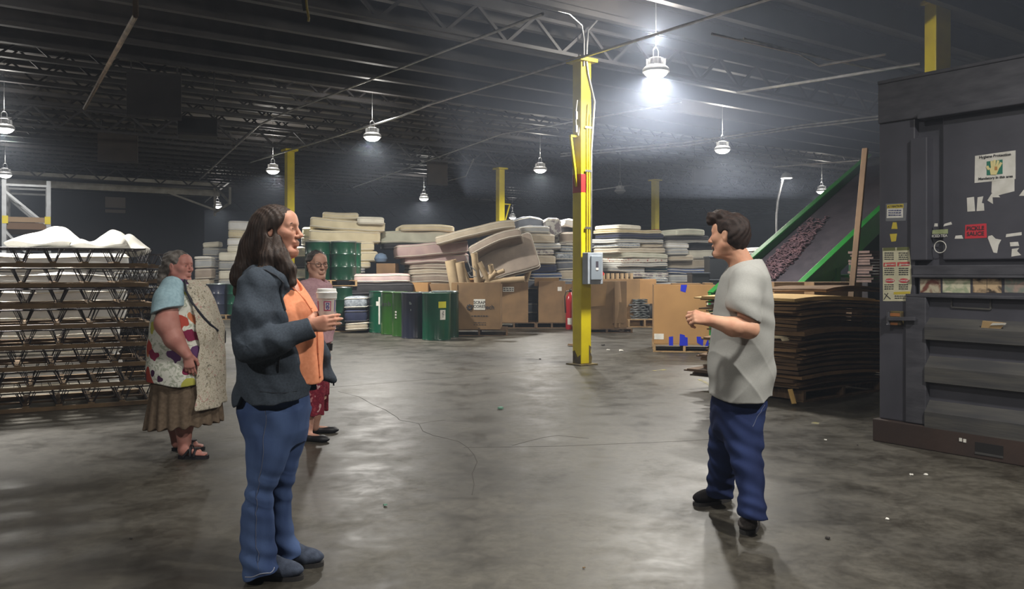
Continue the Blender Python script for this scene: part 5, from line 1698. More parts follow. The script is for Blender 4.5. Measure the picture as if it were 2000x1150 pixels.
wad(-30, 115, 446, 484, 10.4, 1.0, 1, 'rounded heap of white wadding at the upper left, over the box springs')
wad(100, 215, 447, 490, 10.6, 1.0, 2, 'peaked white wadding right of the rounded heap')
wad(165, 262, 463, 498, 10.9, 0.9, 4, 'low tapering tail of white wadding at the right of the heap')
# grey mattresses under the rear springs
for k in range(6):
    c = corner2 - u_ * 1.0 + v_ * 1.75
    mattress((c.x, c.y, k * 0.24), TH + rnd.uniform(-0.03, 0.03), 2.0, 1.3, 0.235, ['slate', 'grey'][k % 2], '%s mattress, %s from the floor behind the rear box springs' % (['slate grey', 'grey'][k % 2], names9[k]), 'grey mattresses behind the rear box springs')

# ------------------------------------------------------------------ pallet rack at the far left
m_rk = M('rack_steel', (168, 172, 176), 0.4, 0.4, c2=(150, 152, 156), scale=5)
D_ = 19.5
p0, p1 = W(8, 350, D_), W(95, 348, D_)
rack = thing('pallet_rack', 'galvanised pallet rack upright frames at the left edge', 'rack', (p0.x, D_, 0), TH)
wr = solve(8, 95, D_, TH)[0]
for yy, zt_ in ((0, p0.z), (1.6, p0.z + 0.05), (3.2, p0.z + 0.05)):
    for xx in (0, wr):
        mb = MB(); mb.b2(xx - 0.045, xx + 0.045, yy - 0.04, yy + 0.04, 0, zt_); mb.build('upright', m_rk, rack)
    mb = MB()
    mb.bar((0, yy, zt_ - 0.12), (wr, yy, zt_ - 0.12), 0.04, 0.05)
    mb.bar((0, yy, zt_ - 0.25), (wr, yy, 2.45), 0.04, 0.05)
    mb.bar((0, yy, 2.35), (wr, yy, 1.3), 0.04, 0.05)
    mb.bar((wr, yy, 1.2), (0, yy, 0.3), 0.04, 0.05)
    mb.build('cross_brace', m_rk, rack)
mb = MB(); mb.b2(0.05, wr - 0.05, -0.03, 0.03, W(0, 433, D_).z, W(0, 423, D_).z); mb.build('load_beam', M('beam_brown', (136, 112, 84), 0.6), rack)
for xx in (0.02, wr - 0.02):
    mb = MB(); mb.b2(xx - 0.06, xx + 0.06, -0.05, 0.02, W(0, 436, D_).z, W(0, 421, D_).z); mb.build('beam_clip', m_yellow, rack)
mb = MB(); mb.b2(0.05, wr - 0.05, 0.0, 3.2, W(0, 447, D_).z, W(0, 434, D_).z); mb.build('shelf_deck', M('deck_brown', (98, 74, 54), 0.7), rack)

# ------------------------------------------------------------------ litter on the floor
def litter(px, py, kind, label, s=0.05, seed=0):
    g = G(px, py)
    rnd = random.Random(seed + px)
    n = 7
    vs = [(s * rnd.uniform(0.5, 1) * math.cos(2 * PI * i / n), s * rnd.uniform(0.5, 1) * math.sin(2 * PI * i / n), 0.002 + 0.2 * s * rnd.random()) for i in range(n)]
    vs += [(x * 0.8, y * 0.8, z + 0.35 * s) for x, y, z in vs]
    fs = [tuple(reversed(range(n))), tuple(range(n, 2 * n))] + [(i, (i + 1) % n, (i + 1) % n + n, i + n) for i in range(n)]
    mb = MB(); mb.add(vs, fs)
    m_ = {'w': m_paper, 'b': M('brown_scrap', (120, 96, 66), 0.8), 'd': M('dark_bit', (40, 36, 34), 0.8), 'g': M('mint_bit', (96, 140, 120), 0.7)}[kind]
    tag(mb.build({'w': 'paper_scrap', 'b': 'cardboard_scrap', 'd': 'dirt_lump', 'g': 'mint_scrap'}[kind], m_, loc=(g.x, g.y, 0)), label, 'litter', 'litter on the floor')
litter(1780, 928, 'w', 'white paper scrap on the floor before the baler', 0.02)
litter(1808, 928, 'w', 'small white crumb on the floor beside the baler skid', 0.018, 3)
litter(1733, 1014, 'w', 'white paper scrap on the floor in front of the baler, nearest the camera', 0.015, 4)
litter(1213, 686, 'w', 'white scrap on the floor behind the near column, right one', 0.06)
litter(1188, 684, 'w', 'tiny white scrap just right of the near column', 0.04)
litter(1115, 676, 'b', 'brown scrap on the floor left of the near column', 0.09)
litter(1178, 675, 'd', 'dark scrap on the floor right of the near column', 0.05)
litter(1616, 1052, 'd', 'dark twig-like dirt on the floor between the man and the right edge', 0.02)
litter(977, 799, 'g', 'mint green fleck on the open floor', 0.045)
litter(1140, 1110, 'b', 'tan crumb on the floor at the bottom centre', 0.01)
litter(752, 988, 'g', 'faint mint green smear on the floor right of the jeans', 0.02)
litter(1675, 870, 'd', 'dark crumb on the floor left of the baler skid', 0.012)
litter(1612, 860, 'w', 'pale fleck on the floor beside the cardboard pile', 0.02)
litter(1395, 776, 'b', 'brown cardboard end on the floor left of the man', 0.05)
litter(1055, 702, 'd', 'dark crumb on the floor left of the column foot', 0.03)
litter(256, 1052, 'd', 'dark lump on the floor at the lower left', 0.012)
# ------------------------------------------------------------------ people: bodies and clothes as smooth blended volumes
V3 = lambda *a: np.array(a, dtype=float)

def unit(v):
    v = np.array(v, float)
    return v / np.linalg.norm(v)

class Fr:
    """local frame: x forward, y left, z up"""
    def __init__(s, o, fwd, up=(0, 0, 1)):
        s.o = np.array(o, float)
        f = unit(fwd); u = np.array(up, float)
        u = unit(u - f * np.dot(u, f))
        l = np.cross(u, f)
        s.R = np.stack([f, l, u])
    def w(s, p):
        return s.o + np.array(p, float) @ s.R
    def loc(s, P):
        return (P - s.o) @ s.R.T

class Sdf:
    def __init__(s):
        s.ops = []
    def _a(s, fn, c, r, k, mode):
        s.ops.append((fn, np.array(c, float), float(r), float(k), mode))
        return s
    def cap(s, a, b, ra, rb, k=0.02, mode='+'):
        a, b = np.array(a, float), np.array(b, float)
        ba = b - a; L2 = max(np.dot(ba, ba), 1e-9)
        def fn(P):
            pa = P - a
            h = np.clip(pa @ ba / L2, 0, 1)
            return np.sqrt(((pa - h[:, None] * ba) ** 2).sum(1)) - (ra + (rb - ra) * h)
        return s._a(fn, (a + b) / 2, math.sqrt(L2) / 2 + max(ra, rb), k, mode)
    def chain(s, pts, rs, k=0.02, mode='+'):
        for i in range(len(pts) - 1):
            s.cap(pts[i], pts[i + 1], rs[i], rs[i + 1], k, mode)
        return s
    def ell(s, c, r, k=0.02, fr=None, mode='+'):
        r = np.array(r, float)
        cl = np.array(c, float)
        cw = fr.w(cl) if fr else cl
        def fn(P):
            q = (fr.loc(P) if fr else P) - cl
            k0 = np.sqrt(((q / r) ** 2).sum(1)); k1 = np.sqrt(((q / r ** 2) ** 2).sum(1)) + 1e-9
            return k0 * (k0 - 1) / k1
        return s._a(fn, cw, r.max(), k, mode)
    def capl(s, fr, a, b, ra, rb, k=0.02, mode='+'):
        return s.cap(fr.w(a), fr.w(b), ra, rb, k, mode)
    def box(s, c, h, rnd, k=0.01, fr=None, mode='+'):
        h = np.array(h, float); cl = np.array(c, float)
        cw = fr.w(cl) if fr else cl
        def fn(P):
            q = np.abs((fr.loc(P) if fr else P) - cl) - (h - rnd)
            return np.sqrt((np.maximum(q, 0) ** 2).sum(1)) + np.minimum(q.max(1), 0) - rnd
        return s._a(fn, cw, np.linalg.norm(h), k, mode)
    def stack(s, rows, ang=0.0, k=0.03, mode='+', n=2.2, grow=0.0):
        """rows: (z, cx, cy, rx, ry) elliptical sections; ang turns the ellipses"""
        rows = sorted(rows)
        z = np.array([r[0] for r in rows]); A = np.array([r[1:5] for r in rows], float)
        zz = np.linspace(z[0], z[-1], 120)
        # monotone cubic-ish smoothing
        C = np.stack([np.interp(zz, z, A[:, i]) for i in range(4)], 1)
        ker = np.exp(-np.linspace(-2, 2, 9) ** 2); ker /= ker.sum()
        Cp = np.concatenate([np.repeat(C[:1], 4, 0) + (C[0] - C[1]) * np.arange(4, 0, -1)[:, None], C, np.repeat(C[-1:], 4, 0) + (C[-1] - C[-2]) * np.arange(1, 5)[:, None]])
        C = np.stack([np.convolve(Cp[:, i], ker, 'valid') for i in range(4)], 1)
        ca, sa = math.cos(ang), math.sin(ang)
        cx, cy = A[:, 0].mean(), A[:, 1].mean()
        R = math.sqrt(((z[-1] - z[0]) / 2) ** 2 + (np.abs(A[:, 0] - cx).max() + np.abs(A[:, 1] - cy).max() + A[:, 2:].max()) ** 2)
        def fn(P):
            f = np.clip((P[:, 2] - zz[0]) / (zz[-1] - zz[0]) * (len(zz) - 1), 0, len(zz) - 1.001)
            i = f.astype(int); t = (f - i)[:, None]
            c = C[i] * (1 - t) + C[i + 1] * t
            dx, dy = P[:, 0] - c[:, 0], P[:, 1] - c[:, 1]
            lx, ly = dx * ca + dy * sa, -dx * sa + dy * ca
            rx, ry = c[:, 2] + grow, c[:, 3] + grow
            qx, qy = np.abs(lx / rx), np.abs(ly / ry)
            k0 = (qx ** n + qy ** n) ** (1 / n) + 1e-9
            rr = np.sqrt(lx ** 2 + ly ** 2) + 1e-9
            d2 = (k0 - 1) / k0 * rr
            dz = np.maximum(zz[0] - P[:, 2], P[:, 2] - zz[-1])
            return np.maximum(d2, dz)
        return s._a(fn, (cx, cy, (z[0] + z[-1]) / 2), R, k, mode)
    def half(s, o, n, k=0.004):
        """keep the side the normal points away from"""
        o, n = np.array(o, float), unit(n)
        return s._a(lambda P: (P - o) @ n, o, 1e3, k, '&')
    def fn(s, f, k=0.004, mode='&'):
        return s._a(f, (0, 0, 0), 1e3, k, mode)
    def mod(s, f):
        return s._a(f, (0, 0, 0), 1e3, 0, 'm')
    def eval(s, P, c=None, R=None):
        d = np.full(len(P), 10.0)
        for fn, bc, br, k, mode in s.ops:
            if c is not None and mode in '+-' and np.linalg.norm(bc - c) - br - R > 0.06 + 2 * k:
                continue
            if mode == 'm':
                d = d + fn(P)
                continue
            e = fn(P)
            if mode == '+':
                if k > 0:
                    h = np.maximum(k - np.abs(d - e), 0) / k
                    d = np.minimum(d, e) - h * h * k * 0.25
                else:
                    d = np.minimum(d, e)
            else:
                if mode == '-':
                    e = -e
                if k > 0:
                    h = np.maximum(k - np.abs(d - e), 0) / k
                    d = np.maximum(d, e) + h * h * k * 0.25
                else:
                    d = np.maximum(d, e)
        return d

def mesh_sdf(sdf, lo, hi, h):
    lo = np.array(lo, float); hi = np.array(hi, float)
    n = np.ceil((hi - lo) / h).astype(int) + 1
    CH = 14
    g = np.ones(n, np.float32)
    nb = -(-n // CH)
    I = np.stack(np.meshgrid(*[np.arange(b) for b in nb], indexing='ij'), -1).reshape(-1, 3)
    cen = lo + (I * CH + (CH - 1) / 2) * h
    dc = sdf.eval(cen)
    R = CH * h * 0.9
    for idx, c, d in zip(I, cen, dc):
        a = idx * CH; b = np.minimum(a + CH, n)
        sl = tuple(slice(x, y) for x, y in zip(a, b))
        if abs(d) > R * 1.35 + 0.03:
            g[sl] = 1.0 if d > 0 else -1.0
            continue
        ax = [lo[k] + np.arange(a[k], b[k]) * h for k in range(3)]
        P = np.stack(np.meshgrid(*ax, indexing='ij'), -1).reshape(-1, 3)
        g[sl] = sdf.eval(P, c, R).reshape([b[k] - a[k] for k in range(3)])
    g[0], g[-1] = np.maximum(g[0], 1e-4), np.maximum(g[-1], 1e-4)
    g[:, 0], g[:, -1] = np.maximum(g[:, 0], 1e-4), np.maximum(g[:, -1], 1e-4)
    g[:, :, 0], g[:, :, -1] = np.maximum(g[:, :, 0], 1e-4), np.maximum(g[:, :, -1], 1e-4)
    s = g < 0
    cnt = np.zeros(np.array(n) - 1, np.int8)
    offs = [(i, j, k) for i in (0, 1) for j in (0, 1) for k in (0, 1)]
    sh = lambda arr, o: arr[o[0]:o[0] + n[0] - 1, o[1]:o[1] + n[1] - 1, o[2]:o[2] + n[2] - 1]
    for o in offs:
        cnt += sh(s, o)
    act = (cnt > 0) & (cnt < 8)
    cells = np.argwhere(act)
    vid = np.full(act.shape, -1, np.int64)
    vid[act] = np.arange(len(cells))
    val = {o: g[cells[:, 0] + o[0], cells[:, 1] + o[1], cells[:, 2] + o[2]].astype(float) for o in offs}
    acc = np.zeros((len(cells), 3)); num = np.zeros(len(cells))
    for o in offs:
        for ax in range(3):
            if o[ax] == 0:
                p = list(o); p[ax] = 1; p = tuple(p)
                va, vb = val[o], val[p]
                m = (va < 0) != (vb < 0)
                t = np.where(m, va / np.where(m, va - vb, 1), 0)
                for q in range(3):
                    acc[:, q] += np.where(m, o[q] + (t if q == ax else 0), 0)
                num += m
    v = lo + (cells + acc / num[:, None]) * h
    quads = []
    for ax in range(3):
        o1, o2 = [(1, 2), (2, 0), (0, 1)][ax]
        sa = [slice(None)] * 3; sb = [slice(None)] * 3
        sa[ax] = slice(0, -1); sb[ax] = slice(1, None)
        A, Bq = s[tuple(sa)], s[tuple(sb)]
        ed = np.argwhere(A != Bq)
        ed = ed[(ed[:, o1] > 0) & (ed[:, o2] > 0) & (ed[:, o1] < n[o1] - 1) & (ed[:, o2] < n[o2] - 1)]
        inside = A[ed[:, 0], ed[:, 1], ed[:, 2]]
        def cid(d1, d2):
            e = ed.copy(); e[:, o1] -= d1; e[:, o2] -= d2
            return vid[e[:, 0], e[:, 1], e[:, 2]]
        q = np.stack([cid(0, 0), cid(1, 0), cid(1, 1), cid(0, 1)], 1)
        q[~inside] = q[~inside][:, ::-1]
        quads.append(q)
    q = np.concatenate(quads)
    q = q[(q >= 0).all(1)]
    return v, q

def build_sdf(name, sdf, lo, hi, h, mats, parent, smooth_iter=1):
    v, q = mesh_sdf(sdf, lo, hi, h)
    # one pass of gentle smoothing
    for _ in range(smooth_iter):
        acc = np.zeros_like(v); num = np.zeros(len(v))
        for i in range(4):
            np.add.at(acc, q[:, i], v[q[:, (i + 1) % 4]]); np.add.at(num, q[:, i], 1)
            np.add.at(acc, q[:, i], v[q[:, (i + 3) % 4]]); np.add.at(num, q[:, i], 1)
        v = v * 0.55 + acc / np.maximum(num, 1)[:, None] * 0.45
    # keep the largest connected piece(s)
    lab = np.arange(len(v))
    while True:
        m = lab[q].min(1)
        new = lab.copy()
        for i in range(4):
            np.minimum.at(new, q[:, i], m)
        new = new[new]
        if (new == lab).all():
            break
        lab = new
    ids, counts = np.unique(lab, return_counts=True)
    keep = set(ids[counts > max(60, counts.max() * 0.02)])
    ok = np.isin(lab, list(keep))
    q = q[ok[q[:, 0]]]
    mp = np.cumsum(ok) - 1
    v = v[ok]; q = mp[q]
    me = bpy.data.meshes.new(name)
    me.vertices.add(len(v)); me.vertices.foreach_set('co', v.astype(np.float32).ravel())
    me.loops.add(q.size); me.loops.foreach_set('vertex_index', q.astype(np.int32).ravel())
    me.polygons.add(len(q)); me.polygons.foreach_set('loop_start', np.arange(0, q.size, 4, dtype=np.int32))
    me.polygons.foreach_set('loop_total', np.full(len(q), 4, np.int32))
    me.update(calc_edges=True)
    me.validate()
    me.polygons.foreach_set('use_smooth', [True] * len(me.polygons))
    if not isinstance(mats, (list, tuple)):
        mats = [mats]
    for m in mats:
        me.materials.append(m)
    o = bpy.data.objects.new(name, me)
    col.objects.link(o)
    o.parent = parent
    return o

# -------- heads and hands
def head(s, fr, jaw=1.0, nose=1.0, wide=1.0, double_chin=0.0, neck=(0.055, 0.062), neck_to=(-0.045, 0, -0.21)):
    k = 0.02
    s.ell((-0.014, 0, 0.030), (0.094, 0.074 * wide, 0.083), k, fr)
    s.ell((0.024, 0, -0.028), (0.064, 0.060 * wide, 0.086), 0.03, fr)
    s.ell((0.064, 0, -0.100), (0.024, 0.026 * wide, 0.018 * jaw), 0.022, fr)
    for y in (-1, 1):
        s.capl(fr, (-0.004, y * 0.056 * wide, -0.052), (0.054, y * 0.022, -0.098), 0.019, 0.016, 0.025)
        s.ell((0.056, y * 0.041 * wide, -0.018), (0.024, 0.022, 0.022), 0.022, fr)
        s.capl(fr, (0.070, y * 0.042 * wide, 0.020), (0.083, y * 0.012, 0.023), 0.010, 0.011, 0.014)
    s.ell((0.060, 0, 0.052), (0.030, 0.050 * wide, 0.036), 0.03, fr)
    for y in (-1, 1):
        s.ell((0.091, y * 0.032, 0.004), (0.014, 0.018, 0.012), 0.012, fr, '-')
    s.capl(fr, (0.086, 0, 0.014), (0.104 + 0.004 * nose, 0, -0.026), 0.0075, 0.0105 * nose, 0.010)
    s.ell((0.105 + 0.004 * nose, 0, -0.032), (0.012, 0.0115, 0.0095), 0.008, fr)
    for y in (-1, 1):
        s.ell((0.095, y * 0.011, -0.035), (0.011, 0.008, 0.008), 0.006, fr)
        s.ell((0.101, y * 0.006, -0.0435), (0.005, 0.004, 0.004), 0.003, fr, '-')
        s.ell((0.070, y * 0.031, 0.003), (0.017, 0.019, 0.014), 0.006, fr)          # eyelids over the eyeball
        s.ell((0.0885, y * 0.031, 0.0025), (0.006, 0.013, 0.0042), 0.003, fr, '-')   # the opening between the lids
    s.ell((0.082, 0, -0.060), (0.014, 0.026, 0.010), 0.010, fr)
    s.ell((0.080, 0, -0.073), (0.014, 0.022, 0.010), 0.008, fr)
    s.capl(fr, (0.096, -0.016, -0.0665), (0.096, 0.016, -0.0665), 0.0022, 0.0022, 0.004, '-')
    s.ell((0.079, 0, -0.086), (0.010, 0.022, 0.006), 0.010, fr, '-')
    for y in (-1, 1):
        s.ell((-0.010, y * 0.074 * wide, 0.000), (0.018, 0.009, 0.031), 0.006, fr)
        s.ell((-0.014, y * 0.068 * wide, -0.022), (0.012, 0.009, 0.014), 0.006, fr)
        s.ell((-0.006, y * 0.083 * wide, 0.003), (0.010, 0.006, 0.018), 0.005, fr, '-')
    if double_chin:
        s.ell((0.030, 0, -0.112), (0.045, 0.045 * wide, 0.028 * double_chin), 0.03, fr)
    s.capl(fr, (-0.022, 0, -0.060), neck_to, neck[0], neck[1], 0.035)

def eyes(fr, parent, m_white, m_iris, m_brow, look=0.0):
    mb = MB()
    c1_, c2_ = [], []
    for y in (-1, 1):
        c = fr.w((0.0735, y * 0.031, 0.0025))
        n_, m_ = 12, 8
        mb2 = MB()
        prof = [(0.0117 * math.sin(PI * i / m_) + 1e-5, -0.0117 * math.cos(PI * i / m_)) for i in range(m_ + 1)]
        mb2.lathe(prof, n_, tuple(c))
        o = mb2.build('eyeball', m_white, parent, smooth=True)
        f = fr.w((0.0735 + 0.0102, y * 0.031 + look, 0.0025))
        mb3 = MB()
        prof = [(0.0058 * math.sin(PI * i / 6) + 1e-5, -0.0058 * math.cos(PI * i / 6)) for i in range(7)]
        mb3.lathe(prof, 10, tuple(fr.w((0.0735 + 0.0075, y * 0.031 + look, 0.0025))))
        mb3.build('iris', m_iris, o, smooth=True)
        b_ = MB()
        pts = [fr.w((0.080 + 0.004 * (1 - abs(t)) , y * (0.031 + 0.017 * t), 0.0245 + 0.004 * (1 - t * t))) for t in (-1, -0.5, 0, 0.5, 1)]
        pts = [p + unit(p - fr.o) * 0.0025 for p in pts]
        b_.tube([tuple(p) for p in pts], [0.001, 0.0024, 0.0027, 0.0022, 0.001], 6)
        b_.build('eyebrow', m_brow, parent, smooth=True)

def finger(s, fr, base, d0, lens, rads, bends, axis, k=0.005):
    """a bent finger: d0 start direction, bends rotate about axis"""
    p = np.array(base, float); d = unit(d0); ax = unit(axis)
    pts = [p.copy()]
    for L, b in zip(lens, bends):
        c, s_ = math.cos(b), math.sin(b)
        d = d * c + np.cross(ax, d) * s_ + ax * np.dot(ax, d) * (1 - c)
        p = p + d * L
        pts.append(p.copy())
    W_ = [fr.w(q) for q in pts]
    for i in range(len(W_) - 1):
        s.cap(W_[i], W_[i + 1], rads[i], rads[i + 1], k)
    return W_

def hand(s, fr, curl=(0.5, 0.55, 0.6, 0.65), thumb=None, size=1.0, k=0.012, spread=0.06, thumb_side=1, prox=None):
    """wrist at the origin, x along the fingers, y towards the thumb, z = back of the hand"""
    z_ = size
    s.capl(fr, (0, 0.010 * z_ * thumb_side, 0), (0.085 * z_, 0.026 * z_ * thumb_side, 0.002), 0.019 * z_, 0.0135 * z_, k)
    s.capl(fr, (0, 0.002, 0), (0.088 * z_, 0.008 * z_ * thumb_side, 0.004), 0.020 * z_, 0.0135 * z_, k)
    s.capl(fr, (0, -0.008 * z_ * thumb_side, 0), (0.084 * z_, -0.011 * z_ * thumb_side, 0.002), 0.019 * z_, 0.013 * z_, k)
    s.capl(fr, (0.005, -0.014 * z_ * thumb_side, -0.002), (0.078 * z_, -0.029 * z_ * thumb_side, -0.002), 0.016 * z_, 0.0125 * z_, k)
    tips = []
    for i, (y, L, x0) in enumerate(((0.027, 0.98, 0.086), (0.0085, 1.06, 0.090), (-0.0105, 1.0, 0.086), (-0.029, 0.80, 0.078))):
        c = curl[i]
        pr = prox[i] if prox else c * 0.9
        d0 = (1, (0.5 - i / 3) * spread * 2 * thumb_side, 0)
        W_ = finger(s, fr, (x0 * z_, y * z_ * thumb_side, 0.001), d0, [0.043 * L * z_, 0.026 * L * z_, 0.021 * L * z_],
                    [0.0098 * z_, 0.0090 * z_, 0.0082 * z_, 0.0070 * z_], [pr, c, c * 0.7], (0, 1, 0))
        tips.append(W_)
    th = thumb or [(0.018, 0.030, -0.010), (0.050, 0.052, -0.022), (0.082, 0.056, -0.030), (0.104, 0.052, -0.036)]
    pts = [fr.w((p[0] * z_, p[1] * z_ * thumb_side, p[2] * z_)) for p in th]
    for i, (ra, rb) in enumerate(((0.017, 0.0125), (0.0118, 0.0108), (0.0105, 0.0085))):
        s.cap(pts[i], pts[i + 1], ra * z_, rb * z_, 0.008)
    return tips, pts

def nails(tips, fr_up, parent, m, size=1.0):
    for W_ in tips:
        a, b_ = W_[-2], W_[-1]
        d = unit(b_ - a)
        up = unit(fr_up - d * np.dot(fr_up, d))
        f = Fr(b_ - d * 0.0025 + up * 0.0066 * size, d, up)
        mb = MB()
        n = 10
        vs = [tuple(f.w((0.006 * size * math.cos(2 * PI * i / n), 0.0048 * size * math.sin(2 * PI * i / n), -0.0022 * abs(math.sin(2 * PI * i / n)) + 0.0008))) for i in range(n)]
        vs += [tuple(f.w((0, 0, 0.0015)))]
        mb.add(vs, [(i, (i + 1) % n, n) for i in range(n)])
        mb.build('fingernail', m, parent, smooth=True)

# -------- materials for people
def skin(name, c, c2):
    return M(name, c, 0.55, c2=c2, scale=14, lo=0.3, hi=0.7, bump=0.05, bscale=220, sss=0.12, spec=0.35)
def cloth(name, c, c2, scale=60, bump=0.15, bscale=400, rough=0.9, stretch=None):
    return M(name, c, rough, c2=c2, scale=scale, bump=bump, bscale=bscale, spec=0.15, stretch=stretch)
m_eye_w = M('eye_white', (220, 214, 206), 0.25)
m_iris = M('eye_iris', (50, 36, 28), 0.2)

def PX(D, X0):
    """pixel -> local metres of a figure whose origin stands at (X0, D)"""
    def f(px, py, yo=0.0):
        d = D + yo
        return np.array(((px - 1000) * d / F - X0, yo, H - (py - 530) * d / F))
    return f

def rows(P, lst):
    """(py, xl, xr, yo, ry) in pixels -> stack rows"""
    out = []
    for py, xl, xr, yo, ry in lst:
        a, b_ = P(xl, py, yo), P(xr, py, yo)
        out.append((a[2], (a[0] + b_[0]) / 2, yo, (b_[0] - a[0]) / 2, ry))
    return out

def shoe(s, heel, toe, w=0.045, h=0.075, sole=True, k=0.02):
    """heel, toe on the floor plane (local z of the sole)"""
    heel, toe = np.array(heel, float), np.array(toe, float)
    d = toe - heel; L = np.linalg.norm(d); d = d / L
    fr = Fr(heel, d)
    s.ell((0.045, 0, 0.045), (0.052, 0.036, 0.050), k, fr)
    s.ell((L * 0.45, 0, 0.038), (L * 0.42, 0.040, 0.040), 0.03, fr)
    s.ell((L - 0.075, 0, 0.030), (0.080, w, 0.034), 0.03, fr)
    s.capl(fr, (0.055, 0, 0.05), (0.10, 0, 0.06), 0.034, 0.036, 0.03)
    s.fn(lambda P, z0=heel[2]: (z0 - P[:, 2]), 0.004)
    return fr, L

def outsole(name, fr, L, m, parent, w=0.047, t=0.02):
    pts = []
    n = 28
    for i in range(n):
        a = 2 * PI * i / n
        x = L / 2 + (L / 2 + 0.004) * math.copysign(abs(math.cos(a)) ** 0.8, math.cos(a))
        wf = w * (0.80 + 0.20 * (x / L)) * (0.92 if x < L * 0.5 else 1.0)
        pts.append((x, wf * math.copysign(abs(math.sin(a)) ** 0.8, math.sin(a))))
    mb = MB()
    vs = [tuple(fr.w((x, y, 0.0))) for x, y in pts] + [tuple(fr.w((x, y, t))) for x, y in pts]
    mb.add(vs, [tuple(reversed(range(n))), tuple(range(n, 2 * n))] + [(i, (i + 1) % n, (i + 1) % n + n, i + n) for i in range(n)])
    return mb.build(name, m, parent)

HRES = 0.004
def sub_sdf(s, other, c, r, k=0.02, mode='+'):
    return s._a(lambda P: other.eval(P), c, r, k, mode)

def snap(sdf, p, off):
    """move a point onto the surface of a garment, off above it"""
    p = np.array(p, float)
    for _ in range(12):
        e = 0.004
        Q = np.array([p, p + (e, 0, 0), p + (0, e, 0), p + (0, 0, e)])
        d = sdf.eval(Q)
        g = (d[1:] - d[0]) / e
        n = np.linalg.norm(g)
        if n < 1e-6: break
        p = p - g / n * (d[0] - off) * 0.8
    return p

def seam(sdf, P, pts, off, n=36):
    pts = np.array(pts, float)
    t = np.linspace(0, len(pts) - 1, n)
    q = np.stack([np.interp(t, np.arange(len(pts)), pts[:, i]) for i in range(3)], 1)
    return [tuple(snap(sdf, P(*r), off)) for r in q]

def ribbon(mb, pts, nrm, w, t):
    for i in range(len(pts) - 1):
        mb.bar(tuple(pts[i]), tuple(pts[i + 1]), w, t, up=tuple(nrm))

def blobs(name, base, cols, leaf, scale, thr=0.33, leaf_amt=0.5, rough=0.85):
    """printed cloth: scattered fruit-like patches over a soft leaf pattern"""
    m = bpy.data.materials.new(name); m.use_nodes = True
    nt = m.node_tree; N, L = nt.nodes, nt.links
    b = N['Principled BSDF']; b.inputs['Roughness'].default_value = rough; b.inputs['Specular IOR Level'].default_value = 0.15
    tc = N.new('ShaderNodeTexCoord')
    n = N.new('ShaderNodeTexNoise'); n.inputs['Scale'].default_value = scale * 1.9; n.inputs['Detail'].default_value = 3; n.inputs['Distortion'].default_value = 2.5
    L.new(tc.outputs['Object'], n.inputs['Vector'])
    r = N.new('ShaderNodeValToRGB'); r.color_ramp.elements[0].position = 0.50; r.color_ramp.elements[0].color = lin(base)
    r.color_ramp.elements[1].position = 0.60; r.color_ramp.elements[1].color = lin(leaf)
    L.new(n.outputs['Fac'], r.inputs['Fac'])
    v = N.new('ShaderNodeTexVoronoi'); v.inputs['Scale'].default_value = scale
    nd = N.new('ShaderNodeTexNoise'); nd.inputs['Scale'].default_value = scale * 0.8; nd.inputs['Detail'].default_value = 2
    L.new(tc.outputs['Object'], nd.inputs['Vector'])
    mv = N.new('ShaderNodeMixRGB'); mv.inputs[0].default_value = 0.16
    L.new(tc.outputs['Object'], mv.inputs[1]); L.new(nd.outputs['Color'], mv.inputs[2])
    L.new(mv.outputs[0], v.inputs['Vector'])
    lt = N.new('ShaderNodeMath'); lt.operation = 'LESS_THAN'; lt.inputs[1].default_value = thr
    L.new(v.outputs['Distance'], lt.inputs[0])
    sep = N.new('ShaderNodeSeparateColor'); L.new(v.outputs['Color'], sep.inputs['Color'])
    cr = N.new('ShaderNodeValToRGB'); cr.color_ramp.interpolation = 'CONSTANT'
    els = cr.color_ramp.elements
    els[0].position = 0.0; els[0].color = lin(cols[0])
    els[1].position = 1.0 / len(cols); els[1].color = lin(cols[1])
    for i in range(2, len(cols)):
        e = els.new(i / len(cols)); e.color = lin(cols[i])
    L.new(sep.outputs[0], cr.inputs['Fac'])
    mx = N.new('ShaderNodeMixRGB')
    L.new(lt.outputs[0], mx.inputs[0]); L.new(r.outputs['Color'], mx.inputs[1]); L.new(cr.outputs['Color'], mx.inputs[2])
    L.new(mx.outputs[0], b.inputs['Base Color'])
    return m

def jeans_mat(name, c, c2):
    m = M(name, c, 0.88, c2=c2, scale=5, lo=0.35, hi=0.68, bump=0.07, bscale=300, spec=0.15, stretch=(1, 1, 0.5))
    return m

SINE = lambda P, a, b, c, ph: np.sin(a * P[:, 0] + b * P[:, 1] + c * P[:, 2] + ph)

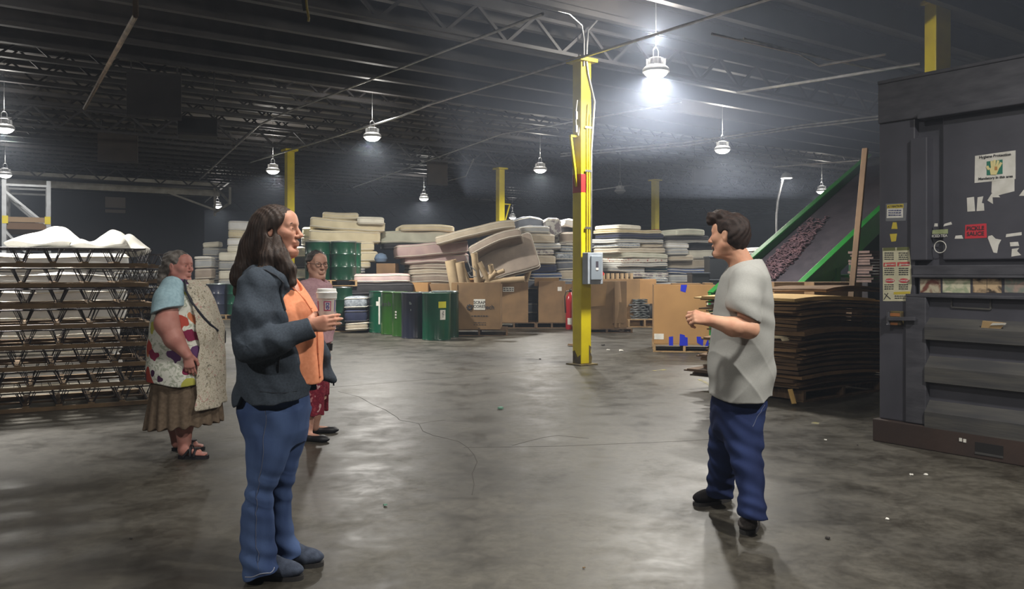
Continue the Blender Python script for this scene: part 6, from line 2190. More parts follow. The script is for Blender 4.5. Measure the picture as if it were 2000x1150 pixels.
# =========================================================== woman in the hooded jacket
def woman_jacket():
    D, X0 = 4.0, (535 - 1000) / F * 4.0
    P = PX(D, X0)
    fl = lambda px, py: np.array([*(G(px, py) - Vector((X0, D, 0)))])
    root = thing('person', 'woman in a dark hooded jacket, orange shirt and jeans holding a paper cup', 'person', (X0, D, 0))
    sk = skin('skin_warm', (212, 160, 136), (194, 136, 114))
    fh = Fr((0.026, -0.02, 1.588), (0.985, -0.15, 0.07))
    s = Sdf()
    head(s, fh, nose=0.9, double_chin=0.5, wide=0.98, neck=(0.058, 0.070), neck_to=(-0.035, 0.0, -0.20))
    s.stack(rows(P, [(540, 500, 572, 0, 0.13), (580, 480, 590, 0, 0.17), (640, 478, 606, 0, 0.18), (720, 482, 604, 0, 0.16), (790, 490, 580, 0, 0.12)]), k=0.05)
    s.cap(P(508, 553, -0.14), P(540, 552, 0.15), 0.05, 0.05, 0.05)
    # near (right) arm
    wr = P(600, 636, -0.205)
    s.chain([P(503, 560, -0.17), P(492, 676, -0.265), P(540, 664, -0.25), wr], [0.05, 0.045, 0.040, 0.026], 0.02)
    fhand = Fr(wr, (0.985, 0.06, 0.15), (0.12, -1, 0.08))
    tips, th = hand(s, fhand, curl=(0.42, 0.44, 0.46, 0.55), prox=(0.42, 0.42, 0.44, 0.55), size=0.93,
                thumb=[(0.018, 0.030, -0.012), (0.036, 0.050, -0.040), (0.046, 0.053, -0.074), (0.064, 0.050, -0.098)], spread=0.035)
    # far arm ends in the far jacket pocket
    s.chain([P(540, 560, 0.17), P(532, 655, 0.24), P(560, 695, 0.20)], [0.045, 0.040, 0.03], 0.02)
    s.ell(P(572, 703, 0.19), (0.04, 0.02, 0.035), 0.02)
    # legs
    s.chain([P(532, 810, -0.07), P(511, 950, -0.12), P(505, 1095, -0.13)], [0.065, 0.040, 0.030], 0.03)
    s.chain([P(560, 820, 0.06), P(551, 950, 0.066), P(555, 1070, 0.05)], [0.055, 0.028, 0.026], 0.03)
    body = build_sdf('body', s, (-0.3, -0.42, 0.02), (0.45, 0.42, 1.75), HRES, sk, root)
    nails(tips, np.array((0.1, -1, 0.1)), body, M('nail', (214, 176, 160), 0.35), 0.9)
    eyes(fh, root, m_eye_w, m_iris, M('brow_dark', (52, 38, 32), 0.8))
    lp = MB()
    lp.tube([tuple(fh.w((0.0905 - 0.35 * abs(y) ** 1.2, y, -0.0615))) for y in (-0.021, -0.011, 0, 0.011, 0.021)], [0.002, 0.0042, 0.0044, 0.0042, 0.002], 8)
    lp.tube([tuple(fh.w((0.0885 - 0.35 * abs(y) ** 1.2, y, -0.0722))) for y in (-0.019, -0.010, 0, 0.010, 0.019)], [0.002, 0.0050, 0.0054, 0.0050, 0.002], 8)
    lp.build('lips', M('lip', (176, 106, 96), 0.5), root, smooth=True)

    # shirt
    t = Sdf()
    t.stack(rows(P, [(528, 520, 566, -0.01, 0.075), (545, 500, 577, -0.005, 0.13), (575, 486, 600, 0, 0.175), (605, 482, 618, 0, 0.19), (640, 480, 626, 0, 0.19), (700, 482, 630, 0, 0.185), (744, 484, 630, 0, 0.18)]))
    t.cap(P(510, 553, -0.14), P(540, 552, 0.15), 0.052, 0.052, 0.05)
    t.cap(fh.w((-0.03, 0, -0.06)), fh.w((0.02, 0, -0.24)), 0.066, 0.085, 0.012, '-')
    t.mod(lambda Q: 0.0035 * SINE(Q, 4, 14, 26, 0.4) + 0.002 * SINE(Q, 10, 30, -17, 1.2))
    shirt = build_sdf('shirt', t, (-0.3, -0.4, 0.8), (0.4, 0.4, 1.55), 0.005, cloth('orange_cotton', (236, 156, 118), (226, 144, 106), bump=0.05), root)
    mb = MB()
    for py, px in ((690, 627), (712, 629), (735, 630), (600, 611), (645, 625)):
        q = snap(t, P(px, py, -0.06), 0.001)
        mb.lathe([(0.001, -0.002), (0.006, -0.002), (0.006, 0.002), (0.001, 0.002)], 10, tuple(q))
    mb.build('shirt_buttons', M('button', (190, 110, 80), 0.4), shirt)
    # placket and collar edge
    mb = MB()
    mb.tube([tuple(snap(t, P(px, py, yo), 0.002)) for px, py, yo in ((568, 540, -0.07), (580, 560, -0.075), (596, 585, -0.07), (612, 610, -0.065), (622, 640, -0.06), (627, 690, -0.06), (628, 738, -0.06))], 0.004, 6)
    mb.build('placket', cloth('orange_seam', (216, 132, 96), (206, 124, 90), bump=0.05), shirt, smooth=True)

    # jacket
    base = rows(P, [(530, 500, 562, 0.0, 0.10), (546, 482, 578, 0.0, 0.175), (575, 468, 590, 0, 0.215), (620, 464, 604, 0, 0.225), (670, 466, 616, 0, 0.222), (720, 468, 620, 0, 0.22), (760, 463, 625, 0, 0.225), (800, 457, 628, 0, 0.235)])
    j = Sdf()
    j.stack(base)
    j.cap(P(502, 556, -0.165), P(538, 553, 0.165), 0.072, 0.072, 0.06)
    cx = 0.03
    py_ = np.array([545, 575, 600, 650, 700, 745, 790]); vn = np.array([0.045, 0.068, 0.085, 0.102, 0.108, 0.10, 0.09])
    zz_ = H - (py_ - 530) / 417.5
    def opening(Q):
        v = -Q[:, 1]
        vv = np.interp(-Q[:, 2], -zz_, vn)
        return np.maximum(np.maximum(v - vv, -(v + 0.165)), (cx + 0.03) - Q[:, 0])
    j._a(opening, (0, 0, 0), 1e3, 0.006, '-')
    # hollow front so the shirt shows with depth
    hx = np.array([455, 475, 488, 496, 506, 520, 560, 628]); hy = np.array([788, 788, 778, 763, 771, 776, 776, 767])
    hX = (hx - 1000) * 4.0 / F - X0; hZ = H - (hy - 530) / 417.5
    j.fn(lambda Q: np.interp(Q[:, 0], hX, hZ) - Q[:, 2], 0.004)
    # near sleeve
    sl = Sdf()
    sl.chain([P(502, 562, -0.165), P(491, 620, -0.235), P(490, 676, -0.268), P(540, 664, -0.255), P(612, 637, -0.205)], [0.084, 0.082, 0.073, 0.063, 0.046], 0.03)
    cdir = unit(P(611, 637, -0.205) - P(540, 664, -0.255))
    sl.half(P(609, 638, -0.206), cdir, 0.006)
    sl.cap(P(600, 641, -0.21), P(640, 626, -0.18), 0.036, 0.036, 0.004, '-')
    sub_sdf(j, sl, P(530, 640, -0.22), 0.35, 0.025)
    fs = Sdf()
    fs.chain([P(540, 562, 0.165), P(532, 650, 0.25), P(590, 715, 0.20)], [0.08, 0.074, 0.05], 0.03)
    sub_sdf(j, fs, P(545, 640, 0.2), 0.3, 0.03)
    # hood lying on the shoulders
    j.chain([P(548, 548, 0.10), P(510, 535, 0.07), P(490, 540, -0.02), P(497, 537, -0.10), P(524, 535, -0.135), P(546, 545, -0.14), P(558, 560, -0.13)], [0.03, 0.042, 0.045, 0.042, 0.034, 0.026, 0.016], 0.02)
    # far front panel hanging open
    for a_, b_ in (((612, 600, 0.16), (634, 735, 0.15)), ((614, 620, 0.16), (645, 738, 0.16)), ((618, 640, 0.16), (653, 742, 0.17))):
        j.cap(P(*a_), P(*b_), 0.010, 0.013, 0.03)
    def crease(Q):
        # sharp pulls round the elbow and under the arm
        e = P(492, 672, -0.27)
        r = np.sqrt(((Q - e) ** 2).sum(1))
        ang = np.arctan2(Q[:, 2] - e[2], Q[:, 0] - e[0])
        return 0.0035 * (np.abs(np.sin(2.6 * ang + 16 * r + 0.8)) - 0.5) * np.exp(-((r - 0.14) / 0.08) ** 2) + 0.003 * (np.abs(np.sin(28 * (Q[:, 2] - 0.35 * Q[:, 0]) + 3 * np.sin(5 * Q[:, 0]))) - 0.5)
    j.mod(crease)
    j.mod(lambda Q: 0.004 * SINE(Q, 9, 12, 31, 0.3) * np.clip((1.25 - Q[:, 2]) * 4, 0.25, 1) + 0.0022 * SINE(Q, 30, -22, 44, 1.7) + 0.0016 * np.sin(55 * (Q[:, 2] + 0.6 * Q[:, 0]) + 5 * np.sin(9 * Q[:, 0])))
    mj = cloth('jacket_fleece', (68, 76, 86), (58, 65, 74), scale=120, bump=0.08, bscale=700)
    jac = build_sdf('hooded_jacket', j, (-0.32, -0.42, 0.75), (0.42, 0.4, 1.6), HRES, mj, root)
    m_seam = M('jacket_seam', (34, 38, 46), 0.85)
    mb = MB()
    pts = [snap(j, P(*q), 0.002) for q in ((498, 545, -0.16), (515, 536, -0.18), (540, 538, -0.18), (555, 552, -0.17), (560, 575, -0.19), (566, 600, -0.2))]
    mb.tube([tuple(q) for q in pts], 0.0045, 6); mb.build('drawstring', m_seam, jac, smooth=True)
    mb = MB()
    pts = [snap(j, P(*q), 0.001) for q in ((548, 692, -0.24), (546, 712, -0.24), (544, 730, -0.24))]
    mb.tube([tuple(q) for q in pts], 0.003, 6); mb.build('pocket_zip', m_seam, jac, smooth=True)
    q = P(651, 748, 0.17)
    mb = MB(); mb.tube([tuple(q + np.array((0, 0, 0.02))), tuple(q + np.array((0.002, 0, -0.012)))], 0.004, 6); mb.build('zip_pull', M('zip_metal', (60, 60, 64), 0.4, 0.7), jac)
    mb = MB()
    pts = [snap(j, P(*q), 0.0005) for q in ((505, 765, -0.24), (530, 768, -0.24), (560, 767, -0.23), (590, 764, -0.2))]
    mb.tube([tuple(q) for q in pts], 0.0022, 6); mb.build('hem_stitching', m_seam, jac, smooth=True)

    # jeans
    w = Sdf()
    w.stack(rows(P, [(750, 478, 598, 0, 0.17), (800, 468, 603, 0, 0.185), (835, 472, 602, 0, 0.175), (862, 486, 592, 0, 0.13)]))
    w.stack(rows(P, [(800, 470, 585, -0.09, 0.10), (850, 481, 578, -0.10, 0.098), (900, 483, 560, -0.11, 0.088), (940, 483, 542, -0.12, 0.074), (965, 481, 533, -0.125, 0.066), (1000, 473, 533, -0.13, 0.068), (1050, 469, 535, -0.13, 0.076), (1090, 473, 541, -0.13, 0.084), (1131, 479, 556, -0.13, 0.093)]), k=0.035)
    w.stack(rows(P, [(800, 520, 604, 0.07, 0.10), (850, 533, 598, 0.075, 0.092), (900, 538, 583, 0.075, 0.080), (930, 536, 577, 0.07, 0.072), (960, 532, 567, 0.065, 0.063), (1000, 530, 568, 0.06, 0.063), (1045, 534, 574, 0.05, 0.070), (1080, 540, 590, 0.05, 0.082), (1106, 543, 600, 0.05, 0.09)]), k=0.03)
    zb = P(0, 1130, -0.13)[2]
    # hems: lower at the heel than over the instep
    def hem(Q):
        near = Q[:, 1] < -0.035
        xh, xt = np.where(near, P(481, 0, -0.13)[0], P(545, 0, 0.05)[0]), np.where(near, P(554, 0, -0.13)[0], P(598, 0, 0.05)[0])
        tt = np.clip((Q[:, 0] - xh) / (xt - xh), 0, 1)
        return (0.012 + 0.06 * tt) - Q[:, 2]
    w.fn(hem, 0.003)
    def wr_(Q):
        kn = np.exp(-((Q[:, 2] - 0.40) / 0.10) ** 2); hm = np.exp(-((Q[:, 2] - 0.10) / 0.09) ** 2)
        up = np.exp(-((Q[:, 2] - 0.72) / 0.1) ** 2)
        return (0.0045 * kn * SINE(Q, 32, 8, 82, 0.2) - 0.005 * kn * (1 - np.abs(np.sin(24 * (Q[:, 2] + 0.5 * Q[:, 0]) + 1))) ** 3 + 0.006 * hm * SINE(Q, 30, 10, 72, 1.0) + 0.004 * up * SINE(Q, 40, 5, 30, 0.0)
                + 0.0025 * SINE(Q, 8, 20, 24, 0.7))
    w.mod(wr_)
    jn = build_sdf('jeans', w, (-0.3, -0.32, 0.005), (0.3, 0.32, 0.9), HRES, jeans_mat('denim_blue', (78, 98, 138), (48, 64, 102)), root)
    m_st = M('denim_stitch', (96, 100, 118), 0.9)
    mb = MB()
    mb.tube(seam(w, P, ((508, 800, -0.26), (510, 850, -0.26), (506, 900, -0.26), (500, 950, -0.25), (496, 1000, -0.25), (497, 1050, -0.25), (506, 1110, -0.25)), 0.0002), 0.0014, 5); mb.build('side_seam', m_st, jn, smooth=True)
    mb = MB(); 
    mb.tube(seam(w, P, ((484, 1126, -0.19), (492, 1127, -0.22), (505, 1125, -0.235), (520, 1121, -0.23), (535, 1114, -0.22), (549, 1105, -0.19)), 0.0005), 0.0022, 5); mb.build('frayed_hem', M('denim_fray', (150, 154, 168), 0.95), jn, smooth=True)

    # shoes
    m_sh = cloth('shoe_suede', (74, 82, 98), (58, 64, 78), scale=40, bump=0.2, bscale=300)
    m_so = M('shoe_rubber', (44, 42, 42), 0.7)
    for (hx_, hy_), (tx, ty) in (((491, 1128), (591, 1131)), ((536, 1106), (631, 1104))):
        q = Sdf()
        a_, b_ = fl(hx_, hy_), fl(tx, ty)
        a_[2] = b_[2] = 0.012
        fr, L = shoe(q, a_, b_, w=0.047)
        q.cap(fr.w((0.06, 0, 0.1)), fr.w((0.07, 0, 0.2)), 0.03, 0.03, 0.006, '-')
        mn, mx = np.minimum(a_, b_) - 0.08, np.maximum(a_, b_) + 0.08
        so = build_sdf('shoe', q, (mn[0], mn[1], 0.0), (mx[0], mx[1], 0.16), HRES, m_sh, root)
        fr2 = Fr(np.array((fr.o[0], fr.o[1], 0.0)), fr.R[0])
        outsole('outsole', fr2, L, m_so, so)

    # hair
    h = Sdf()
    h.ell((-0.020, 0, 0.036), (0.108, 0.088, 0.090), 0.02, fh)
    h.ell((-0.055, 0, -0.02), (0.085, 0.090, 0.10), 0.03, fh)
    def face(Q):
        q = fh.loc(Q)
        xl = np.interp(q[:, 2], [-0.20, -0.10, -0.05, 0.0, 0.03, 0.06, 0.085], [-0.01, 0.004, 0.012, 0.026, 0.050, 0.064, 0.082])
        return np.maximum(xl - q[:, 0], q[:, 2] - 0.086)
    h._a(face, (0, 0, 0), 1e3, 0.012, '-')
    h.chain([P(525, 450, 0.0), P(505, 485, 0.0), P(490, 520, 0.0), P(478, 545, 0.0), P(470, 566, 0.0)], [0.085, 0.082, 0.072, 0.06, 0.035], 0.03)
    h.chain([P(528, 470, -0.075), P(528, 505, -0.10), P(520, 540, -0.12), P(505, 560, -0.13)], [0.04, 0.046, 0.046, 0.026], 0.03)
    h.chain([P(541, 470, -0.085), P(549, 500, -0.10), P(561, 528, -0.11), P(569, 553, -0.11)], [0.024, 0.036, 0.034, 0.020], 0.02)
    h.chain([P(530, 460, 0.07), P(520, 520, 0.10), P(510, 550, 0.10)], [0.05, 0.055, 0.04], 0.03)
    # ear peeps out
    h.ell((-0.002, -0.088, -0.012), (0.016, 0.02, 0.020), 0.006, fh, '-')
    def strands(Q):
        low = np.clip((1.60 - Q[:, 2]) * 5, 0.2, 1.3)
        u1 = Q[:, 0] * 0.8 + Q[:, 1] * 0.9
        u2 = Q[:, 0] * 1.0 - Q[:, 1] * 0.7
        return (0.0014 * np.sin(210 * u1 + 4.0 * np.sin(22 * Q[:, 2] + 3 * u2)) + 0.0010 * np.sin(330 * u2 + 5 * np.sin(17 * Q[:, 2])) + 0.0055 * (low - 0.2) * np.sin(30 * u1 + 2.6 * np.sin(26 * Q[:, 2]))) 
    h.mod(strands)
    m_hair = M('hair_brown', (70, 55, 47), 0.55, c2=(40, 32, 29), scale=90, lo=0.3, hi=0.7, bump=0.3, bscale=320, stretch=(1, 1, 0.07), spec=0.3)
    hr = build_sdf('hair', h, (-0.3, -0.3, 1.2), (0.2, 0.25, 1.75), 0.0035, m_hair, root, smooth_iter=0)
    # the cup she holds
    c = P(638, 606, -0.135)
    zb_, zt_ = P(0, 645, -0.135)[2], P(0, 572, -0.135)[2]
    cup = thing('paper_cup', 'white paper coffee cup with a lid held by the woman in the hooded jacket', 'cup', (X0 + c[0], D + c[1], zb_))
    hh = zt_ - zb_
    m_cup = M('cup_paper', (226, 216, 208), 0.6)
    mb = MB(); mb.lathe([(0.0001, 0.004), (0.030, 0.0), (0.032, 0.004), (0.0425, hh), (0.0445, hh + 0.003), (0.0425, hh + 0.006), (0.04, hh - 0.002)], 40); mb.build('cup_body', m_cup, cup, smooth=True)
    mb = MB(); mb.lathe([(0.0425, hh - 0.026), (0.0455, hh - 0.024), (0.0460, hh - 0.004), (0.0475, hh - 0.002), (0.0475, hh + 0.003), (0.044, hh + 0.006), (0.0425, hh + 0.018), (0.040, hh + 0.020), (0.036, hh + 0.015), (0.0001, hh + 0.014)], 40)
    mb.build('lid', M('lid_plastic', (236, 234, 228), 0.35), cup, smooth=True)
    def wrap(a0, a1, z0, z1, m, name, off=0.0006, n=8):
        vs, fs_ = [], []
        for i in range(n + 1):
            t_ = a0 + (a1 - a0) * i / n
            for z_ in (z0, z1):
                r_ = 0.032 + (0.0425 - 0.032) * z_ / hh + off
                vs.append((r_ * math.cos(t_), r_ * math.sin(t_), z_))
        for i in range(n):
            fs_.append((2 * i, 2 * i + 2, 2 * i + 3, 2 * i + 1))
        b_ = MB(); b_.add(vs, fs_); return b_.build(name, m, cup)
    m_pp = M('print_magenta', (178, 72, 110), 0.6); m_or = M('print_blue', (66, 58, 150), 0.6)
    ac = -PI / 2 + 0.30
    wrap(ac - 0.42, ac + 0.42, hh - 0.080, hh - 0.036, m_pp, 'logo_square')
    wrap(ac - 0.30, ac + 0.30, hh - 0.075, hh - 0.041, m_cup, 'logo_field', 0.0012)
    wrap(ac - 1.75, ac - 1.15, hh - 0.080, hh - 0.036, m_pp, 'logo_square')
    wrap(ac + 0.95, ac + 1.1, hh - 0.085, hh - 0.03, m_or, 'logo_strip')
    for txt, dz_ in (('D', -0.050), ('D', -0.066)):
        r_ = 0.0415
        o = text('logo_lettering', txt, 0.021, m_or, cup, (r_ * math.cos(ac), r_ * math.sin(ac), hh + dz_), (PI / 2, PI / 2, ac + PI / 2))
    return root

# =========================================================== man in the grey T-shirt
def man_grey():
    D, X0 = 4.8, (1445 - 1000) / F * 4.8
    P = PX(D, X0)
    fl = lambda px, py: np.array([*(G(px, py) - Vector((X0, D, 0)))])
    root = thing('person', 'man in a grey T-shirt and dark jeans turned to look back into the hall', 'person', (X0, D, 0))
    sk = skin('skin_light', (216, 168, 140), (198, 142, 116))
    c = P(1423, 0, 0)
    fh = Fr((c[0], 0.0, 1.600), (-0.80, 0.60, 0.02))
    s = Sdf()
    head(s, fh, wide=1.03, nose=1.0, neck=(0.062, 0.070), neck_to=(-0.085, -0.05, -0.20), double_chin=0.4)
    s.stack(rows(P, [(530, 1425, 1492, 0, 0.11), (560, 1412, 1498, 0, 0.18), (640, 1402, 1500, 0, 0.19), (740, 1402, 1490, 0, 0.16), (800, 1408, 1476, 0, 0.10)]), k=0.05)
    wr = P(1389, 626, -0.262)
    s.chain([P(1458, 552, -0.185), P(1461, 641, -0.27), P(1432, 638, -0.28), wr], [0.058, 0.052, 0.050, 0.031], 0.02)
    s.ell(P(1466, 643, -0.272), (0.036, 0.034, 0.034), 0.03)
    fhd = Fr(wr, (-0.95, 0.10, 0.24), (-0.12, -0.80, 0.58))
    hand(s, fhd, curl=(1.0, 1.05, 1.1, 1.1), prox=(0.75, 0.85, 0.95, 1.0), size=1.02, thumb_side=-1,
         thumb=[(0.018, 0.030, -0.012), (0.048, 0.044, -0.030), (0.074, 0.036, -0.048), (0.090, 0.022, -0.056)])
    s.chain([P(1448, 552, 0.18), P(1458, 635, 0.26), P(1440, 648, 0.40)], [0.055, 0.048, 0.032], 0.02)
    fh2 = Fr(P(1440, 648, 0.40), (-0.5, 0.85, 0.1), (-0.3, -0.1, 0.95))
    hand(s, fh2, size=1.0, thumb_side=-1)
    s.chain([P(1446, 825, -0.08), P(1462, 920, -0.18), P(1469, 1000, -0.25)], [0.062, 0.050, 0.036], 0.03)
    s.chain([P(1420, 825, 0.08), P(1411, 900, 0.18), P(1404, 955, 0.26)], [0.062, 0.046, 0.030], 0.03)
    build_sdf('body', s, (-0.4, -0.42, 0.02), (0.3, 0.7, 1.78), HRES, sk, root)
    m_hair = M('hair_dark', (58, 45, 40), 0.6, c2=(32, 25, 24), scale=60, lo=0.3, hi=0.7, bump=0.3, bscale=300, spec=0.25)
    eyes(fh, root, m_eye_w, m_iris, M('brow_dark', (52, 38, 32), 0.8))

    t = Sdf()
    t.stack(rows(P, [(506, 1437, 1487, 0, 0.075), (520, 1424, 1494, 0, 0.125), (540, 1411, 1500, 0, 0.19), (575, 1401, 1504, 0, 0.222), (620, 1395, 1507, 0, 0.225), (680, 1389, 1507, 0, 0.215), (730, 1383, 1507, 0, 0.215), (790, 1386, 1502, 0, 0.22)]))
    t.cap(P(1462, 548, -0.165), P(1448, 548, 0.165), 0.07, 0.07, 0.06)
    hx = np.array([1380, 1390, 1420, 1460, 1500, 1510]); hy = np.array([766, 770, 777, 777, 771, 768])
    hX = (hx - 1000) * D / F - X0; hZ = H - (hy - 530) / (F / D)
    t.fn(lambda Q: np.interp(Q[:, 0], hX, hZ) - Q[:, 2], 0.004)
    sl = Sdf()
    sl.chain([P(1458, 550, -0.175), P(1452, 590, -0.23), P(1456, 640, -0.26)], [0.088, 0.086, 0.082], 0.03)
    sl.half(P(1455, 621, -0.25), (-0.5, -0.1, -0.86), 0.005)
    sl.cap(P(1457, 622, -0.256), P(1462, 660, -0.275), 0.068, 0.068, 0.004, '-')
    sub_sdf(t, sl, P(1455, 590, -0.22), 0.26, 0.03)
    s2 = Sdf(); s2.chain([P(1448, 550, 0.175), P(1456, 625, 0.25)], [0.085, 0.08], 0.03)
    sub_sdf(t, s2, P(1452, 590, 0.2), 0.26, 0.03)
    t.cap(fh.w((-0.05, -0.03, -0.08)), fh.w((-0.095, -0.06, -0.185)), 0.066, 0.076, 0.008, '-')
    def fold(Q):
        x, y, z = Q[:, 0], Q[:, 1], Q[:, 2]
        near = np.clip((-y) * 6, 0, 1)
        v1 = 0.010 * np.sin(26 * x + 10 * z + 2.5 * np.sin(6 * z)) * np.clip((1.2 - z) * 3, 0, 1)
        diag = 0.009 * np.sin(30 * (z - 0.55 * x) + 1.0) * np.exp(-((z - 0.85) / 0.16) ** 2)
        slv = 0.005 * np.sin(52 * z + 22 * x) * np.exp(-((z - 1.17) / 0.09) ** 2) * near
        fr_ = (1 - np.abs(np.sin(13 * (z + 0.9 * x) + 1.5 * np.sin(4 * x + 3 * y)))) ** 3
        bl = (1 - np.abs(np.sin(9 * (z - 1.1 * x) + 2.2))) ** 4
        hem = 0.008 * np.sin(34 * x + 20 * y) * np.clip((0.95 - z) * 4, 0, 1)
        return v1 * 0.5 + diag * 0.7 + slv - 0.006 * fr_ * np.clip((1.30 - z) * 3, 0, 1) * (0.5 + 0.5 * np.sin(7 * x + 3 * z)) - 0.004 * bl * np.clip((1.1 - z) * 3, 0, 1) + hem * 0.5
    t.mod(fold)
    mt = cloth('grey_cotton', (164, 164, 160), (158, 158, 154), scale=150, bump=0.05, bscale=600)
    ts = build_sdf('t_shirt', t, (-0.35, -0.42, 0.6), (0.35, 0.4, 1.55), HRES, mt, root)
    # neckband
    mb = MB()
    pts = []
    for i in range(26):
        a = 2 * PI * i / 26
        f0 = Fr(fh.w((-0.082, -0.05, -0.163)), (-1, 0.0, -0.35), (-0.30, 0.1, 0.95))
        pts.append(tuple(f0.w((0.078 * math.cos(a), 0.078 * math.sin(a), 0))))
    mb.tube(pts, 0.009, 8, closed=True)
    mb.build('neckband', mt, ts, smooth=True)

    w = Sdf()
    w.stack(rows(P, [(760, 1394, 1497, 0, 0.165), (800, 1390, 1492, 0, 0.17), (838, 1394, 1488, 0, 0.145), (860, 1404, 1482, 0, 0.10)]))
    w.stack(rows(P, [(800, 1404, 1490, -0.08, 0.105), (850, 1410, 1489, -0.11, 0.10), (890, 1424, 1489, -0.15, 0.09), (930, 1437, 1491, -0.19, 0.082), (965, 1442, 1492, -0.225, 0.077), (990, 1442, 1495, -0.25, 0.08), (1008, 1443, 1496, -0.26, 0.082)]), k=0.03)
    w.stack(rows(P, [(800, 1389, 1452, 0.07, 0.105), (850, 1385, 1440, 0.11, 0.095), (890, 1386, 1436, 0.165, 0.088), (920, 1383, 1436, 0.21, 0.083), (945, 1380, 1434, 0.25, 0.08), (968, 1382, 1432, 0.275, 0.08)]), k=0.03)
    def wr2(Q):
        z = Q[:, 2]
        return (0.0050 * np.exp(-((z - 0.38) / 0.10) ** 2) * SINE(Q, 34, 20, 66, 0.4) + 0.006 * np.exp(-((z - 0.12) / 0.08) ** 2) * SINE(Q, 30, 18, 84, 1.1) + 0.003 * SINE(Q, 12, 18, 26, 0.1) + 0.0025 * np.sin(70 * z + 40 * Q[:, 0] + 3 * np.sin(20 * Q[:, 1])))
    w.mod(wr2)
    jn = build_sdf('jeans', w, (-0.3, -0.42, 0.03), (0.3, 0.45, 0.85), HRES, jeans_mat('denim_dark', (40, 52, 90), (26, 34, 64)), root)
    mb = MB()
    mb.tube(seam(w, P, ((1490, 790, -0.12), (1484, 812, -0.18), (1474, 832, -0.22)), 0.0002), 0.0014, 5); mb.build('pocket_seam', M('denim_stitch', (96, 100, 118), 0.9), jn, smooth=True)

    m_sh = cloth('shoe_canvas', (88, 83, 80), (72, 68, 66), scale=60, bump=0.25, bscale=350)
    m_shd = cloth('shoe_canvas_shaded', (30, 28, 30), (24, 22, 24), scale=60, bump=0.25, bscale=350)  # same canvas darkened, the far shoe's shade is put in its colour
    m_so = M('shoe_rubber', (52, 48, 46), 0.7)
    for a_, b_, m_ in ((fl(1474, 1012), fl(1457, 1045), m_sh), (fl(1426, 976), fl(1357, 988), m_shd)):
        q = Sdf()
        a_[2] = b_[2] = 0.014
        fr, L = shoe(q, a_, b_, w=0.053)
        mn, mx = np.minimum(a_, b_) - 0.09, np.maximum(a_, b_) + 0.09
        q.cap(fr.w((0.075, 0, 0.09)), fr.w((0.08, 0, 0.2)), 0.034, 0.034, 0.006, '-')
        so = build_sdf('shoe', q, (mn[0], mn[1], 0.0), (mx[0], mx[1], 0.17), HRES, m_, root)
        fr2 = Fr(np.array((fr.o[0], fr.o[1], 0.0)), fr.R[0])
        outsole('outsole', fr2, L, m_so, so, w=0.054)
        mb = MB()
        mb.tube([tuple(snap(q, fr.w((0.125, y, 0.075)), 0.002)) for y in (-0.038, -0.02, 0, 0.02, 0.038)], 0.005, 6)
        mb.build('tongue_seam', M('shoe_seam', (40, 38, 38), 0.9), so, smooth=True)

    h = Sdf()
    h.ell((-0.018, 0, 0.042), (0.104, 0.086, 0.088), 0.02, fh)
    h.ell((-0.050, 0, -0.012), (0.068, 0.082, 0.080), 0.03, fh)
    def face(Q):
        q = fh.loc(Q)
        xl = np.interp(q[:, 2], [-0.2, -0.06, -0.03, 0.0, 0.03, 0.055, 0.08], [-0.06, -0.040, -0.012, 0.016, 0.036, 0.046, 0.062])
        return np.maximum(xl - q[:, 0], q[:, 2] - 0.082)
    h._a(face, (0, 0, 0), 1e3, 0.01, '-')
    h.fn(lambda Q: -0.085 - fh.loc(Q)[:, 2] + 0.25 * np.minimum(fh.loc(Q)[:, 0] + 0.05, 0), 0.01)
    for y in (-1, 1):
        h.ell((-0.010, y * 0.088, -0.004), (0.021, 0.024, 0.033), 0.006, fh, '-')
    # fringe swept up over the forehead
    h.chain([fh.w((0.03, -0.03, 0.115)), fh.w((0.075, -0.02, 0.110)), fh.w((0.100, 0.0, 0.092)), fh.w((0.102, 0.02, 0.074))], [0.03, 0.032, 0.026, 0.014], 0.02)
    h.chain([fh.w((0.03, 0.03, 0.115)), fh.w((0.072, 0.035, 0.100)), fh.w((0.088, 0.05, 0.075))], [0.03, 0.028, 0.014], 0.02)
    h.chain([fh.w((0.055, 0.0, 0.122)), fh.w((0.092, 0.035, 0.105)), fh.w((0.098, 0.05, 0.084))], [0.022, 0.022, 0.012], 0.02)
    h.mod(lambda Q: 0.0016 * np.sin(170 * fh.loc(Q)[:, 1] + 70 * fh.loc(Q)[:, 0] + 5 * np.sin(30 * fh.loc(Q)[:, 2])) + 0.0022 * np.sin(60 * fh.loc(Q)[:, 2] + 50 * fh.loc(Q)[:, 0] + 2.5 * np.sin(35 * fh.loc(Q)[:, 1])))
    build_sdf('hair', h, (-0.3, -0.25, 1.4), (0.2, 0.25, 1.78), 0.0035, m_hair, root, smooth_iter=0)
    b = Sdf()
    b.ell((0.064, 0, -0.102), (0.028, 0.030, 0.021), 0.01, fh)
    b.ell((0.082, 0, -0.090), (0.009, 0.014, 0.010), 0.01, fh)
    for y in (-1, 1):
        b.capl(fh, (0.060, y * 0.030, -0.098), (0.080, y * 0.026, -0.062), 0.008, 0.004, 0.01)
    for y in (-1, 1):
        b.capl(fh, (0.044, y * 0.034, -0.108), (0.072, y * 0.022, -0.102), 0.010, 0.013, 0.012)
    b.mod(lambda Q: 0.0015 * np.sin(300 * Q[:, 0] + 200 * Q[:, 2]) + 0.001 * np.sin(400 * Q[:, 1]))
    build_sdf('beard', b, (-0.3, -0.2, 1.42), (0.1, 0.3, 1.6), 0.003, m_hair, root, smooth_iter=0)
    return root

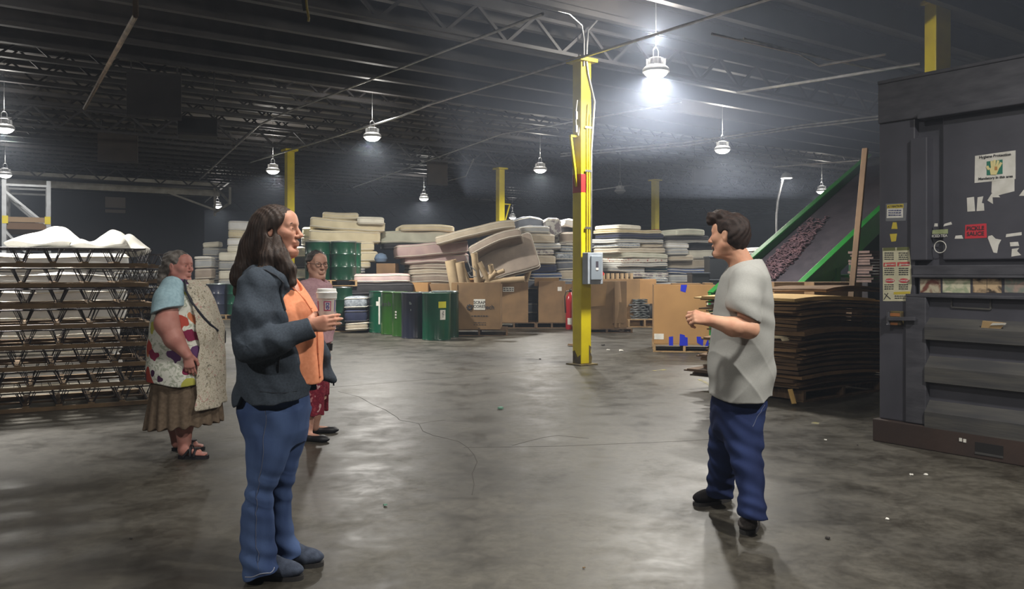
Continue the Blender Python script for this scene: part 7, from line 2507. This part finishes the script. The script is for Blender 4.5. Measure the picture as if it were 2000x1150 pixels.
# =========================================================== woman in the flowered tunic
def woman_tunic():
    D, X0 = 6.5, (362 - 1000) / F * 6.5
    P = PX(D, X0)
    fl = lambda px, py: np.array([*(G(px, py) - Vector((X0, D, 0)))])
    root = thing('person', 'grey-haired woman in a flowered tunic, long scarf and brown skirt at the left', 'person', (X0, D, 0))
    sk = skin('skin_rosy', (190, 136, 124), (172, 114, 104))
    c = P(352, 0, 0)
    fh = Fr((c[0], -0.01, 1.436), (0.94, -0.33, 0.04))
    s = Sdf()
    head(s, fh, wide=1.1, double_chin=1.1, neck=(0.066, 0.078), neck_to=(-0.05, 0, -0.17))
    s.stack(rows(P, [(560, 325, 392, 0, 0.15), (600, 312, 405, 0, 0.2), (680, 308, 412, 0, 0.22), (780, 315, 405, 0, 0.2)]), k=0.05)
    wr = P(366, 694, -0.285)
    s.chain([P(331, 588, -0.215), P(326, 632, -0.28), P(340, 662, -0.295), wr], [0.070, 0.084, 0.068, 0.036], 0.03)
    fhd = Fr(wr, (0.18, 0.06, -0.97), (0.25, -1, 0.05))
    hand(s, fhd, curl=(0.35, 0.4, 0.45, 0.5), size=0.98)
    s.chain([P(350, 572, 0.2), P(360, 640, 0.28), P(385, 690, 0.25)], [0.075, 0.075, 0.036], 0.03)
    hand(s, Fr(P(385, 690, 0.25), (0.2, 0.05, -0.97), (0.2, 1, 0)), size=0.98, thumb_side=-1)
    for yo, x1, x2, x3, yb in ((-0.08, 356, 359, 360, 876), (0.09, 344, 345, 345, 864)):
        s.chain([P(x1, 760, yo), P(x2, 828, yo), P(x3, yb, yo)], [0.09, 0.068, 0.040], 0.03)
    feet = ((fl(349, 895), fl(407, 895)), (fl(336, 880), fl(400, 878)))
    frs = []
    for a_, b_ in feet:
        a_[2] = b_[2] = 0.022
        fr, L = shoe(s, a_, b_, w=0.044) if False else (Fr(a_, b_ - a_), np.linalg.norm(b_ - a_))
        s.ell(fr.w((0.04, 0, 0.035)), (0.042, 0.034, 0.040), 0.02)
        s.capl(fr, (0.05, 0, 0.04), (L - 0.075, 0, 0.022), 0.036, 0.026, 0.03)
        for i in range(5):
            y = -0.032 + i * 0.016
            s.capl(fr, (L - 0.085, y * 0.9, 0.016), (L - 0.012 - 0.006 * abs(i - 1.5), y, 0.010), 0.012, 0.0085, 0.008)
        s.capl(fr, (0.045, 0, 0.06), (0.045, 0, 0.14), 0.036, 0.038, 0.03)
        frs.append((fr, L))
    build_sdf('body', s, (-0.45, -0.46, 0.01), (0.4, 0.46, 1.6), 0.0045, sk, root)
    eyes(fh, root, m_eye_w, m_iris, M('brow_grey', (110, 100, 96), 0.8))
    # sandals
    m_sd = M('sandal_black', (26, 24, 30), 0.5)
    for fr, L in frs:
        fr2 = Fr(np.array((fr.o[0], fr.o[1], 0.0)), fr.R[0])
        o = outsole('sandal', fr2, L, m_sd, root, w=0.05, t=0.026)
        mb = MB()
        for x0, x1, hh in ((L - 0.075, L - 0.095, 0.050), (L - 0.13, L - 0.12, 0.075)):
            mb.tube([tuple(fr2.w((x0 + (x1 - x0) * t_, 0.046 * math.cos(PI * t_), 0.024 + hh * math.sin(PI * t_)))) for t_ in np.linspace(0, 1, 11)], 0.010, 6)
        mb.tube([tuple(fr2.w((0.05, 0.045, 0.02))), tuple(fr2.w((0.09, 0.042, 0.07))), tuple(fr2.w((L - 0.11, 0.0, 0.078))), tuple(fr2.w((0.09, -0.042, 0.07))), tuple(fr2.w((0.05, -0.045, 0.02)))], 0.009, 6)
        mb.build('straps', m_sd, o, smooth=True)
        mb = MB()
        for i in range(6):
            a = 2 * PI * i / 6
            q = fr2.w((L - 0.085 + 0.016 * math.cos(a), 0.016 * math.sin(a), 0.078))
            mb.lathe([(0.001, -0.006), (0.012, -0.003), (0.012, 0.003), (0.001, 0.006)], 8, tuple(q))
        mb.build('strap_flower', M('flower_dark', (48, 42, 44), 0.6), o, smooth=True)
    # skirt
    k = Sdf()
    k.stack(rows(P, [(720, 306, 420, 0, 0.25), (780, 297, 428, 0, 0.25), (834, 287, 433, 0, 0.265)]))
    k.fn(lambda Q: 0.245 + 0.02 * np.clip(Q[:, 0] * 4, -1, 1) - Q[:, 2], 0.004)
    k.stack([(0.1, 0, 0, 0.22, 0.2), (0.34, 0, 0, 0.21, 0.19)], mode='-', k=0.006)
    k.mod(lambda Q: 0.010 * np.sin(9 * np.arctan2(Q[:, 1], Q[:, 0]) * 2 + 2 * np.sin(4 * Q[:, 2])) * np.clip((0.75 - Q[:, 2]) * 2, 0.1, 1))
    build_sdf('skirt', k, (-0.42, -0.4, 0.2), (0.4, 0.4, 0.75), 0.006, cloth('brown_linen', (112, 97, 82), (96, 82, 68), scale=40), root)
    # tunic
    t = Sdf()
    rw = rows(P, [(546, 338, 384, 0, 0.085), (558, 320, 397, 0, 0.17), (590, 308, 409, 0, 0.25), (640, 299, 424, 0, 0.275), (690, 294, 428, 0, 0.28), (756, 290, 425, 0, 0.285)])
    t.stack(rw)
    t.cap(P(332, 566, -0.17), P(352, 566, 0.17), 0.075, 0.075, 0.05)
    t.fn(lambda Q: P(0, 745, 0)[2] - 0.02 * Q[:, 0] - Q[:, 2], 0.004)
    t.cap(fh.w((-0.03, 0, -0.08)), fh.w((0.02, 0, -0.24)), 0.075, 0.10, 0.012, '-')
    t.mod(lambda Q: 0.010 * np.sin(17 * Q[:, 0] + 11 * Q[:, 1] + 2 * np.sin(5 * Q[:, 2])) * np.clip((1.0 - Q[:, 2]) * 2.5, 0, 1) + 0.003 * SINE(Q, 9, 14, 33, 0))
    mtn = blobs('tunic_print', (214, 214, 204), [(70, 40, 70), (170, 74, 62), (178, 176, 84), (128, 44, 74), (92, 60, 100), (196, 120, 84)], (166, 172, 156), 8.5, 0.40)
    tn = build_sdf('tunic', t, (-0.45, -0.42, 0.5), (0.45, 0.42, 1.36), 0.0055, mtn, root)
    # pale blue sleeve of the shirt under it
    b = Sdf()
    b.chain([P(336, 563, -0.15), P(329, 590, -0.23), P(327, 620, -0.28)], [0.090, 0.108, 0.114], 0.03)
    b.half(P(329, 605, -0.26), (0.28, -0.1, -0.95), 0.005)
    b.mod(lambda Q: 0.003 * SINE(Q, 25, 20, 30, 0))
    msl = cloth('pale_blue_cotton', (168, 198, 208), (150, 180, 192), scale=50)
    build_sdf('sleeve', b, (-0.42, -0.46, 1.0), (0.2, 0.0, 1.4), 0.005, msl, root)
    b = Sdf()
    b.chain([P(348, 563, 0.15), P(354, 610, 0.26)], [0.085, 0.095], 0.03)
    build_sdf('sleeve', b, (-0.42, 0.0, 1.0), (0.3, 0.46, 1.4), 0.006, msl, root)
    # scarf
    v = Sdf()
    rs = rows(P, [(548, 334, 388, -0.01, 0.10), (560, 320, 401, -0.01, 0.175), (590, 310, 414, -0.01, 0.255), (640, 302, 430, -0.01, 0.282), (700, 300, 433, -0.01, 0.285), (770, 300, 434, -0.01, 0.288), (800, 300, 436, -0.01, 0.288)])
    v.stack(rs, grow=0.006)
    xs_y = np.array([540, 560, 590, 620, 650, 700, 760, 800]); xs_x = np.array([352, 362, 376, 386, 391, 388, 386, 390])
    zx = H - (xs_y - 530) / (F / D)
    def keep(Q):
        near = np.interp(-Q[:, 2], -zx, (xs_x - 1000) * (D - 0.2) / F - X0)
        far = near * 0 + 0.14
        return np.where(Q[:, 1] < 0, near, far) - Q[:, 0]
    v.fn(keep, 0.008)
    v.fn(lambda Q: P(0, 790, 0)[2] + 0.10 * np.clip(Q[:, 1] + 0.1, 0, 1) - 0.0 - Q[:, 2], 0.006)
    v.cap(fh.w((-0.03, 0, -0.08)), fh.w((0.03, 0, -0.26)), 0.072, 0.095, 0.012, '-')
    v.mod(lambda Q: 0.007 * np.sin(46 * Q[:, 0] - 30 * Q[:, 1] + 2.5 * np.sin(7 * Q[:, 2])) + 0.002 * SINE(Q, 9, 14, 33, 0))
    msc = blobs('scarf_print', (196, 188, 172), [(150, 140, 120), (176, 140, 132), (120, 116, 104)], (160, 152, 134), 28.0, 0.3)
    build_sdf('scarf', v, (-0.45, -0.42, 0.35), (0.48, 0.42, 1.36), 0.005, msc, root)
    # hair
    h = Sdf()
    h.ell((-0.022, 0, 0.040), (0.104, 0.092, 0.088), 0.02, fh)
    h.ell((-0.06, 0, -0.01), (0.06, 0.08, 0.07), 0.03, fh)
    def face(Q):
        q = fh.loc(Q)
        xl = np.interp(q[:, 2], [-0.2, -0.05, 0.0, 0.04, 0.075], [-0.05, -0.01, 0.022, 0.046, 0.072])
        return np.maximum(xl - q[:, 0], q[:, 2] - 0.084)
    h._a(face, (0, 0, 0), 1e3, 0.01, '-')
    for y in (-1, 1):
        h.ell((-0.008, y * 0.095, -0.008), (0.022, 0.024, 0.030), 0.006, fh, '-')
    h.chain([P(334, 505, 0.02), P(326, 528, 0.02), P(320, 545, 0.01), P(312, 556, 0.0)], [0.055, 0.052, 0.045, 0.02], 0.03)
    h.mod(lambda Q: 0.0016 * np.sin(170 * (Q[:, 2] + 0.5 * Q[:, 0]) + 60 * Q[:, 1] + 4 * np.sin(25 * Q[:, 0])) + 0.003 * np.sin(60 * Q[:, 0] + 3 * np.sin(30 * Q[:, 2])))
    build_sdf('hair', h, (-0.35, -0.25, 1.2), (0.2, 0.25, 1.6), 0.0045, M('hair_grey', (128, 122, 116), 0.55, c2=(84, 78, 74), scale=26, bump=0.4, bscale=110), root, smooth_iter=0)
    # shoulder bag with its strap
    bp_ = P(428, 658, 0.06)
    bag = thing('shoulder_bag', 'small black shoulder bag on a strap worn by the woman in the flowered tunic', 'bag', (X0 + bp_[0], D + bp_[1], bp_[2]))
    mb = MB(); mb.b2(-0.02, 0.03, -0.08, 0.08, -0.055, 0.05); mb.build('bag_body', M('bag_black', (24, 22, 26), 0.5), bag, bevel=0.012)
    mb = MB()
    pts = [snap(v, P(*q), 0.004) for q in ((346, 550, -0.16), (362, 562, -0.22), (380, 580, -0.26), (398, 598, -0.27), (412, 614, -0.24), (422, 630, -0.18), (429, 645, -0.08))]
    pts.append(bp_ + np.array((0, -0.04, 0.04)))
    mb.tube([tuple(q - bp_) for q in pts], 0.009, 6); mb.build('strap', M('strap_navy', (30, 32, 44), 0.7), bag, smooth=True)
    return root

# =========================================================== person in the pink polo shirt
def person_pink():
    D, X0 = 7.2, (612 - 1000) / F * 7.2
    P = PX(D, X0)
    fl = lambda px, py: np.array([*(G(px, py) - Vector((X0, D, 0)))])
    root = thing('person', 'older person with glasses in a pink collared shirt and red print skirt', 'person', (X0, D, 0))
    sk = skin('skin_tan', (212, 168, 148), (192, 144, 126))
    c = P(620, 0, 0)
    fh = Fr((c[0], 0.0, 1.456), (0.60, -0.80, 0.0))
    s = Sdf()
    head(s, fh, wide=1.05, double_chin=0.6, neck=(0.058, 0.064), neck_to=(-0.04, 0, -0.19))
    s.stack(rows(P, [(560, 592, 640, 0, 0.13), (620, 586, 642, 0, 0.16), (700, 590, 640, 0, 0.16), (780, 594, 636, 0, 0.14)]), k=0.05)
    wr = P(638, 682, -0.06)
    s.chain([P(636, 565, 0.10), P(643, 622, 0.05), wr], [0.05, 0.045, 0.03], 0.02)
    hand(s, Fr(wr, (0.1, -0.1, -0.98), (0.75, -0.65, 0.0)), curl=(0.4, 0.45, 0.5, 0.5), size=0.95, thumb_side=-1)
    s.chain([P(590, 565, -0.12), P(580, 630, -0.18), P(590, 690, -0.2)], [0.05, 0.045, 0.03], 0.02)
    hand(s, Fr(P(590, 690, -0.2), (0.1, -0.1, -0.98), (-0.6, -0.7, 0)), size=0.95)
    for yo, x1, x2, yb in ((-0.10, 603, 602, 846), (0.09, 617, 615, 834)):
        s.chain([P(x1, 760, yo), P(x2, 808, yo), P(x2, yb, yo)], [0.08, 0.052, 0.034], 0.03)
    feet = ((fl(594, 860), fl(621, 862)), (fl(607, 846), fl(644, 845)))
    for a_, b_ in feet:
        b_ = a_ + unit(b_ - a_) * 0.23 if np.linalg.norm(b_ - a_) > 0.1 else b_
        s.capl(Fr(a_ + (0, 0, 0.03), b_ - a_), (0.03, 0, 0.01), (0.14, 0, 0), 0.032, 0.024, 0.03)
    build_sdf('body', s, (-0.35, -0.4, 0.01), (0.35, 0.4, 1.62), 0.0045, sk, root)
    eyes(fh, root, m_eye_w, m_iris, M('brow_grey', (110, 100, 96), 0.8))
    # glasses
    mb = MB()
    for y in (-1, 1):
        mb.tube([tuple(fh.w((0.1005 - 0.010 * (abs(y * 0.033 + 0.022 * math.cos(a)) / 0.055) ** 2, y * 0.033 + 0.022 * math.cos(a), 0.000 + 0.017 * math.sin(a)))) for a in np.linspace(0, 2 * PI, 20, endpoint=False)], 0.0026, 6, closed=True)
        mb.tube([tuple(fh.w((0.088, y * 0.055, 0.006))), tuple(fh.w((0.04, y * 0.080, 0.010))), tuple(fh.w((-0.012, y * 0.086, 0.012)))], 0.0018, 6)
    mb.tube([tuple(fh.w((0.100, -0.012, 0.004))), tuple(fh.w((0.108, 0, 0.008))), tuple(fh.w((0.100, 0.012, 0.004)))], 0.0018, 6)
    gl = mb.build('glasses', M('glasses_metal', (120, 112, 108), 0.3, 0.8), root, smooth=True)
    # shirt
    t = Sdf()
    t.stack(rows(P, [(544, 604, 634, 0, 0.075), (556, 592, 644, 0, 0.15), (585, 582, 648, 0, 0.19), (640, 579, 649, 0, 0.20), (668, 581, 648, 0, 0.20)]))
    t.cap(P(598, 562, -0.12), P(634, 562, 0.10), 0.062, 0.062, 0.05)
    q = Sdf(); q.chain([P(636, 565, 0.09), P(643, 620, 0.04), P(640, 672, -0.05)], [0.068, 0.062, 0.045], 0.03); q.half(P(639, 668, -0.05), (0, 0, -1), 0.004)
    sub_sdf(t, q, P(640, 620, 0.03), 0.3, 0.015)
    q2 = Sdf(); q2.chain([P(592, 565, -0.12), P(582, 628, -0.18), P(590, 676, -0.2)], [0.068, 0.062, 0.045], 0.03)
    sub_sdf(t, q2, P(586, 620, -0.17), 0.3, 0.015)
    t.fn(lambda Q: P(0, 667, 0)[2] - Q[:, 2], 0.004)
    t.cap(fh.w((-0.03, 0, -0.06)), fh.w((0.02, 0, -0.20)), 0.062, 0.075, 0.01, '-')
    # collar
    for y in (-1, 1):
        t.capl(fh, (-0.06, y * 0.03, -0.125), (0.005, y * 0.068, -0.135), 0.014, 0.014, 0.01)
        t.capl(fh, (0.005, y * 0.068, -0.135), (0.062, y * 0.040, -0.185), 0.014, 0.012, 0.01)
        t.capl(fh, (0.02, y * 0.060, -0.15), (0.055, y * 0.058, -0.195), 0.012, 0.010, 0.01)
    t.mod(lambda Q: 0.005 * SINE(Q, 16, 12, 28, 0.4) + 0.002 * SINE(Q, 40, 30, -20, 0))
    ts = build_sdf('pink_shirt', t, (-0.35, -0.4, 0.75), (0.35, 0.4, 1.42), 0.005, cloth('pink_cotton', (196, 158, 164), (180, 142, 150)), root)
    mb = MB()
    mb.tube([tuple(snap(t, fh.w((0.10, 0.0, z_)), 0.001)) for z_ in (-0.20, -0.26, -0.32)], 0.005, 6); mb.build('placket', cloth('pink_seam', (172, 134, 142), (166, 128, 136)), ts, smooth=True)
    mb = MB(); mb.tube([tuple(P(639, 670, -0.05)), tuple(P(638, 684, -0.055))], 0.047, 14); mb.build('wrist_band', M('band_black', (22, 20, 24), 0.6), root, smooth=True)
    k = Sdf()
    k.stack(rows(P, [(655, 588, 642, 0, 0.18), (740, 590, 641, 0, 0.18), (806, 588, 640, 0, 0.185)]))
    k.stack([(0.05, 0, 0, 0.16, 0.13), (0.36, 0, 0, 0.15, 0.12)], mode='-', k=0.006)
    k.mod(lambda Q: 0.006 * np.sin(11 * np.arctan2(Q[:, 1], Q[:, 0]) + Q[:, 2] * 2))
    build_sdf('skirt', k, (-0.35, -0.4, 0.15), (0.35, 0.4, 0.9), 0.006, blobs('skirt_print', (112, 34, 50), [(196, 160, 160), (150, 60, 70), (90, 24, 40), (176, 120, 124)], (140, 52, 64), 16.0, 0.3), root)
    m_sh = M('flat_shoe_black', (22, 22, 28), 0.5)
    for a_, b_ in feet:
        q = Sdf()
        b_ = a_ + unit(b_ - a_) * 0.24
        a_[2] = b_[2] = 0.004
        fr, L = Fr(a_, b_ - a_), 0.24
        q.ell((0.045, 0, 0.028), (0.05, 0.036, 0.034), 0.02, fr)
        q.capl(fr, (0.05, 0, 0.02), (L - 0.07, 0, 0.018), 0.034, 0.034, 0.03)
        q.ell((L - 0.075, 0, 0.020), (0.075, 0.042, 0.026), 0.03, fr)
        q.fn(lambda P_: 0.004 - P_[:, 2], 0.003)
        q.fn(lambda P_: P_[:, 2] - 0.055, 0.004)
        q.capl(fr, (0.05, 0, 0.06), (0.13, 0, 0.065), 0.03, 0.026, 0.006, '-')
        mn, mx = np.minimum(a_, b_) - 0.08, np.maximum(a_, b_) + 0.08
        build_sdf('shoe', q, (mn[0], mn[1], 0.0), (mx[0], mx[1], 0.10), 0.004, m_sh, root)
    h = Sdf()
    h.ell((-0.024, 0, 0.040), (0.100, 0.086, 0.084), 0.02, fh)
    h.ell((-0.055, 0, -0.02), (0.056, 0.074, 0.065), 0.03, fh)
    def face(Q):
        q_ = fh.loc(Q)
        xl = np.interp(q_[:, 2], [-0.2, -0.05, 0.0, 0.04, 0.07], [-0.06, -0.02, 0.016, 0.040, 0.060])
        return np.maximum(xl - q_[:, 0], q_[:, 2] - 0.080)
    h._a(face, (0, 0, 0), 1e3, 0.01, '-')
    for y in (-1, 1):
        h.ell((-0.008, y * 0.09, -0.006), (0.020, 0.022, 0.030), 0.006, fh, '-')
    h.mod(lambda Q: 0.003 * np.sin(120 * Q[:, 0] + 90 * Q[:, 1] + 4 * np.sin(40 * Q[:, 2])) + 0.002 * np.sin(150 * Q[:, 2]))
    build_sdf('hair', h, (-0.25, -0.25, 1.3), (0.25, 0.25, 1.62), 0.0045, M('hair_grey_dark', (92, 88, 88), 0.55, c2=(58, 54, 54), scale=30, bump=0.4, bscale=120), root, smooth_iter=0)
    return root

woman_jacket()
man_grey()
woman_tunic()
person_pink()

# ------------------------------------------------------------------ lettering becomes plain meshes
bpy.context.view_layer.update()
dg = bpy.context.evaluated_depsgraph_get()
_made = []
for o in _texts:
    me = bpy.data.meshes.new_from_object(o.evaluated_get(dg))
    n = bpy.data.objects.new('tmp', me)
    col.objects.link(n)
    n.parent = o.parent
    n.matrix_local = o.matrix_local.copy()
    _made.append((o, n, o.name))
for o, n, nm in _made:
    cu = o.data
    bpy.data.objects.remove(o)
    n.name = nm.split('.')[0]
